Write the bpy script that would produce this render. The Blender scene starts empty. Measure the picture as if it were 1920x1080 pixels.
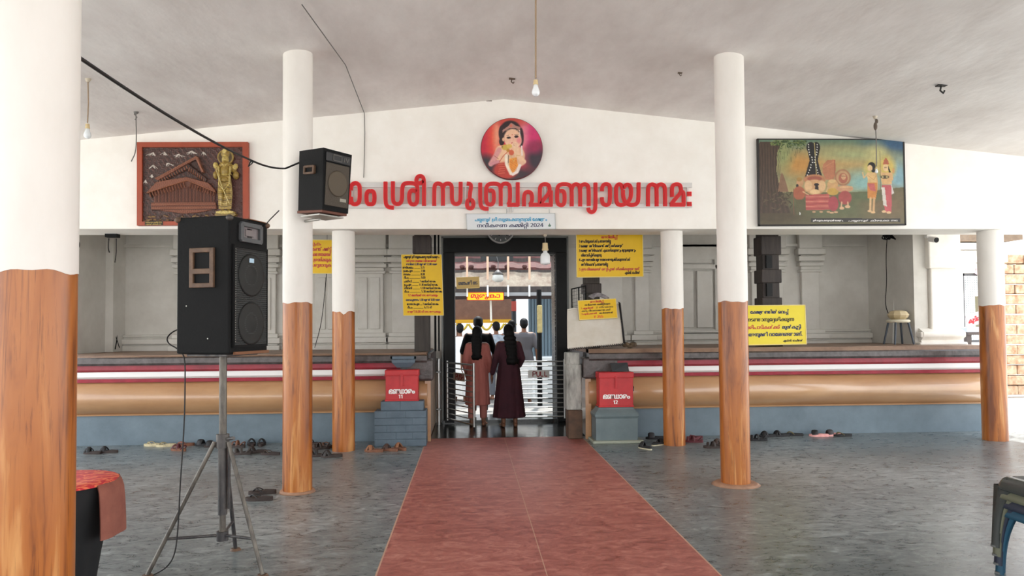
import bpy, bmesh, math, random
import numpy as np
from mathutils import Vector, Matrix, geometry
random.seed(7); RNG = np.random.RandomState(5)
sc = bpy.context.scene
COL = sc.collection
PI = math.pi

# light settings
EXPOSURE = 1.98
SKY = 1.0
SUN = 2.3
SUN_DIR = (-.10, -.42, -1.0)

# ------------------------------------------------------------------ camera
CAM_H = 1.6
F_PX, PX, PY = 1380.0, 960.0, 568.0            # focal length and principal point in pixels of the 1920x1080 frame
def _n(v): return v / np.linalg.norm(v)
_fwd = _n(np.array([(880 - PX) / F_PX, (610 - PY) / F_PX, 1.0]))      # the hall's long axis seen by the camera
_r = 0.0075
_z = _n(np.cross(np.array([math.cos(_r), -math.sin(_r), 0]), _fwd))
if _z[1] > 0: _z = -_z
_x = np.cross(_fwd, _z)
if _x[0] < 0: _x = -_x
W2C = np.stack([_x, _fwd, _z], 1)
cam_d = bpy.data.cameras.new('camera'); cam = bpy.data.objects.new('camera', cam_d); COL.objects.link(cam)
cam_d.sensor_width = 36.0; cam_d.lens = F_PX / 1920 * 36; cam_d.shift_y = (PY - 540) / 1920
cam_d.clip_start = 0.05; cam_d.clip_end = 300
R = Matrix(((W2C[0][0], -W2C[1][0], -W2C[2][0]), (W2C[0][1], -W2C[1][1], -W2C[2][1]), (W2C[0][2], -W2C[1][2], -W2C[2][2])))
cam.matrix_world = Matrix.Translation((0, 0, CAM_H)) @ R.to_4x4()
sc.camera = cam

def _ray(px, py): return W2C.T @ np.array([(px - PX) / F_PX, (py - PY) / F_PX, 1.0])
def at(px, py, Y):
    "the point seen at a pixel on the upright plane Y"
    d = _ray(px, py); p = d * (Y / d[1]); return Vector((p[0], Y, CAM_H + p[2]))
def fl(px, py, z=0.0):
    "the point seen at a pixel on the level plane z"
    d = _ray(px, py); p = d * ((z - CAM_H) / d[2]); return Vector((p[0], p[1], z))

# ------------------------------------------------------------------ light and exposure
sc.view_settings.view_transform = 'Standard'; sc.view_settings.look = 'None'
sc.view_settings.gamma = 1.0; sc.view_settings.use_curve_mapping = False
sc.view_settings.exposure = EXPOSURE
sc.display_settings.display_device = 'sRGB'
w = bpy.data.worlds.new('sky'); sc.world = w; w.use_nodes = True
nt = w.node_tree; bg = nt.nodes['Background']
tc = nt.nodes.new('ShaderNodeTexCoord'); sp = nt.nodes.new('ShaderNodeSeparateXYZ'); rp = nt.nodes.new('ShaderNodeValToRGB')
nt.links.new(tc.outputs['Generated'], sp.inputs[0]); nt.links.new(sp.outputs['Z'], rp.inputs[0]); nt.links.new(rp.outputs[0], bg.inputs['Color'])
rp.color_ramp.elements[0].position = 0.0; rp.color_ramp.elements[0].color = (1.0, 0.99, 0.975, 1)
rp.color_ramp.elements[1].position = 0.7; rp.color_ramp.elements[1].color = (0.74, 0.86, 1.0, 1)
bg.inputs['Strength'].default_value = SKY
sun_d = bpy.data.lights.new('sun', 'SUN'); sun_d.energy = SUN; sun_d.angle = math.radians(1.5); sun_d.color = (1, .97, .92)
sun = bpy.data.objects.new('sun', sun_d); COL.objects.link(sun)
sun.rotation_euler = Vector(SUN_DIR).to_track_quat('-Z', 'Y').to_euler()   # SUN_DIR: the way the light travels
# outlines of the letters used on the signs: advance, then contours as steps (2*dx + on-curve, dy) in 1/250 em
GLYPH_DATA = [
[3,309,[]],
[6,453,[[113,-3,-28,0,-44,12,-24,21,1,14,0,14,24,21,44,12,29,0,30,0,44,-12,24,-21,1,-14,0,-14,-24,-21,-44,-12],[113,74,-22,0,-32,-15,1,-15,0,-15,32,-15,23,0,24,0,32,15,1,15,0,15,-32,15]]],
[7,336,[[17,109,0,14,38,19,31,0,32,0,36,-19,1,-14,0,-14,-36,-19,-31,0,-32,0,-36,19],[53,109,0,-7,16,-9,17,0,16,0,16,9,1,7,0,7,-16,9,-15,0,-16,0,-16,-9],[17,30,0,13,38,19,31,0,32,0,36,-18,1,-14,0,-14,-36,-19,-31,0,-32,0,-36,19],[53,30,0,-7,16,-10,17,0,16,0,16,10,1,7,0,6,-16,10,-15,0,-16,0,-16,-10]]],
[9,1495,[[185,142,22,0,46,-4,21,-5,4,0,6,-3,3,0,28,-4,30,-12,14,-14,1,-8,0,-6,-8,-10,-20,-9,-15,-4,1,1,24,-4,24,-15,1,-11,0,-10,-20,-17,-40,-10,-33,0,-38,0,-50,17,-26,28,1,17,0,14,18,25,36,22,29,9,2,1,6,1,3,1,18,4,44,6,29,0,34,0,46,-9,30,-14,13,-8,13,-49,1,-62,-43,0,1,70,0,19,-12,19,-11,6,-12,4,-32,7,-27,0,-12,0,-26,-2,-9,-1,-24,-4,-32,-14,-20,-18,-8,-18,1,-8,0,-22,36,-24,37,0,24,0,26,10,1,10,0,10,-28,10,-29,0,-9,0,1,18,7,0,32,0,24,11,1,9,0,12,-32,14,-31,3,-20,3,-28,0,-11,0,-42,0,-54,-14,-28,-26,1,-16,0,-13,16,-20,26,-16,19,-5,-23,-16,-22,6,-36,20,-22,28,1,17,0,16,20,26,40,19,62,12],[623,-3,-32,0,-44,15,-22,23,1,14,0,24,52,28,45,0,28,0,40,-15,24,-22,3,-12,-13,0,-2,8,-20,14,-30,10,-19,0,-32,0,-28,-19,1,-15,0,-11,10,-16,24,-9,21,0,20,0,30,10,14,21,1,17,0,3,-2,6,1,3,0,2,-2,6,1,2,-4,9,-28,19,-50,12,-35,0,-22,0,-34,-6,-13,-5,-8,-4,-12,-10,-6,-15,1,-12,1,-21,-25,63,12,8,32,12,46,8,33,0,40,0,62,-12,42,-22,20,-30,1,-18,0,-22,-28,-28,-48,-13]]],
[12,1745,[[167,142,30,0,42,-7,28,-11,11,-8,-7,2,16,13,42,11,31,0,30,0,44,-12,30,-18,14,-24,1,-12,0,-22,-26,-30,-23,-9,-14,-5,-36,-7,-48,-3,-33,0,-159,0,-22,0,-22,-2,-3,-1,-8,-2,-8,-7,1,-4,0,-3,4,-7,9,-2,6,-2,22,-2,23,0,333,0,1,-18,-333,0,-26,0,-36,4,-13,4,-12,4,-16,13,1,8,0,9,14,14,15,4,6,2,18,4,26,2,19,0,167,0,38,0,46,4,26,8,11,5,14,8,10,21,1,11,0,13,-16,22,-34,14,-25,0,-16,0,-22,-5,-7,-5,-8,-6,-8,-16,1,-17,1,-45,-43,0,1,47,0,16,-10,16,-11,5,-10,5,-28,5,-23,0,-22,0,-34,-5,-24,-9,-18,-12,-5,-7,0,-1,2,-2,1,0,-2,-3,-2,-5,1,-3,0,-15,22,-16,25,0,24,0,20,13,1,9,0,5,-8,9,-18,6,-13,0,-24,0,-30,-14,-9,-6,-11,14,8,5,24,10,32,7,19,0,26,0,34,-10,14,-17,1,-9,0,-10,-16,-18,-38,-11,-29,0,-24,0,-40,11,-20,22,1,16,0,17,34,29,66,18],[751,142,34,0,44,-17,24,-29,1,-20,0,-25,-30,-35,-62,-19,-43,0,-36,0,-50,7,-25,6,23,17,20,-5,40,-7,29,0,36,0,42,16,16,28,1,17,0,25,-32,23,-25,0,-16,0,-22,-6,-3,-6,-6,-4,-2,-12,1,-11,1,-21,-43,0,1,19,0,11,-4,14,-3,5,-8,5,-20,6,-11,0,-28,0,-26,-18,1,-13,0,-8,4,-12,5,-5,-41,-4,-4,6,-4,18,1,6,0,13,20,22,42,13,33,0,26,0,36,-12,13,-10,-5,0,14,12,38,10]]],
[13,692,[[175,142,42,0,58,-12,36,-20,16,-25,1,-12,0,-18,-20,-27,-19,-8,-16,-8,-42,-8,-58,-4,-37,0,-1,0,-20,0,-22,-2,-3,-1,-8,-2,-8,-7,1,-4,0,-3,4,-7,9,-2,6,-2,22,-2,23,0,187,0,1,-18,-187,0,-26,0,-36,4,-13,4,-12,4,-16,13,1,8,0,9,14,14,15,4,10,4,30,4,29,0,5,0,40,0,54,3,32,9,13,6,10,6,10,19,1,11,0,10,-12,19,-26,14,-44,9,-29,0,-24,0,-36,-5,-26,-9,-18,-12,-5,-7,0,-1,2,-2,1,0,-2,-3,-2,-5,1,-3,0,-15,22,-16,25,0,24,0,20,13,1,9,0,5,-8,9,-18,6,-13,0,-24,0,-30,-14,-9,-6,-11,14,8,5,24,10,32,7,19,0,26,0,34,-10,14,-17,1,-9,0,-10,-16,-18,-38,-11,-29,0,-24,0,-40,11,-20,22,1,16,0,13,20,23,38,18,58,10]]],
[17,1273,[[115,86,34,0,44,-12,22,-20,1,-11,0,-10,-14,-15,-7,-4,-13,4,255,0,1,-18,-267,0,-13,13,10,5,12,12,1,10,0,13,-30,16,-27,0,-18,0,-24,-7,-14,-13,1,-8,0,-9,14,-14,17,-5,-23,-15,-20,8,-28,21,1,15,0,13,24,20,44,11],[453,142,38,0,60,-13,42,-25,22,-36,1,-24,0,-17,-14,-36,-34,-34,-27,-14,-29,13,22,12,28,28,12,32,1,16,0,16,-12,28,-28,22,-46,14,-33,0,-40,0,-54,-22,-26,-41,1,-27,0,-6,0,-10,3,-5,0,-1,0,-3,1,-1,4,-17,18,-21,28,-10,15,0,16,0,7,5,2,3,4,7,1,6,1,121,45,0,1,-116,0,-12,-8,-16,-9,-5,-8,-5,-26,-5,-17,0,-32,0,-52,20,-28,42,1,31,0,24,22,39,42,27,62,16]]],
[20,757,[[225,142,48,0,56,-11,26,-18,1,-12,0,-7,-10,-12,-24,-10,-17,-4,-1,2,28,-4,32,-18,1,-13,0,-18,-48,-20,-41,0,-14,0,-26,2,-9,1,11,17,8,-1,18,-1,9,0,26,0,26,9,1,12,0,5,-8,8,-7,3,-8,4,-24,4,-23,0,-9,0,1,18,13,0,16,0,28,3,9,4,6,3,6,7,1,5,0,10,-40,14,-47,0,-38,0,-60,-10,-42,-18,-22,-24,1,-14,1,-2,0,-13,16,-19,26,-10,19,0,12,0,20,6,10,12,1,7,0,13,-26,12,-19,0,-18,0,-30,-7,-13,-7,3,21,14,5,34,6,19,0,26,0,36,-10,20,-18,1,-13,0,-13,-20,-20,-40,-11,-25,0,-26,0,-44,13,-28,27,1,20,0,19,28,31,52,23,76,12]]],
[21,1259,[[225,142,48,0,56,-11,26,-18,1,-12,0,-7,-10,-12,-24,-10,-17,-4,-1,2,28,-4,32,-18,1,-13,0,-18,-48,-20,-41,0,-14,0,-26,2,-9,1,11,17,8,-1,18,-1,9,0,26,0,26,9,1,12,0,5,-8,8,-7,3,-8,4,-24,4,-23,0,-9,0,1,18,13,0,16,0,28,3,9,4,6,3,6,7,1,5,0,10,-40,14,-47,0,-38,0,-60,-10,-42,-18,-22,-24,1,-14,1,-2,0,-13,16,-19,26,-10,19,0,12,0,20,6,10,12,1,7,0,13,-26,12,-19,0,-18,0,-30,-7,-13,-7,3,21,14,5,34,6,19,0,26,0,36,-10,20,-18,1,-13,0,-13,-20,-20,-40,-11,-25,0,-26,0,-44,13,-28,27,1,20,0,19,28,31,52,23,76,12],[609,70,0,-15,-12,-26,-26,-20,-44,-12,-33,0,-24,0,-38,8,-26,14,-16,16,-1,7,43,4,4,-6,14,-15,26,-11,21,0,26,0,32,14,14,25,1,17,0,16,-14,24,-30,14,-25,0,-18,0,-28,-10,-14,-15,-3,-7,-41,5,4,8,16,15,26,14,38,8,27,0,30,0,44,-12,24,-20,12,-26]]],
[23,1038,[[109,-3,-44,0,-48,22,1,19,0,12,20,17,19,5,12,4,30,4,42,2,29,0,193,0,42,0,52,-5,21,-7,14,-4,18,-16,1,-12,0,-19,-46,-22,-41,0,-12,0,-28,1,-9,2,11,17,6,-1,20,-2,9,0,26,0,24,12,1,12,0,7,-12,9,-7,3,-14,5,-40,2,-31,0,-187,0,-36,0,-38,-2,-13,-5,-8,-3,-10,-9,1,-7,0,-8,12,-10,22,-6,17,0,16,0,32,6,19,6,25,-13,-14,-5,-30,-8,-30,-3],[263,142,40,0,50,-19,26,-33,1,-20,0,-24,-28,-32,-52,-17,-35,0,-26,0,-44,9,-15,10,-16,9,-16,27,1,18,0,33,64,39],[263,124,-38,0,-36,-27,1,-27,0,-19,16,-25,32,-12,25,0,24,0,34,12,18,25,1,19,0,18,-18,24,-32,12]]],
[25,897,[[313,142,36,0,52,-18,28,-30,1,-21,0,-16,-16,-27,-36,-22,-23,-10,-27,15,18,7,28,16,14,22,1,14,0,16,-18,23,-34,13,-21,0,-20,0,-22,-7,-7,-5,-8,-6,-6,-22,1,-21,1,-2,0,-12,-6,-17,-12,-14,-7,-5,-14,-8,-38,-8,-27,0,-38,0,-54,16,-28,31,1,22,0,17,16,27,36,22,25,10,29,-16,-18,-6,-26,-17,-16,-23,1,-14,0,-15,18,-23,34,-13,21,0,24,0,22,6,7,5,8,7,6,22,1,20,1,3,0,17,12,22,15,8,14,8,38,9]]],
[28,933,[[433,138,1,-138,-423,0,1,18,217,0,-27,-4,12,4,20,15,1,12,0,13,-28,16,-23,0,-26,0,-26,-15,1,-13,0,-3,0,-5,1,-2,-39,-2,-2,2,-2,8,1,4,0,20,52,23,45,0,26,0,34,-7,24,-13,10,-16,1,-9,0,-7,-8,-12,-12,-10,-7,-3,-11,4,159,0,1,120]]],
[30,939,[[149,142,28,0,42,-6,34,-12,15,-10,-15,4,16,10,42,14,35,0,38,0,48,-14,22,-22,1,-12,0,-10,-12,-15,-22,-11,-15,-4,-81,-9,-29,-2,-16,-1,-38,0,-13,0,-99,0,-20,0,-20,-2,-5,-1,-8,-2,-6,-5,1,-4,0,-6,14,-6,18,-2,9,0,22,0,44,5,38,7,19,4,12,3,22,5,20,4,24,4,11,1,12,2,14,4,12,3,12,1,9,0,18,0,32,-5,18,-13,1,-10,0,-15,-38,-17,-33,0,-30,0,-32,10,-14,15,1,8,0,7,16,10,17,3,25,4,-4,-1,-10,-6,-8,-9,1,-7,0,-10,22,-9,19,0,20,0,16,10,1,7,0,6,-10,7,-18,3,-9,0,-12,0,-20,-4,-11,-5,-3,3,-6,-3,-14,-7,-20,-6,-11,-3,-28,-7,-54,-10,-52,-6,-25,0,-20,0,-38,6,-22,13,1,12,0,7,12,13,13,4,10,3,30,3,29,0,175,0,28,0,38,2,28,5,9,4,10,4,8,13,1,7,0,7,-12,14,-30,10,-25,0,-16,0,-24,-5,-5,-4,-10,-5,-6,-17,1,-15,1,-13,-41,0,1,16,0,11,-10,18,-15,7,-8,3,-28,5,-23,0,-28,0,-38,-5,-13,-6,-2,-1,-2,-4,-1,-1,-2,-4,-2,-6,1,-3,0,-11,22,-9,17,0,16,0,14,5,6,8,1,4,0,7,-16,9,-19,0,-20,0,-32,-10,-7,-5,3,11,12,6,34,10,23,0,24,0,28,-8,14,-13,1,-7,0,-9,-16,-14,-32,-9,-25,0,-38,0,-38,19,1,17,0,13,28,21,58,12]]],
[33,563,[[135,142,46,0,64,-10,25,-7,-23,-17,-20,7,-54,9,-35,0,-26,0,-32,-6,-16,-11,1,-6,0,-5,6,-6,7,-3,8,-5,42,-3,29,0,5,0,38,0,46,-8,13,-8,8,-4,6,-13,1,-6,0,-13,-26,-19,-54,-11,-39,0,-42,0,-62,9,-29,9,23,16,16,-4,34,-8,42,-4,23,0,26,0,34,6,14,11,1,6,0,6,-6,8,-7,3,-8,3,-30,3,-27,0,-3,0,-36,0,-54,7,-13,9,-8,4,-6,12,1,7,0,12,24,19,52,11]]],
[34,655,[[165,142,44,0,64,-18,36,-32,1,-23,0,-22,-36,-32,-64,-18,-43,0,-50,0,-64,20,-30,33,1,20,0,22,34,32,66,18],[165,15,32,0,44,14,24,25,1,16,0,15,-24,25,-44,14,-31,0,-48,0,-52,-30,1,-24,0,-25,52,-30]]],
[37,1368,[[181,142,40,0,52,-14,17,-11,-7,1,16,12,46,12,29,0,34,0,40,-13,15,-11,-5,-2,18,14,44,12,31,0,38,0,54,-19,28,-31,1,-19,0,-17,-16,-26,-36,-22,-23,-10,-27,15,18,7,26,16,16,22,1,15,0,15,-18,22,-34,14,-23,0,-20,0,-28,-8,-7,-7,-6,-5,-4,-16,1,-16,1,-72,-43,0,1,79,0,14,-6,17,-11,5,-6,4,-24,5,-15,0,-16,0,-22,-6,-7,-4,-10,-5,-10,-17,1,-15,1,-77,-41,0,1,75,0,16,-12,18,-9,5,-12,5,-28,5,-21,0,-36,0,-52,-17,-28,-29,1,-18,1,-3,0,-14,14,-19,28,-10,17,0,14,0,18,6,12,11,1,8,0,13,-26,12,-21,0,-20,0,-34,-10,-13,-8,-7,16,14,9,46,11,25,0,24,0,36,-10,20,-18,1,-13,0,-13,-20,-20,-38,-11,-25,0,-26,0,-46,13,-28,28,1,22,0,27,44,36,72,19]]],
[38,1014,[[255,-3,-34,0,-44,14,-24,26,1,18,0,16,22,27,38,21,25,7,9,4,20,6,48,6,29,0,36,0,56,-12,36,-19,20,-26,1,-15,0,-17,-22,-27,-36,-21,-21,-7,-25,16,18,4,26,15,18,21,1,14,0,16,-26,26,-48,14,-35,0,-14,0,-26,-1,-13,-3,-13,-3,-20,-5,-32,-17,-18,-25,1,-15,0,-16,16,-17,26,-8,17,0,14,0,28,7,16,18,1,16,0,14,-20,25,-32,19,-21,5,-9,3,-12,2,-22,1,-13,0,-38,0,-52,-14,-26,-26,1,-16,0,-13,16,-20,26,-16,19,-5,-23,-16,-22,6,-36,20,-22,28,1,17,0,16,20,26,40,19,58,12,39,0,24,0,42,-6,21,-5,13,-5,36,-10,46,-37,1,-24,0,-18,-24,-26,-46,-14]]],
[40,641,[[187,142,36,0,50,-11,24,-17,1,-11,0,-12,-24,-17,-27,-6,-1,2,30,-4,28,-18,1,-12,0,-18,-48,-21,-45,0,-18,0,-26,2,-9,1,11,17,10,-1,20,-1,13,0,24,0,30,9,1,12,0,5,-8,8,-7,3,-8,4,-24,4,-25,0,-23,0,1,18,25,0,18,0,30,3,9,4,6,3,6,8,1,5,0,11,-36,12,-29,0,-42,0,-50,-19,-24,-31,1,-20,0,-13,6,-27,7,-12,-39,-3,-8,12,-8,31,1,13,0,25,36,40,70,22]]],
[41,911,[[313,-3,-24,0,-32,7,-24,11,-7,7,9,0,-16,-13,-44,-12,-31,0,-38,0,-54,18,-28,31,1,20,0,16,18,26,34,23,25,9,29,-15,-18,-6,-26,-17,-16,-22,1,-14,0,-15,18,-23,36,-13,23,0,22,0,26,7,9,8,6,5,4,16,1,15,1,72,45,0,1,-72,0,-14,4,-17,7,-5,8,-8,28,-7,19,0,22,0,36,13,20,23,1,15,0,15,-16,22,-28,16,-15,6,29,15,22,-8,34,-21,20,-27,1,-18,0,-20,-30,-32,-56,-17]]],
[42,911,[[145,142,24,0,32,-7,24,-11,9,-8,-7,0,16,14,44,12,33,0,38,0,54,-19,28,-31,1,-19,0,-17,-18,-26,-34,-22,-25,-10,-25,15,16,7,28,16,16,22,1,15,0,15,-20,22,-34,14,-23,0,-20,0,-26,-8,-7,-7,-8,-5,-4,-16,1,-15,1,-73,-41,0,1,73,0,14,-4,17,-5,5,-10,7,-26,8,-17,0,-22,0,-36,-14,-20,-22,1,-15,0,-15,16,-22,28,-16,17,-6,-29,-16,-22,9,-32,21,-20,27,1,18,0,20,30,31,56,18]]],
[44,896,[[115,86,34,0,44,-12,22,-20,1,-11,0,-10,-14,-15,-7,-4,-13,4,193,0,1,120,43,0,1,-138,-247,0,-13,13,10,5,12,12,1,10,0,13,-30,16,-27,0,-18,0,-24,-8,-14,-12,1,-8,0,-9,14,-14,17,-5,-23,-15,-20,8,-28,21,1,15,0,13,24,20,44,11]]],
[45,1129,[[115,86,34,0,44,-12,22,-20,1,-11,0,-10,-14,-15,-7,-4,-13,4,139,0,1,-18,-151,0,-13,13,10,5,12,12,1,10,0,13,-30,16,-27,0,-18,0,-24,-8,-14,-12,1,-8,0,-9,14,-14,17,-5,-23,-15,-20,8,-28,21,1,15,0,13,24,20,44,11],[409,142,32,0,44,-9,17,-8,18,-8,14,-25,1,-19,1,-73,-245,0,1,73,0,14,8,19,14,14,13,6,14,7,46,9],[409,124,-18,0,-28,-6,-9,-5,-12,-6,-10,-19,1,-18,1,-52,161,0,1,50,0,18,-12,21,-9,6,-12,5,-28,6]]],
[46,1306,[[181,142,40,0,52,-14,17,-11,11,-10,7,-41,1,-66,-43,0,1,76,0,15,-10,18,-9,5,-12,5,-28,5,-21,0,-36,0,-52,-17,-28,-29,1,-18,1,-3,0,-14,14,-19,28,-10,17,0,14,0,18,6,12,11,1,8,0,13,-26,12,-21,0,-20,0,-34,-10,-13,-8,-7,16,14,9,46,11,25,0,24,0,36,-10,20,-18,1,-13,0,-13,-20,-20,-38,-11,-25,0,-26,0,-46,13,-28,28,1,22,0,27,44,36,72,19],[619,138,1,-138,-207,0,-17,14,14,6,26,16,16,22,1,15,0,15,-20,22,-34,14,-23,0,-20,0,-26,-8,-7,-7,-8,-5,-4,-16,1,-17,1,-71,-43,0,1,64,27,42,-1,13,14,12,42,11,31,0,38,0,56,-19,28,-31,1,-19,0,-14,-12,-21,-20,-16,-11,-7,-9,3,137,0,1,120]]],
[47,654,[[197,142,34,0,50,-8,30,-16,1,-12,0,-6,-6,-9,-5,-3,-8,-5,-26,-5,-25,0,-13,0,-20,0,-16,-2,-5,-1,-6,-1,-4,-4,1,-2,0,-7,28,-4,23,0,7,0,24,0,32,-4,11,-4,8,-4,8,-10,1,-7,0,-9,-20,-14,-38,-8,-29,0,-18,0,-36,3,-32,4,-9,2,17,17,18,-4,40,-4,21,0,28,0,20,7,1,6,0,7,-22,5,-17,0,-7,0,-32,0,-36,5,-9,6,-4,3,-6,8,1,5,0,6,8,10,11,3,10,5,34,4,27,0,21,0,16,0,12,5,1,6,0,9,-38,9,-33,0,-44,0,-56,-19,-26,-31,1,-20,0,-13,6,-27,7,-12,-39,-3,-8,12,-8,31,1,13,0,25,38,40,76,22]]],
[48,723,[[177,142,40,0,56,-10,21,-8,14,-7,18,-16,8,-21,1,-14,1,-66,-301,0,1,67,0,13,8,21,18,16,13,6,20,9,52,10],[155,124,-22,0,-32,-11,-9,-9,-8,-6,-10,-21,1,-15,1,-45,5,0,34,13,52,28,30,29,1,13,0,8,-8,10,-16,6],[237,98,0,-14,-28,-29,-48,-29,-35,-15,1,5,14,1,28,1,15,0,109,0,1,44,0,19,-14,24,-34,15,-25,4,3,1,8,-5,12,-12]]],
[49,1035,[[331,-3,-20,0,-42,5,-21,5,-2,1,-10,2,-1,1,-28,9,-32,24,-16,26,1,14,0,10,10,18,9,6,5,3,10,7,26,9,32,5,17,0,50,0,56,-32,1,-27,0,-23,-40,-36,-31,-11,-4,-1,-8,-2,-3,-2,-20,-6,-48,-5,-23,0,-40,0,-62,13,-44,23,-22,32,1,19,0,17,26,26,50,15,33,0,28,0,40,-11,15,-9,-29,-14,-6,6,-26,10,-19,0,-18,0,-30,-9,-16,-18,1,-14,0,-18,28,-31,56,-20,45,0,10,0,22,1,11,1,6,2,12,2,5,0,18,5,30,17,20,25,1,16,0,15,-18,18,-28,8,-15,0,-18,0,-28,-10,-16,-18,1,-13,0,-13,16,-26,30,-19,23,-5,4,-2,8,0,5,-1,10,-1,24,-2,13,0,42,0,54,17,26,29,1,18,0,15,-18,26,-17,11,37,12,22,-14,22,-32,1,-18,0,-17,-20,-30,-44,-22,-62,-12]]],
[50,736,[[183,142,42,0,62,-12,42,-22,20,-30,1,-18,0,-22,-28,-28,-48,-13,-29,0,-32,0,-42,15,-22,23,1,14,0,24,50,28,45,0,28,0,40,-15,24,-22,3,-12,-11,0,-4,8,-20,14,-30,10,-19,0,-32,0,-28,-19,1,-15,0,-11,10,-16,26,-9,19,0,22,0,28,10,16,21,1,17,0,0,-2,10,-1,6,0,1,0,4,-1,1,-4,10,-30,18,-50,12,-35,0,-36,0,-54,-14,-28,-24,1,-18,0,-13,16,-20,26,-16,19,-5,-23,-16,-22,6,-36,20,-22,28,1,17,0,14,18,26,40,21,62,12]]],
[51,674,[[171,142,38,0,56,-12,36,-19,18,-26,1,-15,0,-17,-22,-27,-36,-21,-23,-7,-23,16,16,4,28,16,16,20,1,14,0,16,-24,25,-46,15,-33,0,-32,0,-48,-15,-24,-25,1,-16,0,-13,16,-20,26,-16,19,-5,-23,-16,-22,6,-36,20,-22,28,1,17,0,16,20,26,38,19,56,12]]],
[52,859,[[395,138,1,-138,-361,0,1,78,0,19,16,22,17,7,16,8,44,8,29,0,30,0,46,-8,15,-7,16,-8,14,-23,1,-16,1,-24,-197,0,1,-38,279,0,1,120],[153,124,-40,0,-38,-21,1,-23,1,-7,155,0,1,7,0,24,-36,20]]],
[53,724,[[201,124,-30,0,-46,-5,-34,-9,-24,-11,-5,-7,0,-1,2,-3,1,0,-2,-3,-2,-5,1,-2,0,-16,22,-16,25,0,24,0,20,13,1,9,0,5,-8,9,-18,6,-13,0,-24,0,-30,-14,-9,-6,-11,14,8,5,24,10,32,7,19,0,26,0,34,-10,14,-17,1,-9,0,-10,-16,-18,-38,-11,-29,0,-24,0,-40,11,-20,22,1,16,0,14,24,23,46,17,66,10,45,0,48,0,60,-10,28,-18,1,-14,0,-8,-12,-14,-30,-10,-23,-2,-45,4,1,8,5,0,16,0,24,2,9,3,10,3,6,8,1,5,0,8,-18,11,-40,6],[343,36,0,-8,-10,-13,-11,-5,-8,-3,-20,-5,-32,-2,-23,0,-105,0,-20,0,-22,-2,-3,-1,-8,-2,-8,-7,1,-4,0,-3,4,-7,9,-2,6,-2,22,-2,23,0,205,0,1,-18,-205,0,-26,0,-36,4,-13,4,-12,4,-16,13,1,8,0,9,14,14,15,4,6,2,18,4,26,2,19,0,113,0,20,0,28,2,9,3,4,3,8,7,1,5,0,6,-8,8,-9,2,-6,3,-24,3,-19,0,-7,0,1,13,53,-2,34,-3,32,-19]]],
[54,654,[[133,101,0,17,44,24,45,0,32,0,40,-14,16,-20,1,-10,0,-17,-32,-27,-60,-16,-39,0,-11,0,-48,0,-66,16,-32,28,1,18,0,10,12,20,17,12,35,-10,-12,-9,-6,-15,1,-7,0,-16,26,-21,48,-9,31,0,11,0,28,0,40,12,22,20,1,12,0,10,-20,15,-25,0,-16,0,-20,-6,-10,-10,1,-7,0,-11,14,-17,16,-16,14,-16,1,-10,0,-7,-14,-16,-34,-11,-33,0,-18,0,-42,4,-19,6,17,17,12,-4,34,-5,19,0,24,0,16,9,1,8,0,9,-14,16,-18,15,-12,18]]],
[55,958,[[171,142,38,0,56,-12,36,-19,18,-26,1,-15,0,-13,-14,-21,-20,-16,-13,-7,-11,5,143,0,1,120,45,0,1,-138,-209,0,-17,15,16,5,24,14,16,20,1,14,0,16,-24,25,-46,15,-33,0,-32,0,-48,-15,-24,-25,1,-16,0,-13,16,-20,26,-16,19,-5,-23,-16,-22,6,-36,20,-22,28,1,17,0,16,20,26,38,19,56,12]]],
[56,1040,[[343,142,38,0,58,-12,42,-21,20,-30,1,-19,0,-22,-28,-28,-48,-13,-29,0,-32,0,-42,15,-22,23,1,14,0,24,50,28,45,0,28,0,40,-15,24,-22,3,-12,-11,0,-4,8,-20,14,-30,10,-19,0,-32,0,-28,-19,1,-15,0,-11,12,-16,24,-9,19,0,22,0,28,10,16,21,1,17,0,0,-2,10,-1,6,0,1,0,4,1,1,-6,11,-32,18,-46,11,-27,0,-20,0,-34,-5,-9,-4,-20,-7,-14,-25,1,-17,1,-4,0,-19,-12,-22,-13,-8,-14,-8,-38,-8,-27,0,-38,0,-54,16,-28,31,1,22,0,17,16,27,36,22,25,10,29,-16,-18,-6,-26,-17,-16,-23,1,-14,0,-15,18,-23,34,-13,21,0,22,0,24,6,7,5,8,7,6,22,1,11,1,4,0,22,22,26,21,8,20,8,48,8]]],
[57,1149,[[115,86,34,0,44,-12,22,-20,1,-11,0,-10,-14,-15,-7,-4,-13,4,161,0,9,-18,-181,0,-13,13,10,5,12,12,1,10,0,13,-30,16,-27,0,-18,0,-24,-8,-14,-12,1,-8,0,-9,14,-14,17,-5,-23,-15,-20,8,-28,21,1,15,0,13,24,20,44,11],[329,0,1,95,0,8,-4,12,-3,3,-4,3,-12,3,-11,0,-14,0,-18,-10,1,-10,0,-7,12,-13,30,-8,27,0,15,0,30,0,48,11,38,18,28,22,11,11,45,0,1,-138],[297,142,16,0,24,-4,11,-4,14,-5,12,-17,1,-16,1,-78,125,0,1,64,0,4,0,12,2,10,1,3,3,0,-14,-17,-46,-23,-60,-12,-31,0,-15,0,-40,0,-52,12,-24,21,1,12,0,10,18,17,36,11]]],
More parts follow.
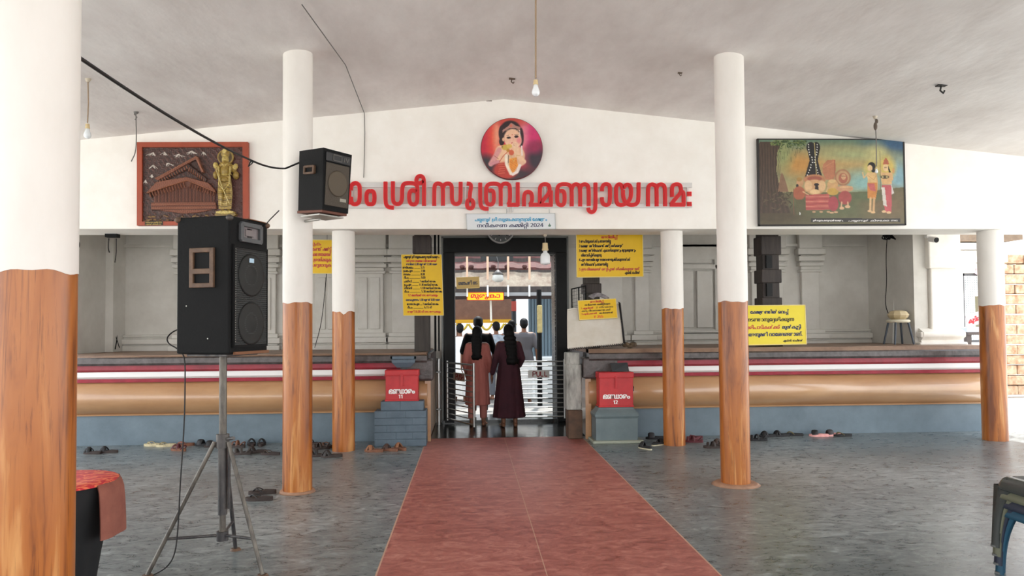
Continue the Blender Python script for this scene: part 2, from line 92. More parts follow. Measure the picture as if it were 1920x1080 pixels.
[58,1223,[[315,142,22,0,36,-8,13,-7,8,-4,10,-11,8,-20,1,-16,1,-9,0,-13,6,-21,9,-7,6,-5,22,-6,23,0,22,0,34,13,18,23,1,15,0,15,-16,22,-26,17,-17,6,27,16,26,-10,34,-22,18,-27,1,-17,0,-22,-28,-31,-54,-16,-37,0,-28,0,-40,8,-11,8,-10,5,-10,14,-6,17,1,13,1,12,0,17,-8,19,-7,5,-6,4,-22,5,-13,0,-14,0,-22,-6,-5,-4,-10,-5,-8,-16,1,-16,1,-77,-41,0,1,73,0,14,-4,17,-5,5,-10,7,-26,8,-17,0,-22,0,-36,-14,-20,-22,1,-15,0,-15,16,-22,28,-16,17,-6,-29,-16,-22,9,-32,21,-20,27,1,18,0,19,28,31,56,19,41,0,32,0,40,-13,15,-11,-1,0,12,12,44,12]]],
[59,1190,[[115,86,34,0,44,-12,22,-20,1,-11,0,-10,-14,-15,-7,-4,-13,4,161,0,9,-18,-181,0,-13,13,10,5,12,12,1,10,0,13,-30,16,-27,0,-18,0,-24,-8,-14,-12,1,-8,0,-9,14,-14,17,-5,-23,-15,-20,8,-28,21,1,15,0,13,24,20,44,11],[429,142,38,0,54,-12,38,-19,18,-26,1,-15,0,-17,-22,-27,-36,-21,-21,-7,-25,16,16,4,28,16,18,20,1,14,0,16,-26,25,-46,15,-31,0,-34,0,-46,-15,-26,-25,1,-16,0,-12,14,-20,24,-15,19,-6,-17,-15,-15,0,-23,16,-12,6,-18,16,-12,20,1,12,0,15,18,26,40,19,56,12]]],
[64,504,[[233,70,0,-15,-12,-26,-28,-20,-44,-12,-31,0,-26,0,-38,8,-24,14,-16,16,-3,7,45,4,4,-6,12,-15,26,-11,23,0,26,0,30,14,16,25,1,17,0,16,-16,24,-30,14,-23,0,-20,0,-26,-10,-16,-15,-1,-7,-43,5,6,8,16,15,26,14,38,8,25,0,32,0,42,-12,26,-20,12,-26]]],
[65,228,[[-15,211,18,0,28,-4,13,-5,14,-5,16,-14,6,-23,1,-18,1,-142,-41,0,1,136,0,12,-4,20,-6,13,-5,4,-6,4,-18,4,-11,0,-12,0,-20,-5,-14,-10,1,-8,0,-3,2,-5,1,-2,-41,-4,-2,4,-2,6,1,2,0,15,26,19,40,9]]],
[66,228,[[-53,211,20,0,44,-4,21,-6,28,-9,20,-31,1,-25,1,-136,-41,0,1,131,0,10,-2,16,-4,12,-5,5,-10,12,-40,9,-31,0,-12,0,-22,-5,-12,-8,1,-6,0,-6,14,-9,19,0,18,0,16,11,1,6,0,6,-10,10,-9,4,47,-6,4,-2,4,-8,1,-6,0,-8,-12,-14,-32,-10,-25,0,-18,0,-32,8,-20,14,1,11,0,10,22,15,40,9]]],
[67,332,[[79,-57,-42,0,-48,25,1,19,0,13,22,19,42,11,25,0,28,0,40,-10,24,-20,1,-13,0,-13,-24,-20,-40,-11],[79,-40,20,0,28,13,1,14,0,13,-28,14,-21,0,-20,0,-28,-14,1,-14,0,-12,28,-14],[53,142,30,0,34,-12,16,-19,1,-11,0,-15,-18,-42,-13,-22,-39,4,12,21,16,36,1,17,0,10,-18,15,-21,0,-8,0,-18,-2,-5,0,-7,17,8,1,24,2]]],
[68,332,[[77,-57,-40,0,-48,25,1,19,0,13,22,19,40,11,27,0,28,0,40,-10,24,-20,1,-13,0,-13,-24,-20,-40,-11],[77,14,-24,0,-32,-14,1,-14,0,-13,32,-14,25,0,24,0,34,14,1,14,0,13,-34,14],[77,-24,-28,0,-28,16,1,13,0,4,12,9,9,6,23,-7,-10,-2,-8,-7,1,-3,0,-4,8,-5,16,-4,11,0,10,0,12,4,8,5,1,4,0,3,-8,6,-7,2,23,8,10,-6,10,-8,1,-6,0,-7,-10,-13,-26,-8],[53,142,30,0,34,-12,16,-19,1,-11,0,-15,-18,-42,-13,-22,-39,4,12,21,16,36,1,17,0,10,-18,15,-21,0,-8,0,-18,-2,-5,0,-7,17,8,1,24,2]]],
[71,715,[[119,-3,-26,0,-44,13,-28,27,1,21,0,20,24,30,46,22,62,12,37,0,38,0,58,-12,36,-19,18,-26,1,-15,0,-17,-22,-27,-36,-21,-21,-7,-25,16,18,4,26,16,18,20,1,14,0,17,-26,25,-48,14,-35,0,-36,0,-56,-18,-32,-30,1,-19,0,-14,16,-19,26,-10,19,0,12,0,20,6,10,12,1,8,0,12,-26,12,-19,0,-20,0,-36,-9,-13,-8,-7,15,16,9,44,11,25,0,26,0,36,-10,20,-18,1,-13,0,-13,-20,-20,-40,-11]]],
[72,595,[[183,-3,-32,0,-58,9,-46,17,-26,28,1,19,0,19,26,27,46,17,60,9,33,0,32,0,42,-9,22,-15,1,-10,0,-11,-20,-15,-32,-7,-17,0,-26,0,-32,9,-14,16,1,8,0,5,6,9,5,2,47,5,-10,-3,-10,-12,1,-6,0,-5,16,-12,19,0,16,0,16,10,1,6,0,10,-28,9,-17,0,-6,0,-14,0,-5,-1,-32,-1,-48,-14,-24,-24,1,-16,0,-16,24,-25,48,-15,31,0,6,-1,12,0,7,0,14,0,20,4,14,8,1,7,0,6,-16,10,-15,0,-20,0,-14,-12,1,-6,0,-6,8,-11,11,-3,-45,4,-4,3,-4,9,1,6,0,8,14,14,30,10,27,0,18,0,32,-8,20,-14,1,-11,0,-9,-20,-16,-42,-9]]],
[73,1430,[[119,-3,-26,0,-44,13,-28,27,1,21,0,20,24,30,46,22,62,12,37,0,38,0,58,-12,36,-19,18,-26,1,-15,0,-17,-22,-27,-36,-21,-21,-7,-25,16,18,4,26,16,18,20,1,14,0,17,-26,25,-48,14,-35,0,-36,0,-56,-18,-32,-30,1,-19,0,-14,16,-19,26,-10,19,0,12,0,20,6,10,12,1,8,0,12,-26,12,-19,0,-20,0,-36,-9,-13,-8,-7,15,16,9,44,11,25,0,26,0,36,-10,20,-18,1,-13,0,-13,-20,-20,-40,-11],[477,-3,-26,0,-46,13,-28,27,1,21,0,20,26,30,46,22,60,12,37,0,40,0,56,-12,38,-19,18,-26,1,-15,0,-17,-22,-27,-36,-21,-21,-7,-25,16,18,4,26,16,18,20,1,14,0,17,-26,25,-48,14,-35,0,-36,0,-56,-18,-32,-30,1,-19,0,-14,14,-19,28,-10,19,0,12,0,18,6,12,12,1,8,0,12,-26,12,-21,0,-18,0,-36,-9,-13,-8,-7,15,16,9,44,11,25,0,24,0,36,-10,22,-18,1,-13,0,-13,-22,-20,-38,-11]]],
[77,0,[[-55,148,-28,0,-40,10,-22,18,1,12,0,4,2,10,5,2,37,-3,-2,-3,-2,-6,1,-3,0,-9,16,-11,22,-4,15,0,16,0,22,4,14,11,1,9,0,3,-2,6,-1,3,39,3,2,-2,4,-10,1,-4,0,-12,-22,-18,-40,-10]]],
[117,1062,[[145,142,22,0,34,-6,26,-12,11,-10,13,-57,1,-57,-41,0,1,70,0,17,-4,17,-5,5,-10,7,-26,8,-17,0,-22,0,-36,-14,-20,-22,1,-15,0,-15,16,-22,28,-16,17,-6,-29,-16,-22,9,-32,21,-20,27,1,18,0,20,30,31,56,18],[413,-3,-32,0,-46,13,-22,26,1,18,0,15,18,25,32,22,23,9,15,8,14,7,20,14,1,9,0,7,-16,10,-21,0,-10,0,-20,-2,-7,-1,-7,17,8,2,28,2,17,0,30,0,34,-11,12,-14,1,-6,0,-13,-26,-20,-23,-11,-9,-7,-20,-9,-28,-20,-12,-22,1,-11,0,-16,16,-17,24,-7,17,0,26,0,30,20,1,20,0,13,-16,25,-32,20,-25,6,-10,3,-24,3,-15,0,-26,0,-32,-6,-9,-5,-8,-4,-12,-12,-8,-17,1,-14,1,-41,-35,0,1,48,13,40,12,9,34,13,46,7,27,0,22,0,36,-4,17,-5,4,0,4,-2,3,0,30,-9,38,-24,18,-29,1,-14,0,-27,-52,-31]]],
[118,736,[[249,-3,-32,0,-44,13,-24,26,1,18,0,15,18,25,34,22,21,9,15,8,14,7,22,14,1,9,0,7,-18,10,-19,0,-12,0,-20,-2,-5,-1,-9,17,8,2,30,2,17,0,30,0,32,-11,14,-14,1,-6,0,-13,-26,-20,-23,-11,-9,-7,-22,-9,-26,-20,-14,-22,1,-11,0,-16,16,-17,26,-7,15,0,28,0,28,20,1,20,0,10,-8,19,-20,17,-26,14,-17,4,-12,3,-28,3,-15,0,-36,0,-50,-15,-26,-25,1,-16,0,-13,16,-20,26,-16,19,-5,-23,-16,-22,6,-36,20,-22,28,1,17,0,16,20,26,40,19,58,12,39,0,22,0,38,-4,19,-5,2,0,4,-1,5,-1,28,-9,38,-24,18,-29,1,-14,0,-27,-52,-31]]],
[119,1198,[[367,142,22,0,40,-3,36,-5,17,-4,13,-3,44,-11,44,-38,1,-23,0,-27,-52,-31,-49,0,-30,0,-46,13,-22,26,1,18,0,15,18,25,32,22,23,9,13,7,16,7,20,15,1,9,0,7,-16,10,-21,0,-10,0,-20,-2,-7,-1,-7,17,8,2,28,2,17,0,32,0,32,-11,12,-14,1,-6,0,-13,-26,-20,-21,-11,-11,-7,-20,-9,-28,-20,-12,-22,1,-11,0,-16,16,-17,24,-7,17,0,26,0,30,20,1,20,0,14,-18,23,-32,19,-25,5,-7,2,-18,3,-44,4,-25,0,-22,0,-44,-4,-21,-4,-7,-2,-32,-8,-40,-28,1,-23,0,-16,16,-17,26,-8,17,0,14,0,28,7,16,18,1,16,0,14,-20,25,-32,19,-21,5,-9,3,-12,2,-22,1,-13,0,-38,0,-52,-14,-26,-26,1,-16,0,-13,16,-20,26,-16,19,-5,-23,-16,-22,6,-36,20,-22,28,1,17,0,16,20,26,40,19,58,12,39,0,24,0,42,-5,21,-6,13,-5,36,-10,46,-37,1,-24,0,-18,-24,-26,-46,-14,-31,0,-34,0,-44,14,-24,26,1,18,0,16,20,26,36,20,25,7,13,4,26,8,60,6]]],
[120,1044,[[393,198,30,0,32,-11,14,-14,1,-6,0,-13,-28,-20,-21,-11,-9,-7,-22,-9,-26,-20,-14,-22,1,-11,0,-16,16,-16,26,-8,15,0,28,0,28,20,1,20,0,10,-8,18,-18,18,-26,14,-17,4,-8,3,-26,3,-13,0,-18,0,-32,-5,-9,-4,-18,-7,-16,-25,1,-17,1,-4,0,-13,-6,-17,-12,-14,-7,-5,-14,-8,-38,-8,-27,0,-38,0,-54,16,-28,31,1,22,0,17,16,27,36,22,25,10,29,-16,-18,-6,-26,-17,-16,-23,1,-14,0,-15,18,-23,34,-13,21,0,22,0,24,6,7,5,8,7,6,23,1,10,1,4,0,22,22,26,21,9,20,8,46,7,29,0,20,0,34,-5,17,-3,11,-3,26,-8,40,-24,18,-29,1,-15,0,-27,-50,-31,-49,0,-32,0,-44,13,-24,26,1,18,0,15,18,25,32,22,23,9,15,8,16,7,20,14,1,9,0,7,-18,10,-21,0,-10,0,-20,-2,-5,-1,-9,17,8,2,30,2]]],
[160,243,[[-25,-17,-2,-1,0,-4,1,-2,0,-6,8,-12,22,-8,21,0,28,0,24,14,1,12,0,6,-6,13,-10,15,-9,12,-10,12,-16,26,1,15,0,16,22,34,17,13,45,0,-12,-11,-18,-21,-8,-19,1,-11,0,-14,14,-24,11,-12,6,-8,14,-16,8,-18,1,-8,0,-22,-54,-22,-41,0,-44,0,-50,24,1,20,0,2,0,5,3,2]]],
[161,228,[[79,138,1,-178,-169,0,1,18,129,0,1,160]]],
[162,244,[[127,138,-22,-22,-26,-41,-12,-39,1,-18,0,-17,14,-20,32,-9,25,0,8,0,14,1,9,1,7,-19,-14,-1,-20,0,-9,0,-36,0,-48,15,-22,28,1,20,0,20,14,40,26,41,19,20]]],
[163,1506,[[263,142,40,0,50,-19,26,-33,1,-20,0,-24,-28,-32,-52,-17,-35,0,-26,0,-44,9,-15,10,-16,9,-16,27,1,18,0,33,64,39],[263,124,-38,0,-36,-27,1,-27,0,-19,16,-25,32,-12,25,0,24,0,34,12,18,25,1,19,0,18,-18,24,-32,12],[109,-3,-44,0,-48,22,1,19,0,12,20,17,19,5,12,4,30,4,42,2,29,0,315,0,28,0,36,-3,24,-7,11,-4,10,-6,12,-15,1,-9,0,-19,-46,-22,-41,0,-28,0,-44,12,-24,24,1,18,0,5,0,11,3,5,0,1,2,3,1,1,6,15,30,24,44,17,52,9,31,0,38,0,58,-12,38,-19,18,-26,1,-15,0,-17,-22,-27,-36,-21,-23,-7,-23,16,16,4,28,16,16,20,1,14,0,16,-24,25,-48,15,-35,0,-28,0,-48,-12,-36,-21,-7,-15,0,-1,0,-3,1,-1,-2,-5,-2,-10,1,-4,0,-14,12,-16,26,-8,19,0,22,0,24,11,1,12,0,7,-8,9,-5,3,-10,5,-32,3,-29,0,-305,0,-36,0,-38,-2,-13,-5,-8,-3,-10,-9,1,-7,0,-8,12,-10,22,-6,17,0,16,0,32,6,19,6,25,-13,-14,-5,-30,-8,-30,-3]]],
[164,1810,[[109,-3,-44,0,-48,22,1,19,0,12,20,17,19,5,12,4,30,4,42,2,29,0,237,0,18,0,20,-4,14,-8,7,-4,-15,-43,1,15,0,8,-4,10,-7,3,-6,3,-16,2,-17,0,-225,0,-36,0,-38,-2,-13,-5,-8,-3,-10,-9,1,-7,0,-8,12,-10,22,-6,17,0,16,0,32,6,19,6,25,-13,-14,-5,-30,-8,-30,-3],[263,142,40,0,50,-19,26,-33,1,-20,0,-24,-28,-32,-52,-17,-35,0,-26,0,-44,9,-15,10,-16,9,-16,27,1,18,0,33,64,39],[263,124,-38,0,-36,-27,1,-27,0,-19,16,-25,32,-12,25,0,24,0,34,12,18,25,1,19,0,18,-18,24,-32,12],[579,142,26,0,40,-5,21,-6,13,-5,32,-10,46,-37,1,-24,0,-18,-24,-26,-46,-14,-31,0,-32,0,-48,14,-22,26,1,18,0,16,22,27,38,21,25,7,7,4,24,6,46,6,27,0,38,0,56,-12,38,-19,18,-26,1,-15,0,-17,-22,-27,-36,-21,-23,-7,-23,16,16,4,28,15,16,21,1,14,0,16,-24,25,-48,15,-35,0,-16,0,-24,-1,-11,-3,-15,-3,-20,-5,-32,-17,-18,-25,1,-15,0,-16,16,-17,26,-8,17,0,16,0,24,8,18,17,1,16,0,15,-18,24,-30,18,-19,6,-11,2,-6,2,-16,1,-16,1,-9,0,-28,0,-32,-6,-9,-6,-12,-6,-14,-18,1,-16,1,-72,-41,0,1,74,0,15,10,20,20,15,13,4,18,7,48,7]]],
[167,1696,[[263,142,40,0,50,-19,26,-33,1,-20,0,-24,-28,-32,-52,-17,-35,0,-26,0,-44,9,-15,10,-16,9,-16,27,1,18,0,33,64,39],[263,124,-38,0,-36,-27,1,-27,0,-19,16,-25,32,-12,25,0,24,0,34,12,18,25,1,19,0,18,-18,24,-32,12],[109,-3,-44,0,-48,22,1,19,0,12,20,17,19,5,12,4,30,4,42,2,29,0,189,0,42,0,54,-5,21,-7,14,-4,16,-15,1,-11,0,-6,-8,-11,-16,-9,-11,-4,-9,8,159,0,-7,-18,-183,0,-7,17,20,1,26,10,1,12,0,6,-10,8,-7,3,-14,5,-42,2,-31,0,-185,0,-36,0,-38,-2,-13,-5,-8,-3,-10,-10,1,-6,0,-8,12,-10,22,-6,17,0,16,0,32,6,19,6,25,-13,-14,-5,-30,-8,-30,-3],[603,0,1,95,0,8,-4,12,-5,3,-4,3,-12,3,-9,0,-14,0,-20,-10,1,-10,0,-7,14,-13,30,-8,27,0,15,0,30,0,48,11,38,18,28,22,11,11,43,0,1,-138],[569,142,16,0,26,-4,11,-4,12,-5,14,-17,1,-16,1,-78,125,0,1,64,0,4,0,12,2,10,1,3,1,0,-12,-17,-48,-23,-58,-12,-31,0,-15,0,-40,0,-52,12,-24,21,1,12,0,10,18,17,36,11]]],
[175,1561,[[241,124,-60,0,-80,-17,-40,-30,1,-19,0,-15,16,-19,28,-10,17,0,12,0,20,6,10,12,1,8,0,10,-22,14,-23,0,-20,0,-36,-10,-13,-8,-7,16,16,9,44,11,27,0,24,0,36,-10,20,-18,1,-13,0,-13,-20,-20,-40,-11,-25,0,-26,0,-44,13,-28,28,1,21,0,21,32,32,60,20,80,10,49,0,38,0,52,-5,27,-4,2,-1,6,-3,5,0,26,-4,32,-11,14,-14,1,-8,0,-6,-8,-10,-20,-9,-15,-4,1,1,24,-4,24,-15,1,-11,0,-10,-20,-17,-40,-10,-33,0,-38,0,-50,17,-26,28,1,17,0,14,18,25,34,22,31,9,2,1,4,1,5,1,18,4,44,6,29,0,34,0,44,-9,32,-14,13,-8,13,-55,1,-56,-43,0,1,70,0,19,-12,19,-11,6,-12,4,-32,7,-27,0,-14,0,-24,-2,-9,-1,-24,-4,-32,-14,-20,-18,-8,-18,1,-8,0,-22,36,-24,37,0,24,0,26,10,1,10,0,10,-28,10,-29,0,-9,0,1,18,7,0,32,0,24,11,1,9,0,12,-32,13,-31,3,-14,2,-30,1,-32,1],[651,142,34,0,48,-11,24,-17,1,-11,0,-8,-12,-13,-22,-10,-17,-4,-1,2,30,-4,28,-18,1,-13,0,-17,-46,-21,-41,0,-16,0,-24,2,-9,1,11,17,10,-1,14,-1,11,0,26,0,26,9,1,12,0,5,-8,8,-7,3,-8,4,-24,4,-25,0,-11,0,1,18,13,0,18,0,30,3,9,4,6,3,6,8,1,5,0,11,-34,12,-27,0,-24,0,-36,-8,-11,-6,-8,-4,-12,-12,-6,-18,1,-15,1,-41,-37,0,1,41,17,49,10,9,34,14,46,9]]],
[176,933,[[433,138,1,-138,-83,0,-31,1,-16,-1,-32,0,-15,0,-243,0,1,18,217,0,-27,-4,12,4,20,15,1,12,0,13,-28,16,-23,0,-26,0,-26,-15,1,-13,0,-3,0,-5,1,-2,-39,-2,-2,2,-2,8,1,4,0,20,52,23,45,0,26,0,34,-7,24,-13,10,-16,1,-9,0,-7,-8,-12,-12,-10,-7,-3,-11,4,159,0,1,120],[433,31,1,-99,-255,0,-17,18,97,34,16,6,46,14,21,5,41,-3,-115,-42,-12,-4,-26,-9,-13,-4,1,1,12,1,42,1,21,0,107,0,1,65]]],
[182,1651,[[181,142,40,0,52,-14,21,-13,5,-18,9,-40,1,-57,-43,0,1,76,0,15,-10,18,-9,5,-12,5,-28,5,-21,0,-36,0,-52,-17,-28,-29,1,-18,1,-3,0,-14,14,-19,28,-10,17,0,14,0,18,6,12,11,1,8,0,13,-26,12,-21,0,-20,0,-34,-10,-13,-8,-7,16,14,9,46,11,25,0,24,0,36,-10,20,-18,1,-13,0,-13,-20,-20,-38,-11,-25,0,-26,0,-46,13,-28,28,1,22,0,27,44,36,72,19],[509,142,30,0,40,-7,30,-12,13,-9,-13,4,14,10,42,14,37,0,38,0,46,-14,22,-22,1,-12,0,-10,-10,-15,-22,-11,-15,-4,-81,-9,-31,-2,-14,-1,-38,0,-13,0,-99,0,-20,0,-20,-2,-5,-1,-8,-2,-6,-5,1,-4,0,-6,12,-6,20,-2,9,0,22,0,42,5,40,7,19,4,10,3,22,5,22,4,22,4,13,1,12,2,14,4,12,3,10,1,11,0,18,0,30,-5,20,-13,1,-10,0,-15,-40,-17,-33,0,-28,0,-32,10,-14,15,1,8,0,7,16,10,15,3,27,4,-4,-1,-12,-6,-6,-9,1,-7,0,-10,22,-9,19,0,20,0,16,10,1,7,0,6,-12,7,-16,3,-9,0,-12,0,-22,-4,-9,-5,-3,3,-6,-3,-16,-7,-18,-6,-11,-3,-28,-7,-54,-10,-52,-6,-25,0,-22,0,-36,6,-24,13,1,12,0,7,12,13,15,4,10,3,30,3,29,0,175,0,28,0,38,2,26,5,11,4,8,4,10,13,1,7,0,7,-12,14,-30,10,-25,0,-16,0,-24,-5,-7,-4,-8,-5,-8,-17,1,-15,1,-13,-41,0,1,16,0,11,-8,18,-15,7,-8,3,-30,5,-19,0,-8,0,-16,-1,-7,-1,-13,-1,-20,-4,-24,-14,1,-11,0,-10,20,-8,17,0,20,0,16,11,1,6,0,8,-12,12,-22,8,-13,3,-11,0,-6,1,-16,1,-7,0,-26,0,-32,-7,-9,-6,-8,-4,-12,-11,-6,-17,1,-13,1,-62,-37,0,1,65,17,43,10,9,34,13,42,7,29,0,22,0,34,-5,17,-4,11,-5,28,-6,20,-20,1,-10,0,-7,-8,-11,-18,-9,-28,-5,-19,0,-22,0,-34,8,-18,15,1,10,0,11,22,17,25,8,9,3,16,5,40,5]]],
[184,563,[[135,142,46,0,64,-10,25,-7,-23,-17,-20,7,-54,9,-35,0,-26,0,-32,-6,-16,-11,1,-6,0,-5,6,-6,7,-3,8,-5,42,-3,29,0,7,0,36,0,44,-7,13,-8,8,-5,8,-12,1,-8,0,-15,-32,-17,-52,-7,-27,0,-131,0,1,18,117,0,26,0,34,2,11,4,6,2,8,8,1,6,0,4,-6,8,-7,3,-8,3,-28,3,-23,0,-9,0,-36,0,-54,7,-13,9,-8,4,-6,12,1,7,0,12,24,19,52,11],[145,-63,-26,0,-46,4,-42,8,-19,5,23,17,16,-4,36,-8,40,-4,23,0,28,0,32,6,16,11,1,6,0,8,-22,13,-19,4,19,14,22,-3,28,-11,16,-15,1,-10,0,-12,-26,-19,-54,-10]]],
[187,2008,[[181,142,40,0,52,-14,17,-11,-7,1,16,12,46,12,29,0,22,0,36,-6,30,-13,13,-12,-3,-8,13,-31,1,-72,-43,0,1,79,0,14,-6,17,-11,5,-6,4,-24,5,-15,0,-16,0,-22,-6,-7,-4,-10,-5,-10,-17,1,-15,1,-77,-41,0,1,75,0,16,-12,18,-9,5,-12,5,-28,5,-21,0,-36,0,-52,-17,-28,-29,1,-18,1,-3,0,-14,14,-19,28,-10,17,0,14,0,18,6,12,11,1,8,0,13,-26,12,-21,0,-20,0,-34,-10,-13,-8,-7,16,14,9,46,11,25,0,24,0,36,-10,20,-18,1,-13,0,-13,-20,-20,-38,-11,-25,0,-26,0,-46,13,-28,28,1,22,0,27,44,36,72,19],[543,142,22,0,36,-8,13,-7,8,-4,12,-11,6,-20,1,-16,1,-6,-43,-4,1,8,0,17,-6,19,-9,5,-6,4,-20,5,-15,0,-14,0,-22,-6,-5,-4,-8,-5,-8,-16,1,-16,1,-72,-37,0,1,57,7,45,11,11,14,12,42,12],[691,-3,-22,0,-36,7,-11,8,-6,4,-12,11,-8,19,1,17,1,5,45,4,1,-7,0,-18,8,-18,9,-5,8,-4,20,-5,15,0,14,0,22,5,7,4,10,6,8,16,1,15,1,77,43,0,1,-72,0,-14,4,-17,7,-5,10,-8,26,-7,19,0,22,0,36,13,20,23,1,15,0,15,-16,22,-28,17,-15,5,31,16,22,-9,32,-21,20,-27,1,-18,0,-19,-28,-31,-56,-19,-39,0,-32,0,-40,13,-13,10,3,0,-12,-12,-44,-11]]],
[191,1462,[[181,142,40,0,52,-14,17,-11,-7,1,16,12,46,12,29,0,34,0,48,-13,19,-18,-3,-8,13,-31,1,-72,-43,0,1,79,0,14,-6,17,-11,5,-6,4,-24,5,-15,0,-16,0,-22,-6,-7,-4,-10,-5,-10,-17,1,-15,1,-77,-41,0,1,75,0,16,-12,18,-9,5,-12,5,-28,5,-21,0,-36,0,-52,-17,-28,-29,1,-18,1,-3,0,-14,14,-19,28,-10,17,0,14,0,18,6,12,11,1,8,0,13,-26,12,-21,0,-20,0,-34,-10,-13,-8,-7,16,14,9,46,11,25,0,24,0,36,-10,20,-18,1,-13,0,-13,-20,-20,-38,-11,-25,0,-26,0,-46,13,-28,28,1,22,0,27,44,36,72,19],[601,142,34,0,50,-8,30,-16,1,-12,0,-6,-6,-9,-5,-3,-8,-5,-26,-5,-25,0,-13,0,-20,0,-16,-2,-5,-1,-6,-1,-4,-4,1,-2,0,-7,28,-4,23,0,7,0,24,0,32,-4,11,-4,8,-4,8,-10,1,-7,0,-9,-20,-14,-38,-8,-29,0,-18,0,-36,3,-32,4,-9,2,17,17,18,-4,40,-4,21,0,28,0,20,7,1,6,0,7,-22,5,-17,0,-7,0,-32,0,-36,5,-9,6,-4,3,-6,8,1,5,0,6,8,10,11,3,10,5,34,4,27,0,21,0,16,0,12,5,1,6,0,9,-38,9,-33,0,-30,0,-42,-8,-13,-7,-18,-7,-18,-24,1,-17,1,-31,-25,9,-3,54,4,8,20,17,36,14,54,10]]],
[196,1759,[[177,142,24,0,42,-6,23,-6,11,-4,36,-10,46,-37,1,-24,0,-18,-24,-26,-44,-14,-33,0,-32,0,-46,14,-24,26,1,18,0,16,22,27,38,21,25,7,9,4,20,6,46,6,21,0,30,0,44,-8,32,-14,11,-10,3,-8,13,-32,1,-70,-41,0,1,68,0,19,-14,21,-15,7,-12,5,-28,4,-19,0,-10,0,-24,-1,-13,-3,-13,-3,-20,-5,-32,-17,-18,-25,1,-15,0,-16,16,-17,26,-8,17,0,16,0,26,7,16,18,1,16,0,14,-20,25,-32,19,-21,5,-9,3,-12,2,-22,1,-13,0,-38,0,-52,-14,-26,-26,1,-16,0,-13,16,-20,26,-16,19,-5,-23,-16,-22,6,-36,20,-22,28,1,17,0,16,20,26,40,19,58,12],[553,142,26,0,40,-5,21,-6,13,-5,34,-10,44,-37,1,-24,0,-18,-24,-26,-44,-14,-33,0,-32,0,-46,14,-24,26,1,18,0,16,22,27,38,21,25,7,9,4,22,6,46,6,29,0,36,0,56,-12,38,-19,18,-26,1,-15,0,-17,-20,-27,-36,-21,-23,-7,-25,16,18,4,26,15,18,21,1,14,0,16,-24,25,-50,15,-35,0,-14,0,-26,-1,-11,-3,-15,-3,-18,-5,-32,-17,-20,-25,1,-15,0,-16,16,-17,28,-8,15,0,16,0,26,8,16,17,1,16,0,15,-16,24,-32,18,-19,6,-11,2,-6,2,-14,1,-16,1,-11,0,-26,0,-34,-6,-9,-6,-12,-6,-14,-18,1,-16,1,-62,-37,0,1,42,13,62,14,8,30,12,44,8]]],
[199,641,[[187,142,36,0,50,-11,24,-17,1,-11,0,-12,-24,-17,-27,-6,-9,3,34,-3,32,-20,1,-11,0,-10,-14,-14,-26,-9,-40,-4,-21,0,-41,0,1,18,37,0,20,0,26,2,9,3,6,3,6,7,1,5,0,6,-8,8,-9,2,-6,3,-26,3,-23,0,-23,0,1,18,25,0,18,0,30,3,9,4,6,3,6,8,1,5,0,11,-36,12,-29,0,-42,0,-50,-19,-24,-31,1,-20,0,-13,6,-27,7,-12,-39,-3,-8,12,-8,31,1,13,0,25,36,40,70,22],[203,-63,-26,0,-40,3,-38,6,-25,6,25,16,16,-4,32,-6,36,-3,21,0,20,0,26,6,12,11,1,6,0,8,-22,14,-19,3,37,11,16,-4,20,-10,12,-14,1,-8,0,-12,-22,-19,-42,-10]]],
[200,1184,[[189,142,36,0,44,-8,20,-14,1,-9,0,-9,-22,-16,-25,-2,-1,2,20,-1,24,-8,12,-10,1,-6,0,-7,-6,-8,-7,-4,-10,-4,-30,-4,-27,0,-5,0,-10,0,-6,-4,1,-2,0,-7,32,-7,23,0,24,0,32,6,13,5,16,7,16,21,1,19,1,59,33,0,1,-65,-3,-31,-10,-12,-34,-17,-52,-9,-31,0,-32,0,-42,9,-20,14,1,8,0,4,6,8,7,4,6,3,24,3,25,0,3,0,10,0,16,2,5,2,4,3,1,5,0,4,-4,5,-5,2,-6,2,-20,1,-15,0,-27,0,1,17,25,0,16,0,20,2,7,2,4,2,6,5,1,4,0,4,-12,8,-26,4,-21,0,-42,0,-52,-18,-24,-32,1,-20,0,-13,6,-27,7,-12,-39,-3,-8,12,-8,31,1,13,0,25,36,40,72,22],[449,-3,-34,0,-46,17,-15,16,9,11,-15,25,1,72,43,0,1,-72,0,-14,4,-17,7,-5,10,-8,26,-7,19,0,22,0,36,13,20,23,1,15,0,15,-16,22,-28,16,-15,6,31,15,22,-8,32,-21,20,-27,1,-18,0,-20,-30,-32,-56,-17]]],
[201,954,[[145,142,22,0,34,-6,24,-12,13,-10,13,-47,1,-67,-41,0,1,73,0,14,-4,17,-5,5,-10,7,-26,8,-17,0,-22,0,-36,-14,-20,-22,1,-15,0,-15,16,-22,28,-16,17,-6,-29,-16,-22,9,-32,21,-20,27,1,18,0,20,30,31,56,18],[347,142,34,0,48,-11,24,-17,1,-11,0,-8,-10,-13,-22,-10,-19,-4,1,2,28,-4,30,-18,1,-13,0,-17,-48,-21,-41,0,-16,0,-24,2,-7,1,9,17,10,-1,16,-1,11,0,24,0,26,9,1,12,0,5,-6,8,-7,3,-8,4,-26,4,-25,0,-11,0,1,18,13,0,20,0,28,3,9,4,6,3,6,8,1,5,0,11,-34,12,-27,0,-24,0,-36,-8,-9,-6,-8,-4,-12,-12,-8,-18,1,-15,1,-41,-37,0,1,41,17,48,10,9,34,15,48,9]]],
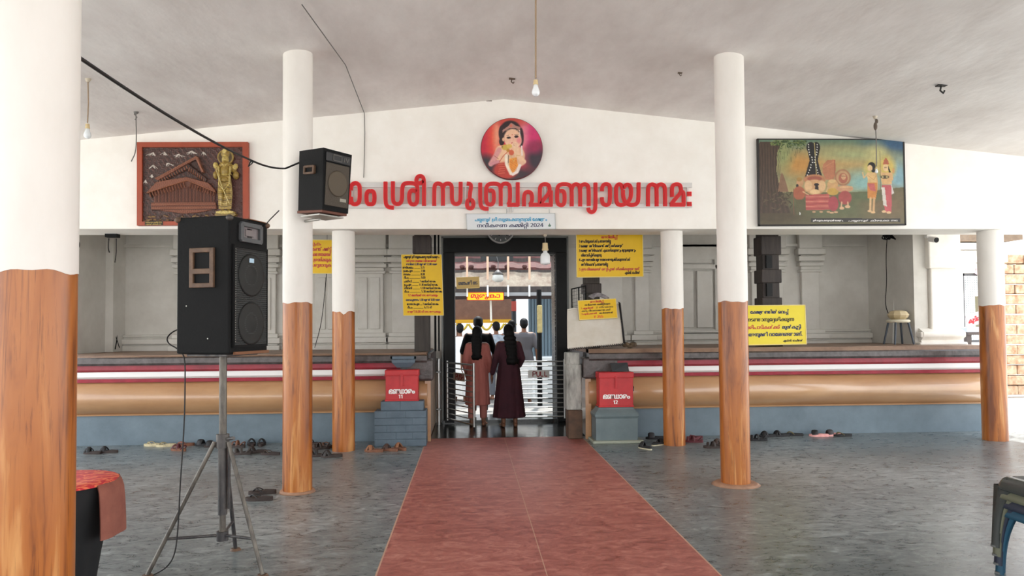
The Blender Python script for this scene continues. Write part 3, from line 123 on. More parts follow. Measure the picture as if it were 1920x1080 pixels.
[203,1257,[[315,142,34,0,42,-13,13,-11,-5,-2,20,14,40,12,33,0,40,0,52,-19,28,-31,1,-19,0,-17,-16,-26,-36,-22,-23,-10,-27,15,18,7,28,16,14,22,1,15,0,15,-18,22,-34,14,-23,0,-20,0,-28,-8,-7,-7,-6,-6,-4,-15,1,-15,1,-73,-41,0,1,79,0,13,-8,18,-9,5,-8,4,-22,5,-17,0,-16,0,-22,-6,-7,-4,-10,-5,-10,-17,1,-15,1,-77,-41,0,1,73,0,14,-4,17,-5,5,-10,7,-26,8,-17,0,-22,0,-36,-14,-20,-22,1,-15,0,-15,16,-22,28,-16,17,-6,-29,-16,-22,9,-32,21,-20,27,1,18,0,20,30,31,56,18,39,0,24,0,32,-7,24,-11,9,-8,-5,2,16,12,46,12]]],
[206,1335,[[145,142,22,0,32,-6,26,-12,9,-8,17,-49,1,-67,-41,0,1,73,0,14,-4,17,-5,5,-10,7,-26,8,-17,0,-22,0,-36,-14,-20,-22,1,-15,0,-15,16,-22,28,-16,17,-6,-29,-16,-22,9,-32,21,-20,27,1,18,0,20,30,31,56,18],[341,142,26,0,40,-5,21,-6,13,-5,34,-10,44,-37,1,-24,0,-18,-24,-26,-44,-14,-33,0,-32,0,-46,14,-24,26,1,18,0,16,22,27,38,21,25,7,9,4,22,6,46,6,29,0,36,0,56,-12,38,-19,18,-26,1,-15,0,-17,-20,-27,-36,-21,-23,-7,-25,16,18,4,26,15,18,21,1,14,0,16,-24,25,-50,15,-35,0,-14,0,-26,-1,-11,-3,-15,-3,-18,-5,-32,-17,-20,-25,1,-15,0,-16,16,-17,28,-8,15,0,16,0,26,8,16,17,1,16,0,15,-16,24,-32,18,-19,6,-11,2,-6,2,-14,1,-16,1,-11,0,-26,0,-34,-6,-9,-6,-12,-6,-14,-18,1,-16,1,-62,-37,0,1,42,13,62,14,8,30,12,44,8]]],
[208,896,[[169,-14,26,0,34,-10,16,-14,1,-8,0,-6,-4,-10,-5,-3,-13,3,151,0,1,79,43,0,1,-97,-207,0,-9,14,6,3,8,7,1,7,0,8,-20,10,-19,0,-20,0,-22,-10,1,-7,0,-6,12,-10,11,-4,-21,-12,-16,6,-20,15,1,11,0,10,18,15,36,9],[115,86,34,0,44,-12,22,-20,1,-11,0,-10,-14,-15,-7,-4,-13,4,193,0,1,120,43,0,1,-138,-247,0,-13,13,10,5,12,12,1,10,0,13,-30,16,-27,0,-18,0,-24,-8,-14,-12,1,-8,0,-9,14,-14,17,-5,-23,-15,-20,8,-28,21,1,15,0,13,24,20,44,11]]],
[215,1240,[[177,142,28,0,40,-5,32,-8,13,-6,12,-6,18,-16,6,-21,1,-12,1,-68,-293,0,1,67,0,13,8,21,18,16,13,6,20,9,52,10],[155,124,-22,0,-32,-11,-9,-9,-8,-6,-10,-21,1,-15,1,-45,5,0,34,13,52,28,30,29,1,13,0,8,-8,10,-16,6],[237,98,0,-14,-28,-29,-48,-29,-35,-15,1,5,14,1,28,1,15,0,109,0,1,44,0,19,-14,24,-34,15,-25,4,3,1,8,-5,12,-12],[437,142,40,0,56,-10,19,-8,14,-7,18,-16,8,-21,1,-14,1,-66,-295,0,1,68,0,12,8,20,16,16,13,7,12,6,28,8,40,5],[413,124,-20,0,-32,-11,-11,-9,-8,-6,-8,-21,1,-15,1,-45,3,0,34,13,52,28,32,29,1,13,0,8,-8,10,-18,6],[495,98,0,-14,-26,-29,-50,-29,-33,-15,-1,5,14,1,28,1,15,0,109,0,1,44,0,19,-14,24,-32,15,-27,4,3,1,10,-5,10,-12]]],
[219,1035,[[331,-2,-12,0,-30,1,-28,5,-13,3,-2,1,-10,2,-1,1,-28,9,-32,24,-16,26,1,14,0,10,10,18,9,6,5,3,10,7,26,9,32,5,17,0,50,0,56,-32,1,-27,0,-23,-40,-36,-31,-11,-4,-1,-8,-2,-3,-2,-20,-6,-48,-5,-23,0,-40,0,-62,13,-44,23,-22,32,1,19,0,17,26,26,50,15,33,0,28,0,40,-11,15,-9,-29,-14,-6,6,-26,10,-19,0,-18,0,-30,-9,-16,-18,1,-14,0,-18,28,-31,56,-20,45,0,10,0,22,1,11,1,6,2,12,2,5,0,18,5,30,17,20,25,1,16,0,15,-18,18,-28,8,-15,0,-18,0,-28,-10,-16,-18,1,-13,0,-13,16,-26,30,-19,23,-5,4,-2,8,0,5,-1,10,-1,24,-2,13,0,42,0,54,17,26,29,1,18,0,15,-18,26,-17,11,37,12,22,-14,22,-32,1,-18,0,-18,-20,-29,-44,-22,-62,-11],[455,31,1,-99,-253,0,-19,18,97,34,16,6,48,14,21,5,41,-3,-117,-42,-12,-4,-26,-9,-11,-4,1,1,12,1,40,1,21,0,109,0,1,65]]],
[220,674,[[171,142,38,0,56,-11,36,-19,18,-24,1,-14,0,-17,-22,-25,-36,-20,-23,-7,-23,16,16,5,28,14,16,19,1,13,0,15,-24,23,-46,14,-33,0,-32,0,-48,-14,-24,-24,1,-14,0,-18,32,-26,29,-8,-23,-15,-22,6,-36,19,-22,26,1,17,0,15,20,24,38,19,56,11],[169,14,38,0,48,-14,24,-22,1,-14,0,-17,-30,-23,-19,-8,-25,13,16,5,20,17,1,11,0,10,-16,16,-30,9,-23,0,-32,0,-36,-21,1,-14,0,-11,16,-16,21,-6,-25,-13,-20,7,-30,23,1,17,0,14,24,23,48,14]]],
[222,859,[[153,142,30,0,46,-8,15,-7,16,-8,14,-23,1,-16,1,-24,-197,0,1,-38,279,0,1,120,43,0,1,-138,-129,0,-12,0,-28,0,-13,1,-113,0,-14,-1,-26,0,-11,0,-11,0,1,78,0,19,16,22,17,7,16,8,44,8],[153,124,-40,0,-38,-21,1,-23,1,-7,155,0,1,7,0,24,-36,20],[301,-84,-20,0,-32,5,-11,6,-10,5,-12,17,1,13,1,0,0,10,-8,15,-7,5,-8,4,-22,4,-17,0,-18,0,-32,-7,-20,-14,-3,-9,0,-2,0,-6,1,-3,0,-11,10,-12,18,-5,9,0,18,0,16,8,1,9,0,8,-18,8,-13,0,-16,0,-26,-8,-9,-5,-5,12,12,7,32,9,21,0,30,0,32,-18,1,-13,0,-14,-36,-18,-33,0,-34,0,-38,24,1,20,0,12,16,20,28,14,40,7,25,0,16,0,28,-2,22,-4,9,-3,10,-4,16,-11,6,-15,1,-10,1,-1,0,-8,4,-12,7,-3,6,-4,18,-4,13,0,26,0,30,16,1,14,0,13,-22,19,-15,7,23,13,24,-10,30,-24,1,-17,0,-14,-22,-21,-40,-12]]],
[223,1431,[[201,124,-30,0,-46,-5,-34,-9,-24,-11,-5,-7,0,-1,2,-3,1,0,-2,-3,-2,-5,1,-2,0,-16,22,-16,25,0,24,0,20,13,1,9,0,5,-8,9,-18,6,-13,0,-24,0,-30,-14,-9,-6,-11,14,8,5,24,10,32,7,19,0,26,0,34,-10,14,-17,1,-9,0,-10,-16,-18,-38,-11,-29,0,-24,0,-40,11,-20,22,1,16,0,14,24,23,46,17,66,10,45,0,48,0,60,-10,28,-18,1,-14,0,-8,-12,-14,-30,-10,-23,-2,-45,4,1,8,5,0,16,0,24,2,9,3,10,3,6,8,1,5,0,8,-18,11,-40,6],[343,36,0,-8,-10,-13,-11,-5,-8,-3,-20,-5,-32,-2,-23,0,-105,0,-20,0,-22,-2,-3,-1,-8,-2,-8,-7,1,-4,0,-3,4,-7,9,-2,6,-2,22,-2,23,0,305,0,57,-18,-361,0,-26,0,-36,4,-13,4,-12,4,-16,13,1,8,0,9,14,14,15,4,6,2,18,4,26,2,19,0,113,0,20,0,28,2,9,3,4,3,8,7,1,5,0,6,-8,8,-9,2,-6,3,-24,3,-19,0,-7,0,1,13,53,-2,34,-3,32,-19],[553,124,-28,0,-46,-5,-34,-9,-24,-11,-5,-7,0,-1,2,-3,1,0,-2,-3,-2,-5,1,-2,0,-16,22,-16,25,0,22,0,20,13,1,9,0,5,-8,9,-16,6,-15,0,-22,0,-30,-14,-9,-6,-11,14,8,5,24,10,30,7,21,0,26,0,34,-10,14,-17,1,-9,0,-10,-18,-18,-36,-11,-29,0,-26,0,-38,11,-20,22,1,16,0,14,22,23,48,17,66,10,43,0,48,0,60,-10,30,-18,1,-14,0,-8,-14,-14,-28,-10,-23,-2,-47,4,1,8,5,0,18,0,24,2,9,3,10,3,6,8,1,5,0,8,-18,11,-40,6],[697,36,0,-8,-12,-13,-9,-5,-8,-3,-22,-5,-30,-2,-23,0,-105,0,-20,0,-22,-2,-5,-1,-8,-2,-6,-7,1,-4,0,-3,4,-7,7,-2,8,-2,22,-2,23,0,205,0,1,-18,-207,0,-16,0,-24,2,-20,3,-7,3,-14,4,-20,13,1,8,0,9,14,14,13,4,8,2,18,4,26,2,17,0,115,0,20,0,26,2,9,3,6,3,6,7,1,5,0,6,-8,8,-7,2,-8,3,-22,3,-19,0,-9,0,1,13,55,-2,34,-3,32,-19]]],
[235,1237,[[115,86,34,0,44,-12,22,-20,1,-11,0,-10,-14,-15,-7,-4,-13,4,145,0,-5,-18,-151,0,-13,13,10,5,12,12,1,10,0,13,-30,16,-27,0,-18,0,-24,-8,-14,-12,1,-8,0,-9,14,-14,17,-5,-23,-15,-20,8,-28,21,1,15,0,13,24,20,44,11],[435,142,40,0,56,-10,19,-8,14,-7,18,-16,8,-21,1,-14,1,-66,-299,0,1,67,0,13,8,21,16,16,15,6,18,9,52,10],[411,124,-20,0,-32,-11,-9,-9,-8,-6,-10,-21,1,-15,1,-45,3,0,34,13,54,28,30,29,1,13,0,8,-8,10,-18,6],[493,98,0,-14,-26,-29,-50,-29,-33,-15,-1,5,16,1,28,1,13,0,111,0,1,44,0,19,-14,24,-34,15,-25,4,1,1,10,-5,10,-12]]],
[276,250,[[89,29,5,-3,-4,-8,-14,-21,-16,-20,-9,-9,-31,0,4,10,10,22,8,20,3,9]]],
[278,268,[[69,-3,-14,0,-18,8,1,9,0,10,18,7,15,0,12,0,18,-7,1,-10,0,-9,-18,-8]]],
[280,572,[[145,-3,-40,0,-52,21,-28,41,1,30,0,31,26,41,54,20,41,0,38,0,52,-21,28,-40,1,-31,0,-23,-14,-35,-30,-23,-46,-11],[145,16,24,0,30,13,14,21,6,26,1,13,0,13,-6,25,-16,22,-28,13,-23,0,-26,0,-30,-13,-14,-21,-6,-26,1,-13,0,-14,6,-27,16,-20,30,-12]]],
[281,572,[[179,0,-41,0,1,125,0,10,0,15,1,6,-4,-2,-8,-5,-5,-2,-49,-21,-23,15,99,37,37,0]]],
[282,572,[[25,0,1,18,95,48,26,13,36,21,20,20,1,12,0,10,-16,13,-28,7,-17,0,-26,0,-38,-8,-21,-8,-23,14,18,7,34,9,38,5,21,0,30,0,50,-11,28,-21,1,-15,0,-14,-24,-25,-42,-24,-25,-13,-73,-37,1,-1,181,0,1,-20]]],
[283,572,[[121,-3,-28,0,-50,5,-19,5,1,20,24,-5,52,-6,25,0,44,0,46,18,1,17,0,11,-22,14,-44,7,-33,0,-33,0,1,19,35,0,28,0,40,8,22,15,1,10,0,13,-34,15,-31,0,-26,0,-40,-7,-21,-8,-23,15,24,9,56,9,33,0,30,0,50,-9,32,-20,1,-15,0,-11,-18,-18,-34,-12,-23,-2,1,-1,42,-3,44,-22,1,-18,0,-19,-38,-23,-62,-11]]],
[284,572,[[183,0,1,40,-171,0,1,19,169,121,47,0,1,-120,53,0,1,-20,-51,0,1,-40],[55,60,129,0,1,56,0,6,0,12,2,14,1,8,-1,0,-4,-5,-10,-9,-7,-6]]],
[285,572,[[125,-3,-28,0,-48,5,-15,5,1,21,20,-6,52,-6,21,0,28,0,40,9,20,17,1,12,0,19,-44,18,-43,0,-14,0,-30,-2,-17,-2,-21,7,15,84,179,0,1,-20,-139,0,-7,-51,14,1,28,2,13,0,34,0,54,-12,32,-24,1,-17,0,-20,-34,-27,-60,-13]]],
[286,572,[[149,-3,-32,0,-46,13,-30,22,-12,28,1,16,0,21,12,34,26,25,40,17,52,8,33,0,14,0,22,-1,9,-1,1,-19,-8,2,-22,1,-11,0,-40,0,-52,-15,-28,-32,1,-25,3,0,10,7,24,9,32,5,19,0,34,0,46,-14,24,-24,1,-17,0,-17,-26,-28,-52,-15],[149,16,34,0,36,22,1,19,0,18,-34,19,-33,0,-24,0,-34,-9,-20,-15,1,-8,0,-9,10,-17,20,-13,28,-7]]],
[287,572,[[69,0,149,158,-193,0,1,20,241,0,1,-16,-145,-162]]],
[288,572,[[145,-3,-32,0,-56,10,-32,21,1,17,0,11,18,17,32,15,27,5,-22,7,-28,13,-14,17,1,9,0,15,30,18,50,9,29,0,28,0,48,-9,30,-18,1,-16,0,-8,-14,-16,-30,-14,-23,-6,22,-5,36,-13,20,-18,1,-12,0,-16,-32,-22,-52,-11],[145,15,30,0,44,15,1,16,0,8,-14,12,-32,12,-27,4,-7,2,-24,-5,-30,-11,-14,-14,1,-9,0,-14,40,-16],[145,103,24,5,26,10,14,12,1,8,0,13,-40,13,-25,0,-28,0,-34,-14,1,-12,0,-10,16,-12,30,-8]]],
[289,572,[[97,-3,-10,0,-28,1,-7,2,1,18,10,-2,22,-1,13,0,30,0,44,9,28,18,16,27,3,19,-1,0,-10,-7,-24,-9,-32,-5,-19,0,-32,0,-46,13,-24,25,1,16,0,18,28,27,50,15,37,0,32,0,46,-13,28,-22,16,-27,1,-15,0,-22,-14,-34,-26,-26,-40,-16,-52,-9],[137,84,22,0,36,10,20,14,1,9,0,8,-10,17,-20,13,-28,8,-17,0,-34,0,-36,-22,1,-20,0,-18,34,-19]]],
[317,572,[[143,0,-105,69,5,19,21,0,24,0,28,4,9,6,6,4,8,12,1,10,0,12,-10,14,-7,4,-8,5,-20,3,-19,0,-31,0,1,16,221,0,1,-16,-103,0,14,-6,14,-18,1,-14,0,-16,-22,-22,-42,-14,-29,-2,-1,2,113,-72],[37,118,1,16,221,0,1,-16]]],
]
TXT = {
  'committee': [[44,219,203,68,118,3,162,56,66,3,58,67,162,46,235,37,160,58,161,64,48,65,3,72,167,162,38,6],[42,55,66,23,50,37,3,23,215,65,220,65,3,282,280,282,284]],
  'timing': [[44,219,203,68,118,3,162,56,66,3,58,67,162,46,235,37,160,3,58,161,64,48,65,3,72,167,162,38,6],[40,118,56,42,3,58,48,49,3,55,65,55,50,175,120],[50,64,55,65,71,52,3,285,278,280,280,3,48,67,38,119,3,281,282,278,280,280,3,55,71,50],[9,47,65,72,57,23,6,3,278,278,278,278,278,278,278,278,278,278,278,278,3,285,278,281,285],[13,57,7,44,68,30,3,278,278,278,278,278,278,278,278,278,278,278,278,3,287,278,280,280],[42,55,23,6,3,278,278,278,278,278,278,278,278,278,278,278,278,278,278,278,278,3,288,278,280,280],[40,66,44,6,3,278,278,278,278,278,278,278,278,278,278,278,278,278,278,278,278,278,278,278,3,289,278,280,280],[44,206,66,50,33,65,3,278,278,278,278,278,278,278,278,278,278,278,278,278,3,287,3,48,37,65,163,77,3,72,56,57,6],[13,176,44,68,30,3,278,278,278,278,278,278,278,278,278,278,278,278,278,3,281,281,278,283,280,3,48,37,65,163,77,3,72,56,57,6],[56,66,72,55,52,65,3,278,278,278,278,278,278,278,278,278,278,278,278,278,3,281,282,278,280,280,3,48,37,65,163,77,3,72,56,57,6],[40,66,44,6,3,278,278,278,278,278,278,278,278,278,278,278,278,278,278,278,278,278,278,278,3,285,278,283,280,3,48,37,65,163,77,3,72,56,57,6],[281,282,3,48,37,65,163,77,3,42,33,3,9,33,163,67,6],[73,55,23,67,72,203,50,6,3,285,278,280,280,3,48,67,38,119,3,288,278,280,280,3,55,71,50],[9,196,64,54,44,68,30,3,278,278,278,278,3,287,3,48,37,65,163,77,3,72,56,57,6],[40,66,44,6,3,278,278,278,278,278,278,278,278,278,278,278,278,278,278,278,278,3,286,278,281,285,3,42,77],[50,64,162,38,65,3,288,278,280,280,3,42,77,3,42,33,3,9,33,163,67,6]],
  'notice': [[9,51,65,49,65,208,77],[281,3,9,59,65,201,67,163,120,163,77,3,162,44,72,55,56,42,48,65,222],[282,3,72,167,162,38,3,48,38,65,52,65,42,23,196,77,3,57,118,184,77,3,41,50,65,163,50,67,38,77],[283,3,72,167,162,38,3,48,38,65,52,65,42,23,196,77,3,44,67,23,55,52,65,163,67,203,38,67,6,3,48,67,51,67,163,67,203,38,67,6],[42,65,72,50,64,41,65,176,65,50,65,163,67,203,67],[284,3,44,67,52,3,55,64,52,64,49,77,48,3,48,67,38,52,64,49,55,3,9,42,67,57,77,34,65,163,67,203,55,118,163,77],[48,38,65,52,65,42,23,196,77,3,162,44,72,55,56,42,48,65,222],[285,3,12,3,42,65,49,48,175,120,3,71,38,220,65,176,64,119,3,56,65,167,65,163,67,203,38,64,37,77],[17,23,77,58,65,278,3,21,45,66,58,118]],
  'price': [[9,51,65,49,65,208,77],[42,55,66,23,50,37,3,23,215,65,220,65,49,67,71,33],[281,3,28,67,220,67,55,65,53,163,77],[282,3,42,65,51,48,64,52],[20,50,67,3,40,65,55,58,72,196,163,77],[283,3,44,67,57,77,44,64,182,52,65],[317,3,282,285,285]],
  'permit': [[72,167,162,38,196,65,119,3,71,55,176,77],[42,33,196,64,42,67,72,199,56,65,163,67,203],[44,50,65,44,64,33,65,23,120,163,77],[3,48,67,117,23,68,184,65],[9,42,67,48,38,65,3,55,64,72,175,191,38,64,37,77,278],[17,23,77,58,65,278,3,21,45,66,58,118]],
  'hidden': [[162,56,200,65,163,67,23],[72,167,162,38,196,65,42,23,196,77,3,57,118,184,77],[162,44,72,55,56,65,163,67,203,3,47,164,30,42,175,120],[55,162,58,77,38,41,64,50,37,6,3,162,56,200,65,163,67,23],[48,64,42,160,48,64,49,65,3,71,44,50,67,48,64,51,67,23]],
  'box': [[47,187,64,50,6],[281,281],[281,282]],
  'muruka': [[48,67,50,67,23,64]],
  'water': [[23,67,33,65,71,55,223,6]],
  'brown': [[25,37,44,38,65,3,42,33]],
  'caption': [[162,56,66,3,58,67,162,46,235,37,160,58,161,64,48,65,3,72,167,162,38,6,276],[44,219,203,68,118,3,23,65,54,72,163,3,42,33]],
}

# ------------------------------------------------------------------ materials
def L(c):
    return tuple((v / 255 / 12.92) if v / 255 <= 0.04045 else ((v / 255 + 0.055) / 1.055) ** 2.4 for v in c)
MATS = {}
def M(name, rgb, rough=0.6, metal=0.0, spec=0.5, var=None, vs=6.0, va=0.5, stretch=(1, 1, 1), bump=0.0, bs=40.0, emit=0.0, detail=6.0, alpha=1.0, coat=0.0, lo=.3, hi=.7):
    "var: second colour mixed in by noise of scale vs"
    if name in MATS: return MATS[name]
    m = bpy.data.materials.new(name); m.use_nodes = True; nt = m.node_tree; b = nt.nodes['Principled BSDF']
    b.inputs['Base Color'].default_value = (*L(rgb), 1); b.inputs['Roughness'].default_value = rough
    b.inputs['Metallic'].default_value = metal; b.inputs['Specular IOR Level'].default_value = spec
    if coat: b.inputs['Coat Weight'].default_value = coat; b.inputs['Coat Roughness'].default_value = .12
    if alpha < 1: b.inputs['Alpha'].default_value = alpha
    if emit: b.inputs['Emission Color'].default_value = (*L(rgb), 1); b.inputs['Emission Strength'].default_value = emit
    tc = mp = None
    if var or bump:
        tc = nt.nodes.new('ShaderNodeTexCoord'); mp = nt.nodes.new('ShaderNodeMapping'); mp.inputs['Scale'].default_value = stretch
        nt.links.new(tc.outputs['Object'], mp.inputs[0])
    if var:
        no = nt.nodes.new('ShaderNodeTexNoise'); no.inputs['Scale'].default_value = vs; no.inputs['Detail'].default_value = detail
        no.inputs['Roughness'].default_value = .65
        nt.links.new(mp.outputs[0], no.inputs['Vector'])
        r = nt.nodes.new('ShaderNodeValToRGB'); r.color_ramp.elements[0].position = lo; r.color_ramp.elements[1].position = hi
        r.color_ramp.elements[0].color = (*L(rgb), 1); r.color_ramp.elements[1].color = (*[a + (c - a) * va * 2 if va < .5 else c for a, c in zip(L(rgb), L(var))], 1)
        nt.links.new(no.outputs['Fac'], r.inputs[0]); nt.links.new(r.outputs[0], b.inputs['Base Color'])
    if bump:
        n2 = nt.nodes.new('ShaderNodeTexNoise'); n2.inputs['Scale'].default_value = bs; n2.inputs['Detail'].default_value = 4
        nt.links.new(mp.outputs[0], n2.inputs['Vector'])
        bp = nt.nodes.new('ShaderNodeBump'); bp.inputs['Strength'].default_value = bump; bp.inputs['Distance'].default_value = .01
        nt.links.new(n2.outputs['Fac'], bp.inputs['Height']); nt.links.new(bp.outputs[0], b.inputs['Normal'])
    MATS[name] = m; return m

def M_paint(name, rough=.45, bump=0.0):
    "artwork pigment carried by the mesh's colour attribute"
    if name in MATS: return MATS[name]
    m = bpy.data.materials.new(name); m.use_nodes = True; nt = m.node_tree; b = nt.nodes['Principled BSDF']
    a = nt.nodes.new('ShaderNodeAttribute'); a.attribute_name = 'pigment'; nt.links.new(a.outputs['Color'], b.inputs['Base Color'])
    b.inputs['Roughness'].default_value = rough; MATS[name] = m; return m

def M_wood_paint():
    "painted imitation wood: vertical orange-brown grain with darker veins"
    m = bpy.data.materials.new('painted_wood_grain'); m.use_nodes = True; nt = m.node_tree; b = nt.nodes['Principled BSDF']
    tc = nt.nodes.new('ShaderNodeTexCoord')
    oi = nt.nodes.new('ShaderNodeObjectInfo'); ad = nt.nodes.new('ShaderNodeVectorMath'); ad.operation = 'ADD'
    sc_ = nt.nodes.new('ShaderNodeVectorMath'); sc_.operation = 'SCALE'; sc_.inputs[0].default_value = (7, 3, 5)
    nt.links.new(oi.outputs['Random'], sc_.inputs['Scale']); nt.links.new(tc.outputs['Object'], ad.inputs[0]); nt.links.new(sc_.outputs[0], ad.inputs[1])
    def noise(scale, st, det, rough=.6, dist=0):
        mp = nt.nodes.new('ShaderNodeMapping'); mp.inputs['Scale'].default_value = st; nt.links.new(ad.outputs[0], mp.inputs[0])
        n = nt.nodes.new('ShaderNodeTexNoise'); n.inputs['Scale'].default_value = scale; n.inputs['Detail'].default_value = det
        n.inputs['Roughness'].default_value = rough; n.inputs['Distortion'].default_value = dist
        nt.links.new(mp.outputs[0], n.inputs['Vector']); return n
    n1 = noise(8, (1, 1, .10), 4, .55, 1.1); r1 = nt.nodes.new('ShaderNodeValToRGB'); e = r1.color_ramp.elements
    e[0].position = .32; e[0].color = (*L((122, 64, 24)), 1); e[1].position = .7; e[1].color = (*L((206, 148, 88)), 1)
    k = e.new(.45); k.color = (*L((166, 96, 38)), 1); k = e.new(.58); k.color = (*L((176, 106, 46)), 1)
    nt.links.new(n1.outputs['Fac'], r1.inputs[0])
    n2 = noise(26, (1, 1, .045), 6, .72, 1.6); r2 = nt.nodes.new('ShaderNodeValToRGB'); e = r2.color_ramp.elements
    e[0].position = .34; e[0].color = (.34, .24, .17, 1); e[1].position = .47; e[1].color = (1, 1, 1, 1)
    nt.links.new(n2.outputs['Fac'], r2.inputs[0])
    mx = nt.nodes.new('ShaderNodeMix'); mx.data_type = 'RGBA'; mx.blend_type = 'MULTIPLY'; mx.inputs['Factor'].default_value = .8
    nt.links.new(r1.outputs[0], mx.inputs['A']); nt.links.new(r2.outputs[0], mx.inputs['B'])
    nt.links.new(mx.outputs['Result'], b.inputs['Base Color'])
    b.inputs['Roughness'].default_value = .3
    MATS['wood'] = m; return m

def M_floor(name, dark, mid, light, rough, sc1=2.2):
    m = bpy.data.materials.new(name); m.use_nodes = True; nt = m.node_tree; b = nt.nodes['Principled BSDF']
    tc = nt.nodes.new('ShaderNodeTexCoord')
    def noise(scale, st, det, rg, dist):
        mp = nt.nodes.new('ShaderNodeMapping'); mp.inputs['Scale'].default_value = st; nt.links.new(tc.outputs['Object'], mp.inputs[0])
        n = nt.nodes.new('ShaderNodeTexNoise'); n.inputs['Scale'].default_value = scale; n.inputs['Detail'].default_value = det
        n.inputs['Roughness'].default_value = rg; n.inputs['Distortion'].default_value = dist
        nt.links.new(mp.outputs[0], n.inputs['Vector']); return n
    n1 = noise(sc1 * 2.0, (.7, 1.25, 1), 10, .74, 1.2); n2 = noise(.45, (1, 1, 1), 3, .5, .3)
    ad = nt.nodes.new('ShaderNodeMath'); ad.operation = 'MULTIPLY_ADD'; ad.inputs[1].default_value = .7
    ml = nt.nodes.new('ShaderNodeMath'); ml.operation = 'MULTIPLY'; ml.inputs[1].default_value = .3
    nt.links.new(n2.outputs['Fac'], ml.inputs[0]); nt.links.new(n1.outputs['Fac'], ad.inputs[0]); nt.links.new(ml.outputs[0], ad.inputs[2])
    r = nt.nodes.new('ShaderNodeValToRGB'); e = r.color_ramp.elements
    e[0].position = .36; e[0].color = (*L(dark), 1); e[1].position = .63; e[1].color = (*L(light), 1); k = e.new(.5); k.color = (*L(mid), 1)
    nt.links.new(ad.outputs[0], r.inputs[0]); nt.links.new(r.outputs[0], b.inputs['Base Color'])
    rr = nt.nodes.new('ShaderNodeMapRange'); rr.inputs['To Min'].default_value = rough - .1; rr.inputs['To Max'].default_value = rough + .15
    nt.links.new(n1.outputs['Fac'], rr.inputs['Value']); nt.links.new(rr.outputs[0], b.inputs['Roughness'])
    bp = nt.nodes.new('ShaderNodeBump'); bp.inputs['Strength'].default_value = .05; bp.inputs['Distance'].default_value = .01
    nt.links.new(n1.outputs['Fac'], bp.inputs['Height']); nt.links.new(bp.outputs[0], b.inputs['Normal'])
    MATS[name] = m; return m

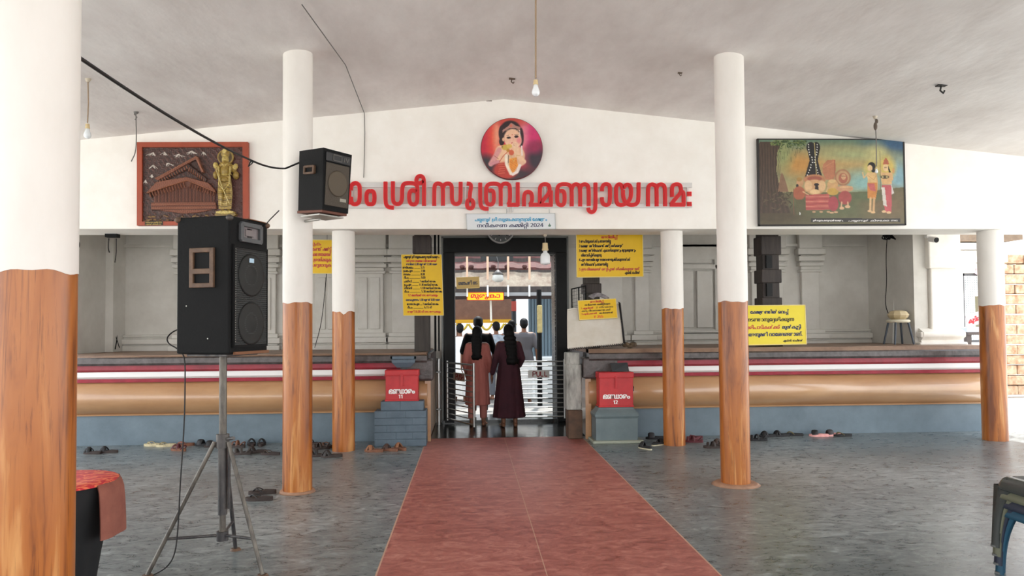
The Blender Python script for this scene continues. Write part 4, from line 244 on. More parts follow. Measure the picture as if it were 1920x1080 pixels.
# ------------------------------------------------------------------ mesh helpers
class MB:
    def __init__(s): s.v = []; s.f = []; s.sm = []; s.mi = []
    def add(s, vs, fs, smooth=False, mi=0):
        o = len(s.v); s.v += [tuple(v) for v in vs]
        for f in fs: s.f.append([o + i for i in f]); s.sm.append(smooth); s.mi.append(mi)
        return s
    def box(s, c, d, rz=0, mat=None, mi=0):
        m = mat or (Matrix.Translation(c) @ Matrix.Rotation(rz, 4, 'Z'))
        vs = [m @ Vector((x * d[0] / 2, y * d[1] / 2, z * d[2] / 2)) for x in (-1, 1) for y in (-1, 1) for z in (-1, 1)]
        return s.add(vs, [(0, 1, 3, 2), (4, 6, 7, 5), (0, 4, 5, 1), (2, 3, 7, 6), (0, 2, 6, 4), (1, 5, 7, 3)], False, mi)
    def bb(s, x0, x1, y0, y1, z0, z1, mi=0):
        return s.box(((x0 + x1) / 2, (y0 + y1) / 2, (z0 + z1) / 2), (x1 - x0, y1 - y0, z1 - z0), mi=mi)
    def rbox(s, c, d, r=.01, rz=0, mat=None, seg=2):
        "box with rounded edges"
        bm = bmesh.new(); bmesh.ops.create_cube(bm, size=1)
        for v in bm.verts: v.co = Vector((v.co.x * d[0], v.co.y * d[1], v.co.z * d[2]))
        bmesh.ops.bevel(bm, geom=list(bm.edges), offset=min(r, min(d) * .49), segments=seg, affect='EDGES', profile=.5)
        m = mat or (Matrix.Translation(c) @ Matrix.Rotation(rz, 4, 'Z'))
        bm.verts.ensure_lookup_table()
        s.add([m @ v.co for v in bm.verts], [[v.index for v in f.verts] for f in bm.faces], False); bm.free(); return s
    def tube(s, path, r, n=8, closed=False, cap=True, up=None, flat=1.0):
        "a swept round (or flattened) section along a path; r may be a list"
        P = [Vector(p) for p in path]; k = len(P); rs = r if isinstance(r, (list, tuple)) else [r] * k
        ref = Vector(up) if up else None; vs = []; prev = None
        for i, p in enumerate(P):
            t = (P[(i + 1) % k] - P[i - 1]) if closed else (P[min(i + 1, k - 1)] - P[max(i - 1, 0)])
            if t.length < 1e-9: t = Vector((0, 0, 1))
            t.normalize()
            if ref is not None: a = ref - t * ref.dot(t)
            elif prev is not None: a = prev - t * prev.dot(t)
            else:
                a = Vector((0, 0, 1)) if abs(t.z) < .9 else Vector((1, 0, 0)); a = a - t * a.dot(t)
            if a.length < 1e-6: a = t.orthogonal()
            a.normalize(); b = t.cross(a); prev = a
            for j in range(n):
                th = 2 * PI * j / n; vs.append(p + a * (rs[i] * flat * math.cos(th)) + b * (rs[i] * math.sin(th)))
        fs = []
        for i in range(k if closed else k - 1):
            i2 = (i + 1) % k
            for j in range(n): fs.append((i * n + j, i * n + (j + 1) % n, i2 * n + (j + 1) % n, i2 * n + j))
        s.add(vs, fs, True)
        if cap and not closed:
            s.add(vs[:n], [tuple(range(n))[::-1]]); s.add(vs[-n:], [tuple(range(n))])
        return s
    def cyl(s, a, b, r, r2=None, n=20, cap=True):
        return s.tube([a, b], [r, r if r2 is None else r2], n, cap=cap)
    def lathe(s, prof, c=(0, 0, 0), n=28, smooth=True, mi=0, a0=0, a1=2 * PI):
        full = abs(a1 - a0 - 2 * PI) < 1e-6; m = n if full else n + 1
        vs = [(c[0] + r * math.cos(a0 + (a1 - a0) * j / n), c[1] + r * math.sin(a0 + (a1 - a0) * j / n), c[2] + z) for r, z in prof for j in range(m)]
        fs = [(i * m + j, i * m + (j + 1) % m, (i + 1) * m + (j + 1) % m, (i + 1) * m + j) for i in range(len(prof) - 1) for j in range(m if full else n)]
        return s.add(vs, fs, smooth, mi)
    def ball(s, c, r, n=12, mat=None):
        r = r if isinstance(r, (tuple, list)) else (r, r, r); vs = []; fs = []
        for i in range(n + 1):
            for j in range(2 * n):
                a, b = PI * i / n, PI * j / n; v = Vector((r[0] * math.sin(a) * math.cos(b), r[1] * math.sin(a) * math.sin(b), r[2] * math.cos(a)))
                vs.append((mat @ v if mat else v) + Vector(c))
        for i in range(n):
            for j in range(2 * n): fs.append((i * 2 * n + j, (i + 1) * 2 * n + j, (i + 1) * 2 * n + (j + 1) % (2 * n), i * 2 * n + (j + 1) % (2 * n)))
        return s.add(vs, fs, True)
    def prism(s, poly, fn, t0, t1, smooth=False):
        "a 2-D outline (may be concave) pushed from t0 to t1; fn(u, v, t) -> point"
        n = len(poly); vs = [fn(u, v, t0) for u, v in poly] + [fn(u, v, t1) for u, v in poly]
        tri = geometry.tessellate_polygon([[Vector((u, v, 0)) for u, v in poly]])
        fs = [tuple(t) for t in tri] + [tuple(i + n for i in t)[::-1] for t in tri]
        s.add(vs, fs); s.add(vs, [(i, (i + 1) % n, n + (i + 1) % n, n + i) for i in range(n)], smooth); return s
    def ribbon(s, path, wd, fn, t0, t1, cap=True):
        "a 2-D stroke of even width wd along path, pushed from t0 to t1"
        P = smooth2(path); k = len(P); h = wd / 2; le = []; ri = []
        for i in range(k):
            a = P[max(i - 1, 0)]; b = P[min(i + 1, k - 1)]; dx, dy = b[0] - a[0], b[1] - a[1]; l = math.hypot(dx, dy) or 1; nx, ny = -dy / l * h, dx / l * h
            le.append((P[i][0] + nx, P[i][1] + ny)); ri.append((P[i][0] - nx, P[i][1] - ny))
        vs = []; n = 4
        for i in range(k): vs += [fn(*le[i], t0), fn(*ri[i], t0), fn(*ri[i], t1), fn(*le[i], t1)]
        fs = [(i * 4 + j, i * 4 + (j + 1) % 4, i * 4 + 4 + (j + 1) % 4, i * 4 + 4 + j) for i in range(k - 1) for j in range(4)]
        fs += [(3, 2, 1, 0), tuple((k - 1) * 4 + j for j in range(4))]
        s.add(vs, fs)
        return s
    def xf(s, m):
        s.v = [tuple(m @ Vector(v)) for v in s.v]; return s
    def build(s, name, mat, parent=None, origin=None, bevel=0.0, kind=None):
        me = bpy.data.meshes.new(name)
        V = np.array(s.v, dtype=float).reshape(-1, 3)
        if parent is not None: off = Vector(parent.get('_o', (0, 0, 0)))
        elif origin is not None: off = Vector(origin)
        else: off = Vector(((V[:, 0].min() + V[:, 0].max()) / 2, (V[:, 1].min() + V[:, 1].max()) / 2, V[:, 2].min()))
        me.from_pydata([tuple(v) for v in V - np.array(off)], [], s.f)
        mats = mat if isinstance(mat, (list, tuple)) else [mat]
        for m in mats: me.materials.append(m)
        me.polygons.foreach_set('use_smooth', s.sm)
        if len(mats) > 1: me.polygons.foreach_set('material_index', s.mi)
        bm = bmesh.new(); bm.from_mesh(me); bmesh.ops.recalc_face_normals(bm, faces=bm.faces); bm.to_mesh(me); bm.free(); me.update()
        o = bpy.data.objects.new(name, me); COL.objects.link(o)
        if parent is not None: o.parent = parent; o['_o'] = tuple(off)
        else: o.location = off; o['_o'] = tuple(off)
        if bevel:
            b = o.modifiers.new('edge', 'BEVEL'); b.width = bevel; b.segments = 2; b.limit_method = 'ANGLE'; b.angle_limit = math.radians(40)
        if kind: o['kind'] = kind
        return o

def smooth2(path, it=2):
    "round the corners of a 2-D or 3-D polyline (Chaikin), ends kept"
    P = [tuple(p) for p in path]
    for _ in range(it):
        if len(P) < 3: break
        Q = [P[0]]
        for a, b in zip(P[:-1], P[1:]):
            Q += [tuple(x * .75 + y * .25 for x, y in zip(a, b)), tuple(x * .25 + y * .75 for x, y in zip(a, b))]
        Q.append(P[-1]); P = Q
    return P
def tag(o, label, cat, group=None):
    o['label'] = label; o['category'] = cat
    if group: o['group'] = group
    return o
def thing(name, label, cat, loc=(0, 0, 0), group=None):
    "an Empty at the thing's base; parts are given in world coordinates and kept relative to it"
    o = bpy.data.objects.new(name, None); COL.objects.link(o); o.location = loc; o['_o'] = tuple(loc); o.empty_display_size = .1
    return tag(o, label, cat, group)
def copy_thing(o, loc, rz, label, group):
    c = o.copy(); COL.objects.link(c); c.location = loc; c.rotation_euler = (0, 0, rz); tag(c, label, o['category'], group)
    for ch in list(o.children):
        d = ch.copy(); COL.objects.link(d); d.parent = c
        for g in list(ch.children):
            e = g.copy(); COL.objects.link(e); e.parent = d
    return c
def plane_fn(p0, pu, pv, w, h):
    "maps (u in 0..w, v in 0..h downward, t outward) onto the board with corners p0 (top left), pu (top right), pv (bottom left)"
    p0, pu, pv = Vector(p0), Vector(pu), Vector(pv); eu = (pu - p0) / w; ev = (pv - p0) / h; n = eu.cross(ev).normalized()
    n = -n if n.y > 0 else n
    return lambda u, v, t=0.0: p0 + eu * u + ev * v + n * t

# ------------------------------------------------------------------ lettering
def _flat(c):
    pts = []; x = y = 0
    for i in range(0, len(c), 2): x += c[i] >> 1; y += c[i + 1]; pts.append([x * 4, y * 4, c[i] & 1])
    c = pts; pts = []
    for i, a in enumerate(c):
        b = c[(i + 1) % len(c)]; pts.append(a)
        if not a[2] and not b[2]: pts.append([(a[0] + b[0]) / 2, (a[1] + b[1]) / 2, 1])
    k = next(i for i, q in enumerate(pts) if q[2]); pts = pts[k:] + pts[:k]; out = []; i = 0
    while i < len(pts):
        a, b = pts[i], pts[(i + 1) % len(pts)]; out.append((a[0], a[1]))
        if not b[2]:
            d = pts[(i + 2) % len(pts)]; out.append((.25 * a[0] + .5 * b[0] + .25 * d[0], .25 * a[1] + .5 * b[1] + .25 * d[1])); i += 2
        else: i += 1
    return out
def _area(p): return sum(a[0] * b[1] - a[1] * b[0] for a, b in zip(p, p[1:] + p[:1]))
def _inside(q, p):
    x, y = q; r = False
    for a, b in zip(p, p[1:] + p[:1]):
        if (a[1] > y) != (b[1] > y) and x < a[0] + (y - a[1]) * (b[0] - a[0]) / (b[1] - a[1]): r = not r
    return r
GLY = {}
for k, ad_, cs in GLYPH_DATA:
    loops = [_flat(c) for c in cs if len(c) >= 6]; outs = [l for l in loops if _area(l) < 0]; holes = [l for l in loops if _area(l) >= 0]; tris = []
    for o_ in outs:
        hs = [h for h in holes if _inside(h[0], o_)]; pl = [o_] + hs; fl_ = [p for l in pl for p in l]
        tris.append((fl_, [tuple(t) for t in geometry.tessellate_polygon([[Vector((x, y, 0)) for x, y in l] for l in pl])]))
    GLY[k] = (ad_, tris)
def text_width(ids): return sum(GLY[g][0] for g in ids)
def put_text(mb, fn, ids, u, v, em, width=None, align='l', bold=0.0, t=.0012):
    "write one shaped line with its baseline at (u, v); em = letter size; width squeezes the line to that width"
    k = em / 1000.0; sx = (width / max(text_width(ids), 1)) if width else k; W = text_width(ids) * sx
    x0 = u - (W / 2 if align == 'c' else W if align == 'r' else 0)
    for q, dx in enumerate((0,) if not bold else (-bold * em, 0, bold * em)):
        x = x0 + dx
        for g in ids:
            ad_, tris = GLY[g]
            for pts, tr in tris: mb.add([fn(x + px * sx, v - py * k, t + q * .0005) for px, py in pts], tr)
            x += ad_ * sx
LATIN = {'P': [[(0, 0), (0, 1)], [(0, 1), (.5, 1), (.62, .9), (.62, .62), (.5, .5), (0, .5)]], 'U': [[(0, 1), (0, .25), (.12, .03), (.5, .03), (.62, .25), (.62, 1)]],
         'L': [[(0, 1), (0, .05)], [(0, .05), (.55, .05)]], 'S': [[(.6, .85), (.45, .97), (.15, .97), (.02, .8), (.1, .58), (.52, .45), (.62, .25), (.48, .04), (.15, .03), (0, .15)]],
         'H': [[(0, 0), (0, 1)], [(.62, 0), (.62, 1)], [(0, .5), (.62, .5)]], 'E': [[(0, 0), (0, 1)], [(0, 1), (.55, 1)], [(0, .5), (.5, .5)], [(0, 0), (.55, 0)]],
         'I': [[(0.1, 0), (0.1, 1)]], 'N': [[(0, 0), (0, 1)], [(0, 1), (.62, 0)], [(.62, 0), (.62, 1)]], 'V': [[(0, 1), (.33, 0)], [(.33, 0), (.66, 1)]],
         'C': [[(.62, .85), (.5, .97), (.15, .97), (0, .8), (0, .2), (.15, .03), (.5, .03), (.62, .15)]]}
def put_latin(mb, fn, s, u, v, h, t0=0, t1=.002, adv=.85, wd=.2):
    for ch in s:
        for st in LATIN[ch]: mb.ribbon([(u + x * h, v - y * h) for x, y in st], wd * h, fn, t0, t1)
        u += adv * h

# ------------------------------------------------------------------ painted pictures and carved reliefs
class Paint:
    "pigment (and carving height) evaluated at points X, Y of a picture; Y runs downward"
    def __init__(s, X, Y, base): s.X, s.Y = X, Y; s.c = np.ones(X.shape + (3,)) * np.array(base, float); s.h = np.zeros(X.shape)
    def mix(s, m, col, h=None):
        if col is not None: s.c = s.c * (1 - m[..., None]) + np.array(col, float) * m[..., None]
        if h is not None: s.h = np.maximum(s.h, h * m) if np.isscalar(h) else np.where(m > .5, np.maximum(s.h, h), s.h)
        return s
    def ell(s, cx, cy, rx, ry, col, rot=0, soft=.15, h=None, dome=False):
        dx, dy = s.X - cx, s.Y - cy; c, q = math.cos(rot), math.sin(rot); d = np.sqrt(((dx * c + dy * q) / rx) ** 2 + ((-dx * q + dy * c) / ry) ** 2)
        m = np.clip((1 - d) / soft + .5, 0, 1)
        if dome: return s.mix(m, col, None if h is None else h * np.sqrt(np.clip(1 - d * d, 0, 1)))
        return s.mix(m, col, h)
    def poly(s, pts, col, h=None):
        r = np.zeros(s.X.shape, bool); n = len(pts)
        for i in range(n):
            (x0, y0), (x1, y1) = pts[i], pts[(i + 1) % n]
            if y0 == y1: continue
            r ^= ((y0 > s.Y) != (y1 > s.Y)) & (s.X < x0 + (s.Y - y0) * (x1 - x0) / (y1 - y0))
        return s.mix(r.astype(float), col, h)
    def line(s, pts, wd, col, h=None, soft=.5):
        d = np.full(s.X.shape, 1e9)
        for (x0, y0), (x1, y1) in zip(pts[:-1], pts[1:]):
            dx, dy = x1 - x0, y1 - y0; l2 = dx * dx + dy * dy or 1; t = np.clip(((s.X - x0) * dx + (s.Y - y0) * dy) / l2, 0, 1)
            d = np.minimum(d, np.hypot(s.X - x0 - t * dx, s.Y - y0 - t * dy))
        return s.mix(np.clip((wd / 2 - d) / (wd / 2 * soft) + .0, 0, 1), col, h)
    def noise(s, amp, sc, seed=1, hamp=0.0):
        r = np.random.RandomState(seed); n = np.zeros(s.X.shape)
        for o in range(4):
            for _ in range(5):
                a = r.uniform(0, 2 * PI); k = 2 * PI / sc * 2 ** o; n += np.sin(k * (s.X * math.cos(a) + s.Y * math.sin(a)) + r.uniform(0, 6.28)) / 2 ** (o * .6)
        n /= 4; s.c = np.clip(s.c * (1 + amp * n[..., None]), 0, 255); s.h = s.h + hamp * n; return s
def grid_mesh(name, paint, pos, keep, mat, parent):
    "a mesh over a (rows x columns) array of points carrying the pigment; keep masks its cells"
    ny, nx = paint.X.shape; P = pos(paint.X, paint.Y, paint.h); ii = np.arange(ny * nx).reshape(ny, nx)
    f = np.stack([ii[:-1, :-1], ii[1:, :-1], ii[1:, 1:], ii[:-1, 1:]], -1).reshape(-1, 4)
    if keep is not None:
        kk = (keep[:-1, :-1] & keep[1:, :-1] & keep[1:, 1:] & keep[:-1, 1:]).reshape(-1); f = f[kk]
    me = bpy.data.meshes.new(name); off = np.array(parent.get('_o', (0, 0, 0)))
    me.from_pydata((P.reshape(-1, 3) - off).tolist(), [], f.tolist())
    me.polygons.foreach_set('use_smooth', [True] * len(me.polygons))
    a = me.color_attributes.new('pigment', 'FLOAT_COLOR', 'POINT'); c = np.clip(paint.c.reshape(-1, 3) / 255, 0, 1)
    lin = np.where(c <= .04045, c / 12.92, ((c + .055) / 1.055) ** 2.4); a.data.foreach_set('color', np.concatenate([lin, np.ones((len(lin), 1))], 1).astype(np.float32).ravel())
    bm = bmesh.new(); bm.from_mesh(me); bmesh.ops.delete(bm, geom=[v for v in bm.verts if not v.link_faces], context='VERTS'); bm.to_mesh(me); bm.free()
    me.materials.append(mat); me.update()
    o = bpy.data.objects.new(name, me); COL.objects.link(o); o.parent = parent; o['_o'] = tuple(off); return o
def fused(name, mb, voxel, mat, parent, smooth=6):
    "melts overlapping shapes into one continuous skin"
    o = mb.build(name, mat, parent); r = o.modifiers.new('melt', 'REMESH'); r.mode = 'VOXEL'; r.voxel_size = voxel; r.use_smooth_shade = True
    if smooth: q = o.modifiers.new('soft', 'SMOOTH'); q.iterations = smooth; q.factor = .5
    dg = bpy.context.evaluated_depsgraph_get(); me = bpy.data.meshes.new_from_object(o.evaluated_get(dg)); o.modifiers.clear()
    old = o.data; o.data = me; bpy.data.meshes.remove(old)
    me.polygons.foreach_set('use_smooth', [True] * len(me.polygons))
    if not me.materials: me.materials.append(mat)
    return o

# ================================================================== the setting
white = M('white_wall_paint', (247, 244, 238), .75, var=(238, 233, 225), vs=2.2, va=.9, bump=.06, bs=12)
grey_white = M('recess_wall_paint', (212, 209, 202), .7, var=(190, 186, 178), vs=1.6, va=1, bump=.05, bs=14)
ceil_m = M('ceiling_plaster', (242, 237, 233), .85, var=(218, 210, 205), vs=1.8, va=1, stretch=(1, .45, 1), bump=.8, bs=7, detail=9)
f_grey = M_floor('floor_grey_oxide', (70, 80, 82), (108, 116, 117), (166, 173, 173), .27, 4.2)
f_red = M_floor('floor_red_oxide', (118, 52, 48), (164, 94, 84), (192, 130, 116), .42, 4.0)
f_line = M('floor_edge_line', (188, 150, 128), .6)
f_dark = M_floor('floor_dark_granite', (14, 16, 15), (26, 29, 27), (46, 48, 44), .16, 4)
blue = M('plinth_blue_paint', (112, 128, 138), .5, var=(92, 108, 118), vs=3, va=1, bump=.15, bs=9)
tan = M('plinth_tan_paint', (196, 154, 112), .3, var=(168, 124, 86), vs=2.4, va=1, stretch=(.3, 1, 1), bump=.25, bs=7, coat=.6)
red = M('plinth_red_paint', (160, 36, 54), .4, var=(128, 22, 40), vs=5, va=1, bump=.5, bs=14)
wht = M('plinth_white_paint', (236, 234, 232), .5, bump=.1, bs=8)
granite = M('dark_granite_stone', (52, 44, 42), .34, var=(92, 84, 82), vs=9, va=1, bump=.5, bs=18)
cop_top = M('worn_stone_top', (150, 122, 100), .5, var=(112, 86, 70), vs=4, va=1)
black = M('black_granite', (9, 11, 12), .55, spec=.3, var=(18, 20, 21), vs=9, va=1, bump=.15, bs=30)

XL, XR = -7.4, 8.6
ROOF_Y = -7.0
RX, RZ, SL, SR = .46, 4.506, .107, .1006          # roof ridge and its two slopes
def roof_z(x): return RZ - (SL * (RX - x) if x < RX else SR * (x - RX))
PX0, PX1 = -.614, 1.593                             # the red path
b = MB()
e = .012
for x0, x1, mi in ((XL - 1, PX0, 0), (PX0, PX0 + e, 2), (PX0 + e, .484, 1), (.484, .49, 2), (.49, PX1 - e, 1), (PX1 - e, PX1, 2), (PX1, XR + 1, 0)):
    b.bb(x0, x1, -9, 10.53, -.12, 0, mi)
b.build('floor', [f_grey, f_red, f_line], kind='structure')
MB().bb(-.62, 1.7, 10.53, 13.3, -.12, 0).build('floor_passage', f_dark, kind='structure')
court_m = M_floor('courtyard_stone', (96, 93, 88), (122, 119, 114), (150, 146, 140), .4, 2)
MB().bb(-5.5, 6.6, 13.3, 30, -.12, -.005).build('floor_courtyard', court_m, kind='structure')
gm = M('pale_yard_ground', (226, 220, 210), .9, var=(208, 200, 188), vs=1, va=1)
b = MB(); b.bb(-45, XL - 1, -40, 45, -.2, -.06); b.bb(XR + 1, 45, -40, 45, -.2, -.06); b.bb(XL - 1, XR + 1, -40, -9, -.2, -.06); b.bb(XL - 1, XR + 1, 30, 45, -.2, -.06)
b.build('ground', gm, kind='structure')
# gabled ceiling
b = MB(); th = .16
pr = [(XL, roof_z(XL)), (RX, RZ), (XR, roof_z(XR)), (XR, roof_z(XR) + th), (RX, RZ + th), (XL, roof_z(XL) + th)]
b.prism(pr, lambda u, v, t: (u, t, v), ROOF_Y, 10.2); b.build('ceiling', ceil_m, kind='structure')
# gable wall over the beam
BZ = 2.83
b = MB(); b.prism([(XL, BZ), (XR, BZ), (XR, roof_z(XR) + .05), (RX, RZ + .05), (XL, roof_z(XL) + .05)], lambda u, v, t: (u, t, v), 9.38, 10.0)
b.build('wall_front', white, kind='structure')
# slab over the recess
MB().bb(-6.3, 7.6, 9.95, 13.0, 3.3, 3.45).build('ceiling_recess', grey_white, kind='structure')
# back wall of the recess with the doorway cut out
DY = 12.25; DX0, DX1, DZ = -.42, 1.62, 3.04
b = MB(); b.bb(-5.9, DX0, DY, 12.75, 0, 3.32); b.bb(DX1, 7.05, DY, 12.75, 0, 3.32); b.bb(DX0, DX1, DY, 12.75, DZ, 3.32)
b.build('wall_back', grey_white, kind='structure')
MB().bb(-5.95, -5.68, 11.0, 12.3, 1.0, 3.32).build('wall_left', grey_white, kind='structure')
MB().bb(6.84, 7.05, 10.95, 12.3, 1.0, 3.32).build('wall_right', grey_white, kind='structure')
MB().bb(-5.68, -5.56, 11.85, 12.26, 1.0, 3.3).build('trim_1', grey_white, kind='structure')

# the two raised plinths: bands swept along the front and round the outer end
YF = 10.38
def band(name, prof, xa, xb, m, parent, side, smooth=False, end='open'):
    "prof: (outward offset, height) pairs; side -1 runs out of sight, side +1 turns the corner at xb"
    def loop(o):
        return [(xa, YF - o), (xb + o * .2, YF - o), (xb + o * .2, 13.5)] if side > 0 else [(xa, YF - o), (xb, YF - o)]
    if smooth:
        k = len(prof)
    mb = MB(); ls = [loop(o) for o, z in prof]; n = len(ls[0]); vs = [(x, y, z) for l, (o, z) in zip(ls, prof) for x, y in l]
    fs = [(i * n + j, i * n + j + 1, (i + 1) * n + j + 1, (i + 1) * n + j) for i in range(len(prof) - 1) for j in range(n - 1)]
    mb.add(vs, fs, smooth)
    ends = [0] if side > 0 else [n - 1]
    for j in ends:
        vv = [vs[i * n + j] for i in range(len(prof))] + [(ls[0][j][0], YF + .1, prof[-1][1]), (ls[0][j][0], YF + .1, prof[0][1])]
        mb.add(vv, [tuple(range(len(vv)))])
    return mb.build(name, m, parent)
def torus_prof(z0, z1, o0, d, n=14):
    return [(o0 + d * math.sin(PI * (i / n)) ** .8, z0 + (z1 - z0) * i / n) for i in range(n + 1)]
for side, xa, xb, xs in ((-1, -9.6, -.585, None), (1, 1.665, 7.52, 2.07)):
    core = MB(); core.bb(xa, xb, YF, 12.3 if side < 0 else 13.5, 0, 1.21)
    root = core.build('wall_plinth_' + ('left' if side < 0 else 'right'), blue, kind='structure')
    sA, sB = (xa, -.95) if side < 0 else (xs, xb)
    band('ledge', [(0, .40), (.035, .405), (.04, .425), (0, .43)], xa, xb, tan, root, side)
    band('torus_moulding', torus_prof(.425, .862, .02, .15), xa, xb, tan, root, side, True)
    band('red_stripe', [(0, .858), (.07, .86), (.075, .905), (0, .91)], sA, sB, red, root, side)
    band('white_stripe', [(0, .905), (.06, .907), (.095, .935), (.095, 1.0), (.0, 1.006)], sA, sB, wht, root, side)
    band('red_stripe', [(0, 1.0), (.1, 1.002), (.13, 1.03), (.13, 1.09), (0, 1.095)], sA, sB, red, root, side)
    band('granite_coping', [(0, 1.09), (.17, 1.092), (.185, 1.12), (.18, 1.185), (.15, 1.2), (0, 1.202)], xa, xb, granite, root, side)
    zt = 1.226 if side < 0 else 1.256
    band('coping_top', [(.15, 1.199), (.13, zt - .01), (0, zt + .001)], xa, xb, cop_top, root, side)
    # granite end block beside the entry passage, and the tan side panel
    blk = MB(); x0, x1 = (-.95, -.5) if side < 0 else (1.585, 2.07)
    blk.rbox(((x0 + x1) / 2, YF - .0, .99), (x1 - x0, .34, .30), .03); blk.build('granite_block', granite, root)
    sd = MB(); xx = -.58 if side < 0 else 1.66
    sd.bb(xx - .02, xx + .02, YF - .06, 12.25, .02, .84); sd.bb(xx - .04, xx + .04, YF - .1, YF - .02, .0, .84); sd.build('side_panel', tan, root)
    sg = MB(); sg.bb(xx - .03, xx + .03, YF + .16, 12.25, .84, 1.2); sg.build('side_coping', granite, root)
    MB().bb(xa, xb - .02, YF - .12, 12.3 if side < 0 else 13.5, 1.2, zt).build('floor_stage_' + ('left' if side < 0 else 'right'), cop_top, kind='structure')

# a second plinth set back beyond the end of the first
b = MB(); b.bb(7.6, 8.45, 11.6, 13.4, 0, 1.2); root = b.build('wall_plinth_end', blue, kind='structure')
b = MB(); pr = torus_prof(.42, .87, .0, .17); k = len(pr)
vs = [p for o, z in pr for p in ((7.6, 11.6 - o, z), (8.45 + o, 11.6 - o, z), (8.45 + o, 13.4, z))]
b.add(vs, [(i * 3 + j, i * 3 + j + 1, i * 3 + 4 + j, i * 3 + 3 + j) for i in range(k - 1) for j in range(2)], True); b.build('torus_moulding', tan, root)

# base moulding, cornice and pilasters of the recess wall
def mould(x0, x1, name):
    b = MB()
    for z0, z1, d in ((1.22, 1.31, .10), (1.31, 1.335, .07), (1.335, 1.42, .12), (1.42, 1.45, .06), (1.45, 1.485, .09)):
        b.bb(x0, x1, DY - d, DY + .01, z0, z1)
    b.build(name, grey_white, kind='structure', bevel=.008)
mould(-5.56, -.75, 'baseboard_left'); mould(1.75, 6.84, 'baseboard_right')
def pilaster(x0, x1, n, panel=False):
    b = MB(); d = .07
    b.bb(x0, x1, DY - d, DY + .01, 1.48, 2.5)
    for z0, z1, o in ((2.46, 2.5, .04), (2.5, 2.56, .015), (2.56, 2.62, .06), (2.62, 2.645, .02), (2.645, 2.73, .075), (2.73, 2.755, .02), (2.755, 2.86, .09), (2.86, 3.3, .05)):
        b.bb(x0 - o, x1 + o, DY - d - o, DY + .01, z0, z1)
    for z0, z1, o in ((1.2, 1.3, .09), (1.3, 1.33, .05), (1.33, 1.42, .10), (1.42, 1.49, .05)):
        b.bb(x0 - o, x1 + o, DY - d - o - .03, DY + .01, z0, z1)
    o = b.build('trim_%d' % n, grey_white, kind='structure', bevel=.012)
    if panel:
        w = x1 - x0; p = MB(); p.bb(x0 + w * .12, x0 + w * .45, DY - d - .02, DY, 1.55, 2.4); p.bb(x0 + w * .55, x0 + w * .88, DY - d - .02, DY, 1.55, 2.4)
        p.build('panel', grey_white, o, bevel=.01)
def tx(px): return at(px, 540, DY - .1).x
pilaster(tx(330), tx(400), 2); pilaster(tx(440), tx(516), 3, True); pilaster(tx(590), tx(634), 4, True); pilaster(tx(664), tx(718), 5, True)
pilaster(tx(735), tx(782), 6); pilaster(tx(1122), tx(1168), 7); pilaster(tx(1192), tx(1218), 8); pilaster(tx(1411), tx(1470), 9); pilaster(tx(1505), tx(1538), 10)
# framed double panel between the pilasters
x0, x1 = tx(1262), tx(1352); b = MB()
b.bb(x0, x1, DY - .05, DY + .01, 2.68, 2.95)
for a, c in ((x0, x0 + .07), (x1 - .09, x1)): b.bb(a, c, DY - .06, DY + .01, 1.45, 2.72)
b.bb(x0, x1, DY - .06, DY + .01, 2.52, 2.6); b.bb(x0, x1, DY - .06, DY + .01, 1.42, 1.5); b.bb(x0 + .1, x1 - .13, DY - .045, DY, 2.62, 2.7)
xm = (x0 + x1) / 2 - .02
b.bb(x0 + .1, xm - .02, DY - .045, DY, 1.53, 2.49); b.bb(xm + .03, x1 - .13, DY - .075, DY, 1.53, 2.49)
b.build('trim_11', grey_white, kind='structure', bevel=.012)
b = MB(); b.bb(-5.6, -.45, DY - .05, DY + .01, 2.9, 2.95); b.bb(1.65, 6.8, DY - .05, DY + .01, 2.9, 2.95); b.build('trim_12', grey_white, kind='structure')

# white pier at the right end of the recess
pw = M('pier_white_paint', (236, 232, 224), .7, var=(220, 214, 204), vs=3, va=1, bump=.2, bs=10)
b = MB(); b.bb(6.86, 7.12, 10.98, 11.5, 1.22, 3.3); b.bb(7.08, 7.5, 10.9, 11.5, 1.4, 3.3); b.bb(7.03, 7.54, 10.85, 11.5, 2.42, 3.3)
b.prism([(-.06, 1.22), (-.06, 1.28), (-.02, 1.31), (-.1, 1.38), (-.1, 1.44), (.02, 1.5), (.12, 1.52), (.12, 1.22)], lambda u, v, t: (t, 10.92 + u, v), 6.9, 7.56)
b.bb(6.84, 7.6, 10.82, 11.5, 1.22, 1.29); b.bb(6.86, 7.58, 10.83, 11.5, 1.36, 1.45)
b.build('wall_pier_right', pw, kind='structure', bevel=.02)

# black granite door frame
b = MB(); b.bb(-.42, -.24, 12.1, 12.78, 0, 2.8); b.bb(1.436, 1.618, 12.1, 12.78, 0, 2.8); b.bb(-.42, 1.618, 12.1, 12.78, 2.795, 3.04)
root = b.build('door_1', black, kind='structure', bevel=.012)
b = MB()
gl = M('dull_grey_edging', (120, 122, 120), .5)
b.bb(-.455, -.425, 12.13, 12.26, 0, 3.06); b.bb(1.622, 1.652, 12.13, 12.26, 0, 3.06); b.bb(-.455, 1.652, 12.13, 12.26, 3.042, 3.07); b.bb(-.24, 1.436, 12.3, 12.33, 2.77, 2.797)
b.build('edging', gl, root)
orn = M('speckled_silver_ornament', (22, 24, 25), .35, var=(170, 168, 158), vs=34, va=1, lo=.52, hi=.62, detail=2)
MB().bb(1.424, 1.437, 12.2, 12.7, .9, 2.78).build('ornament', orn, root)

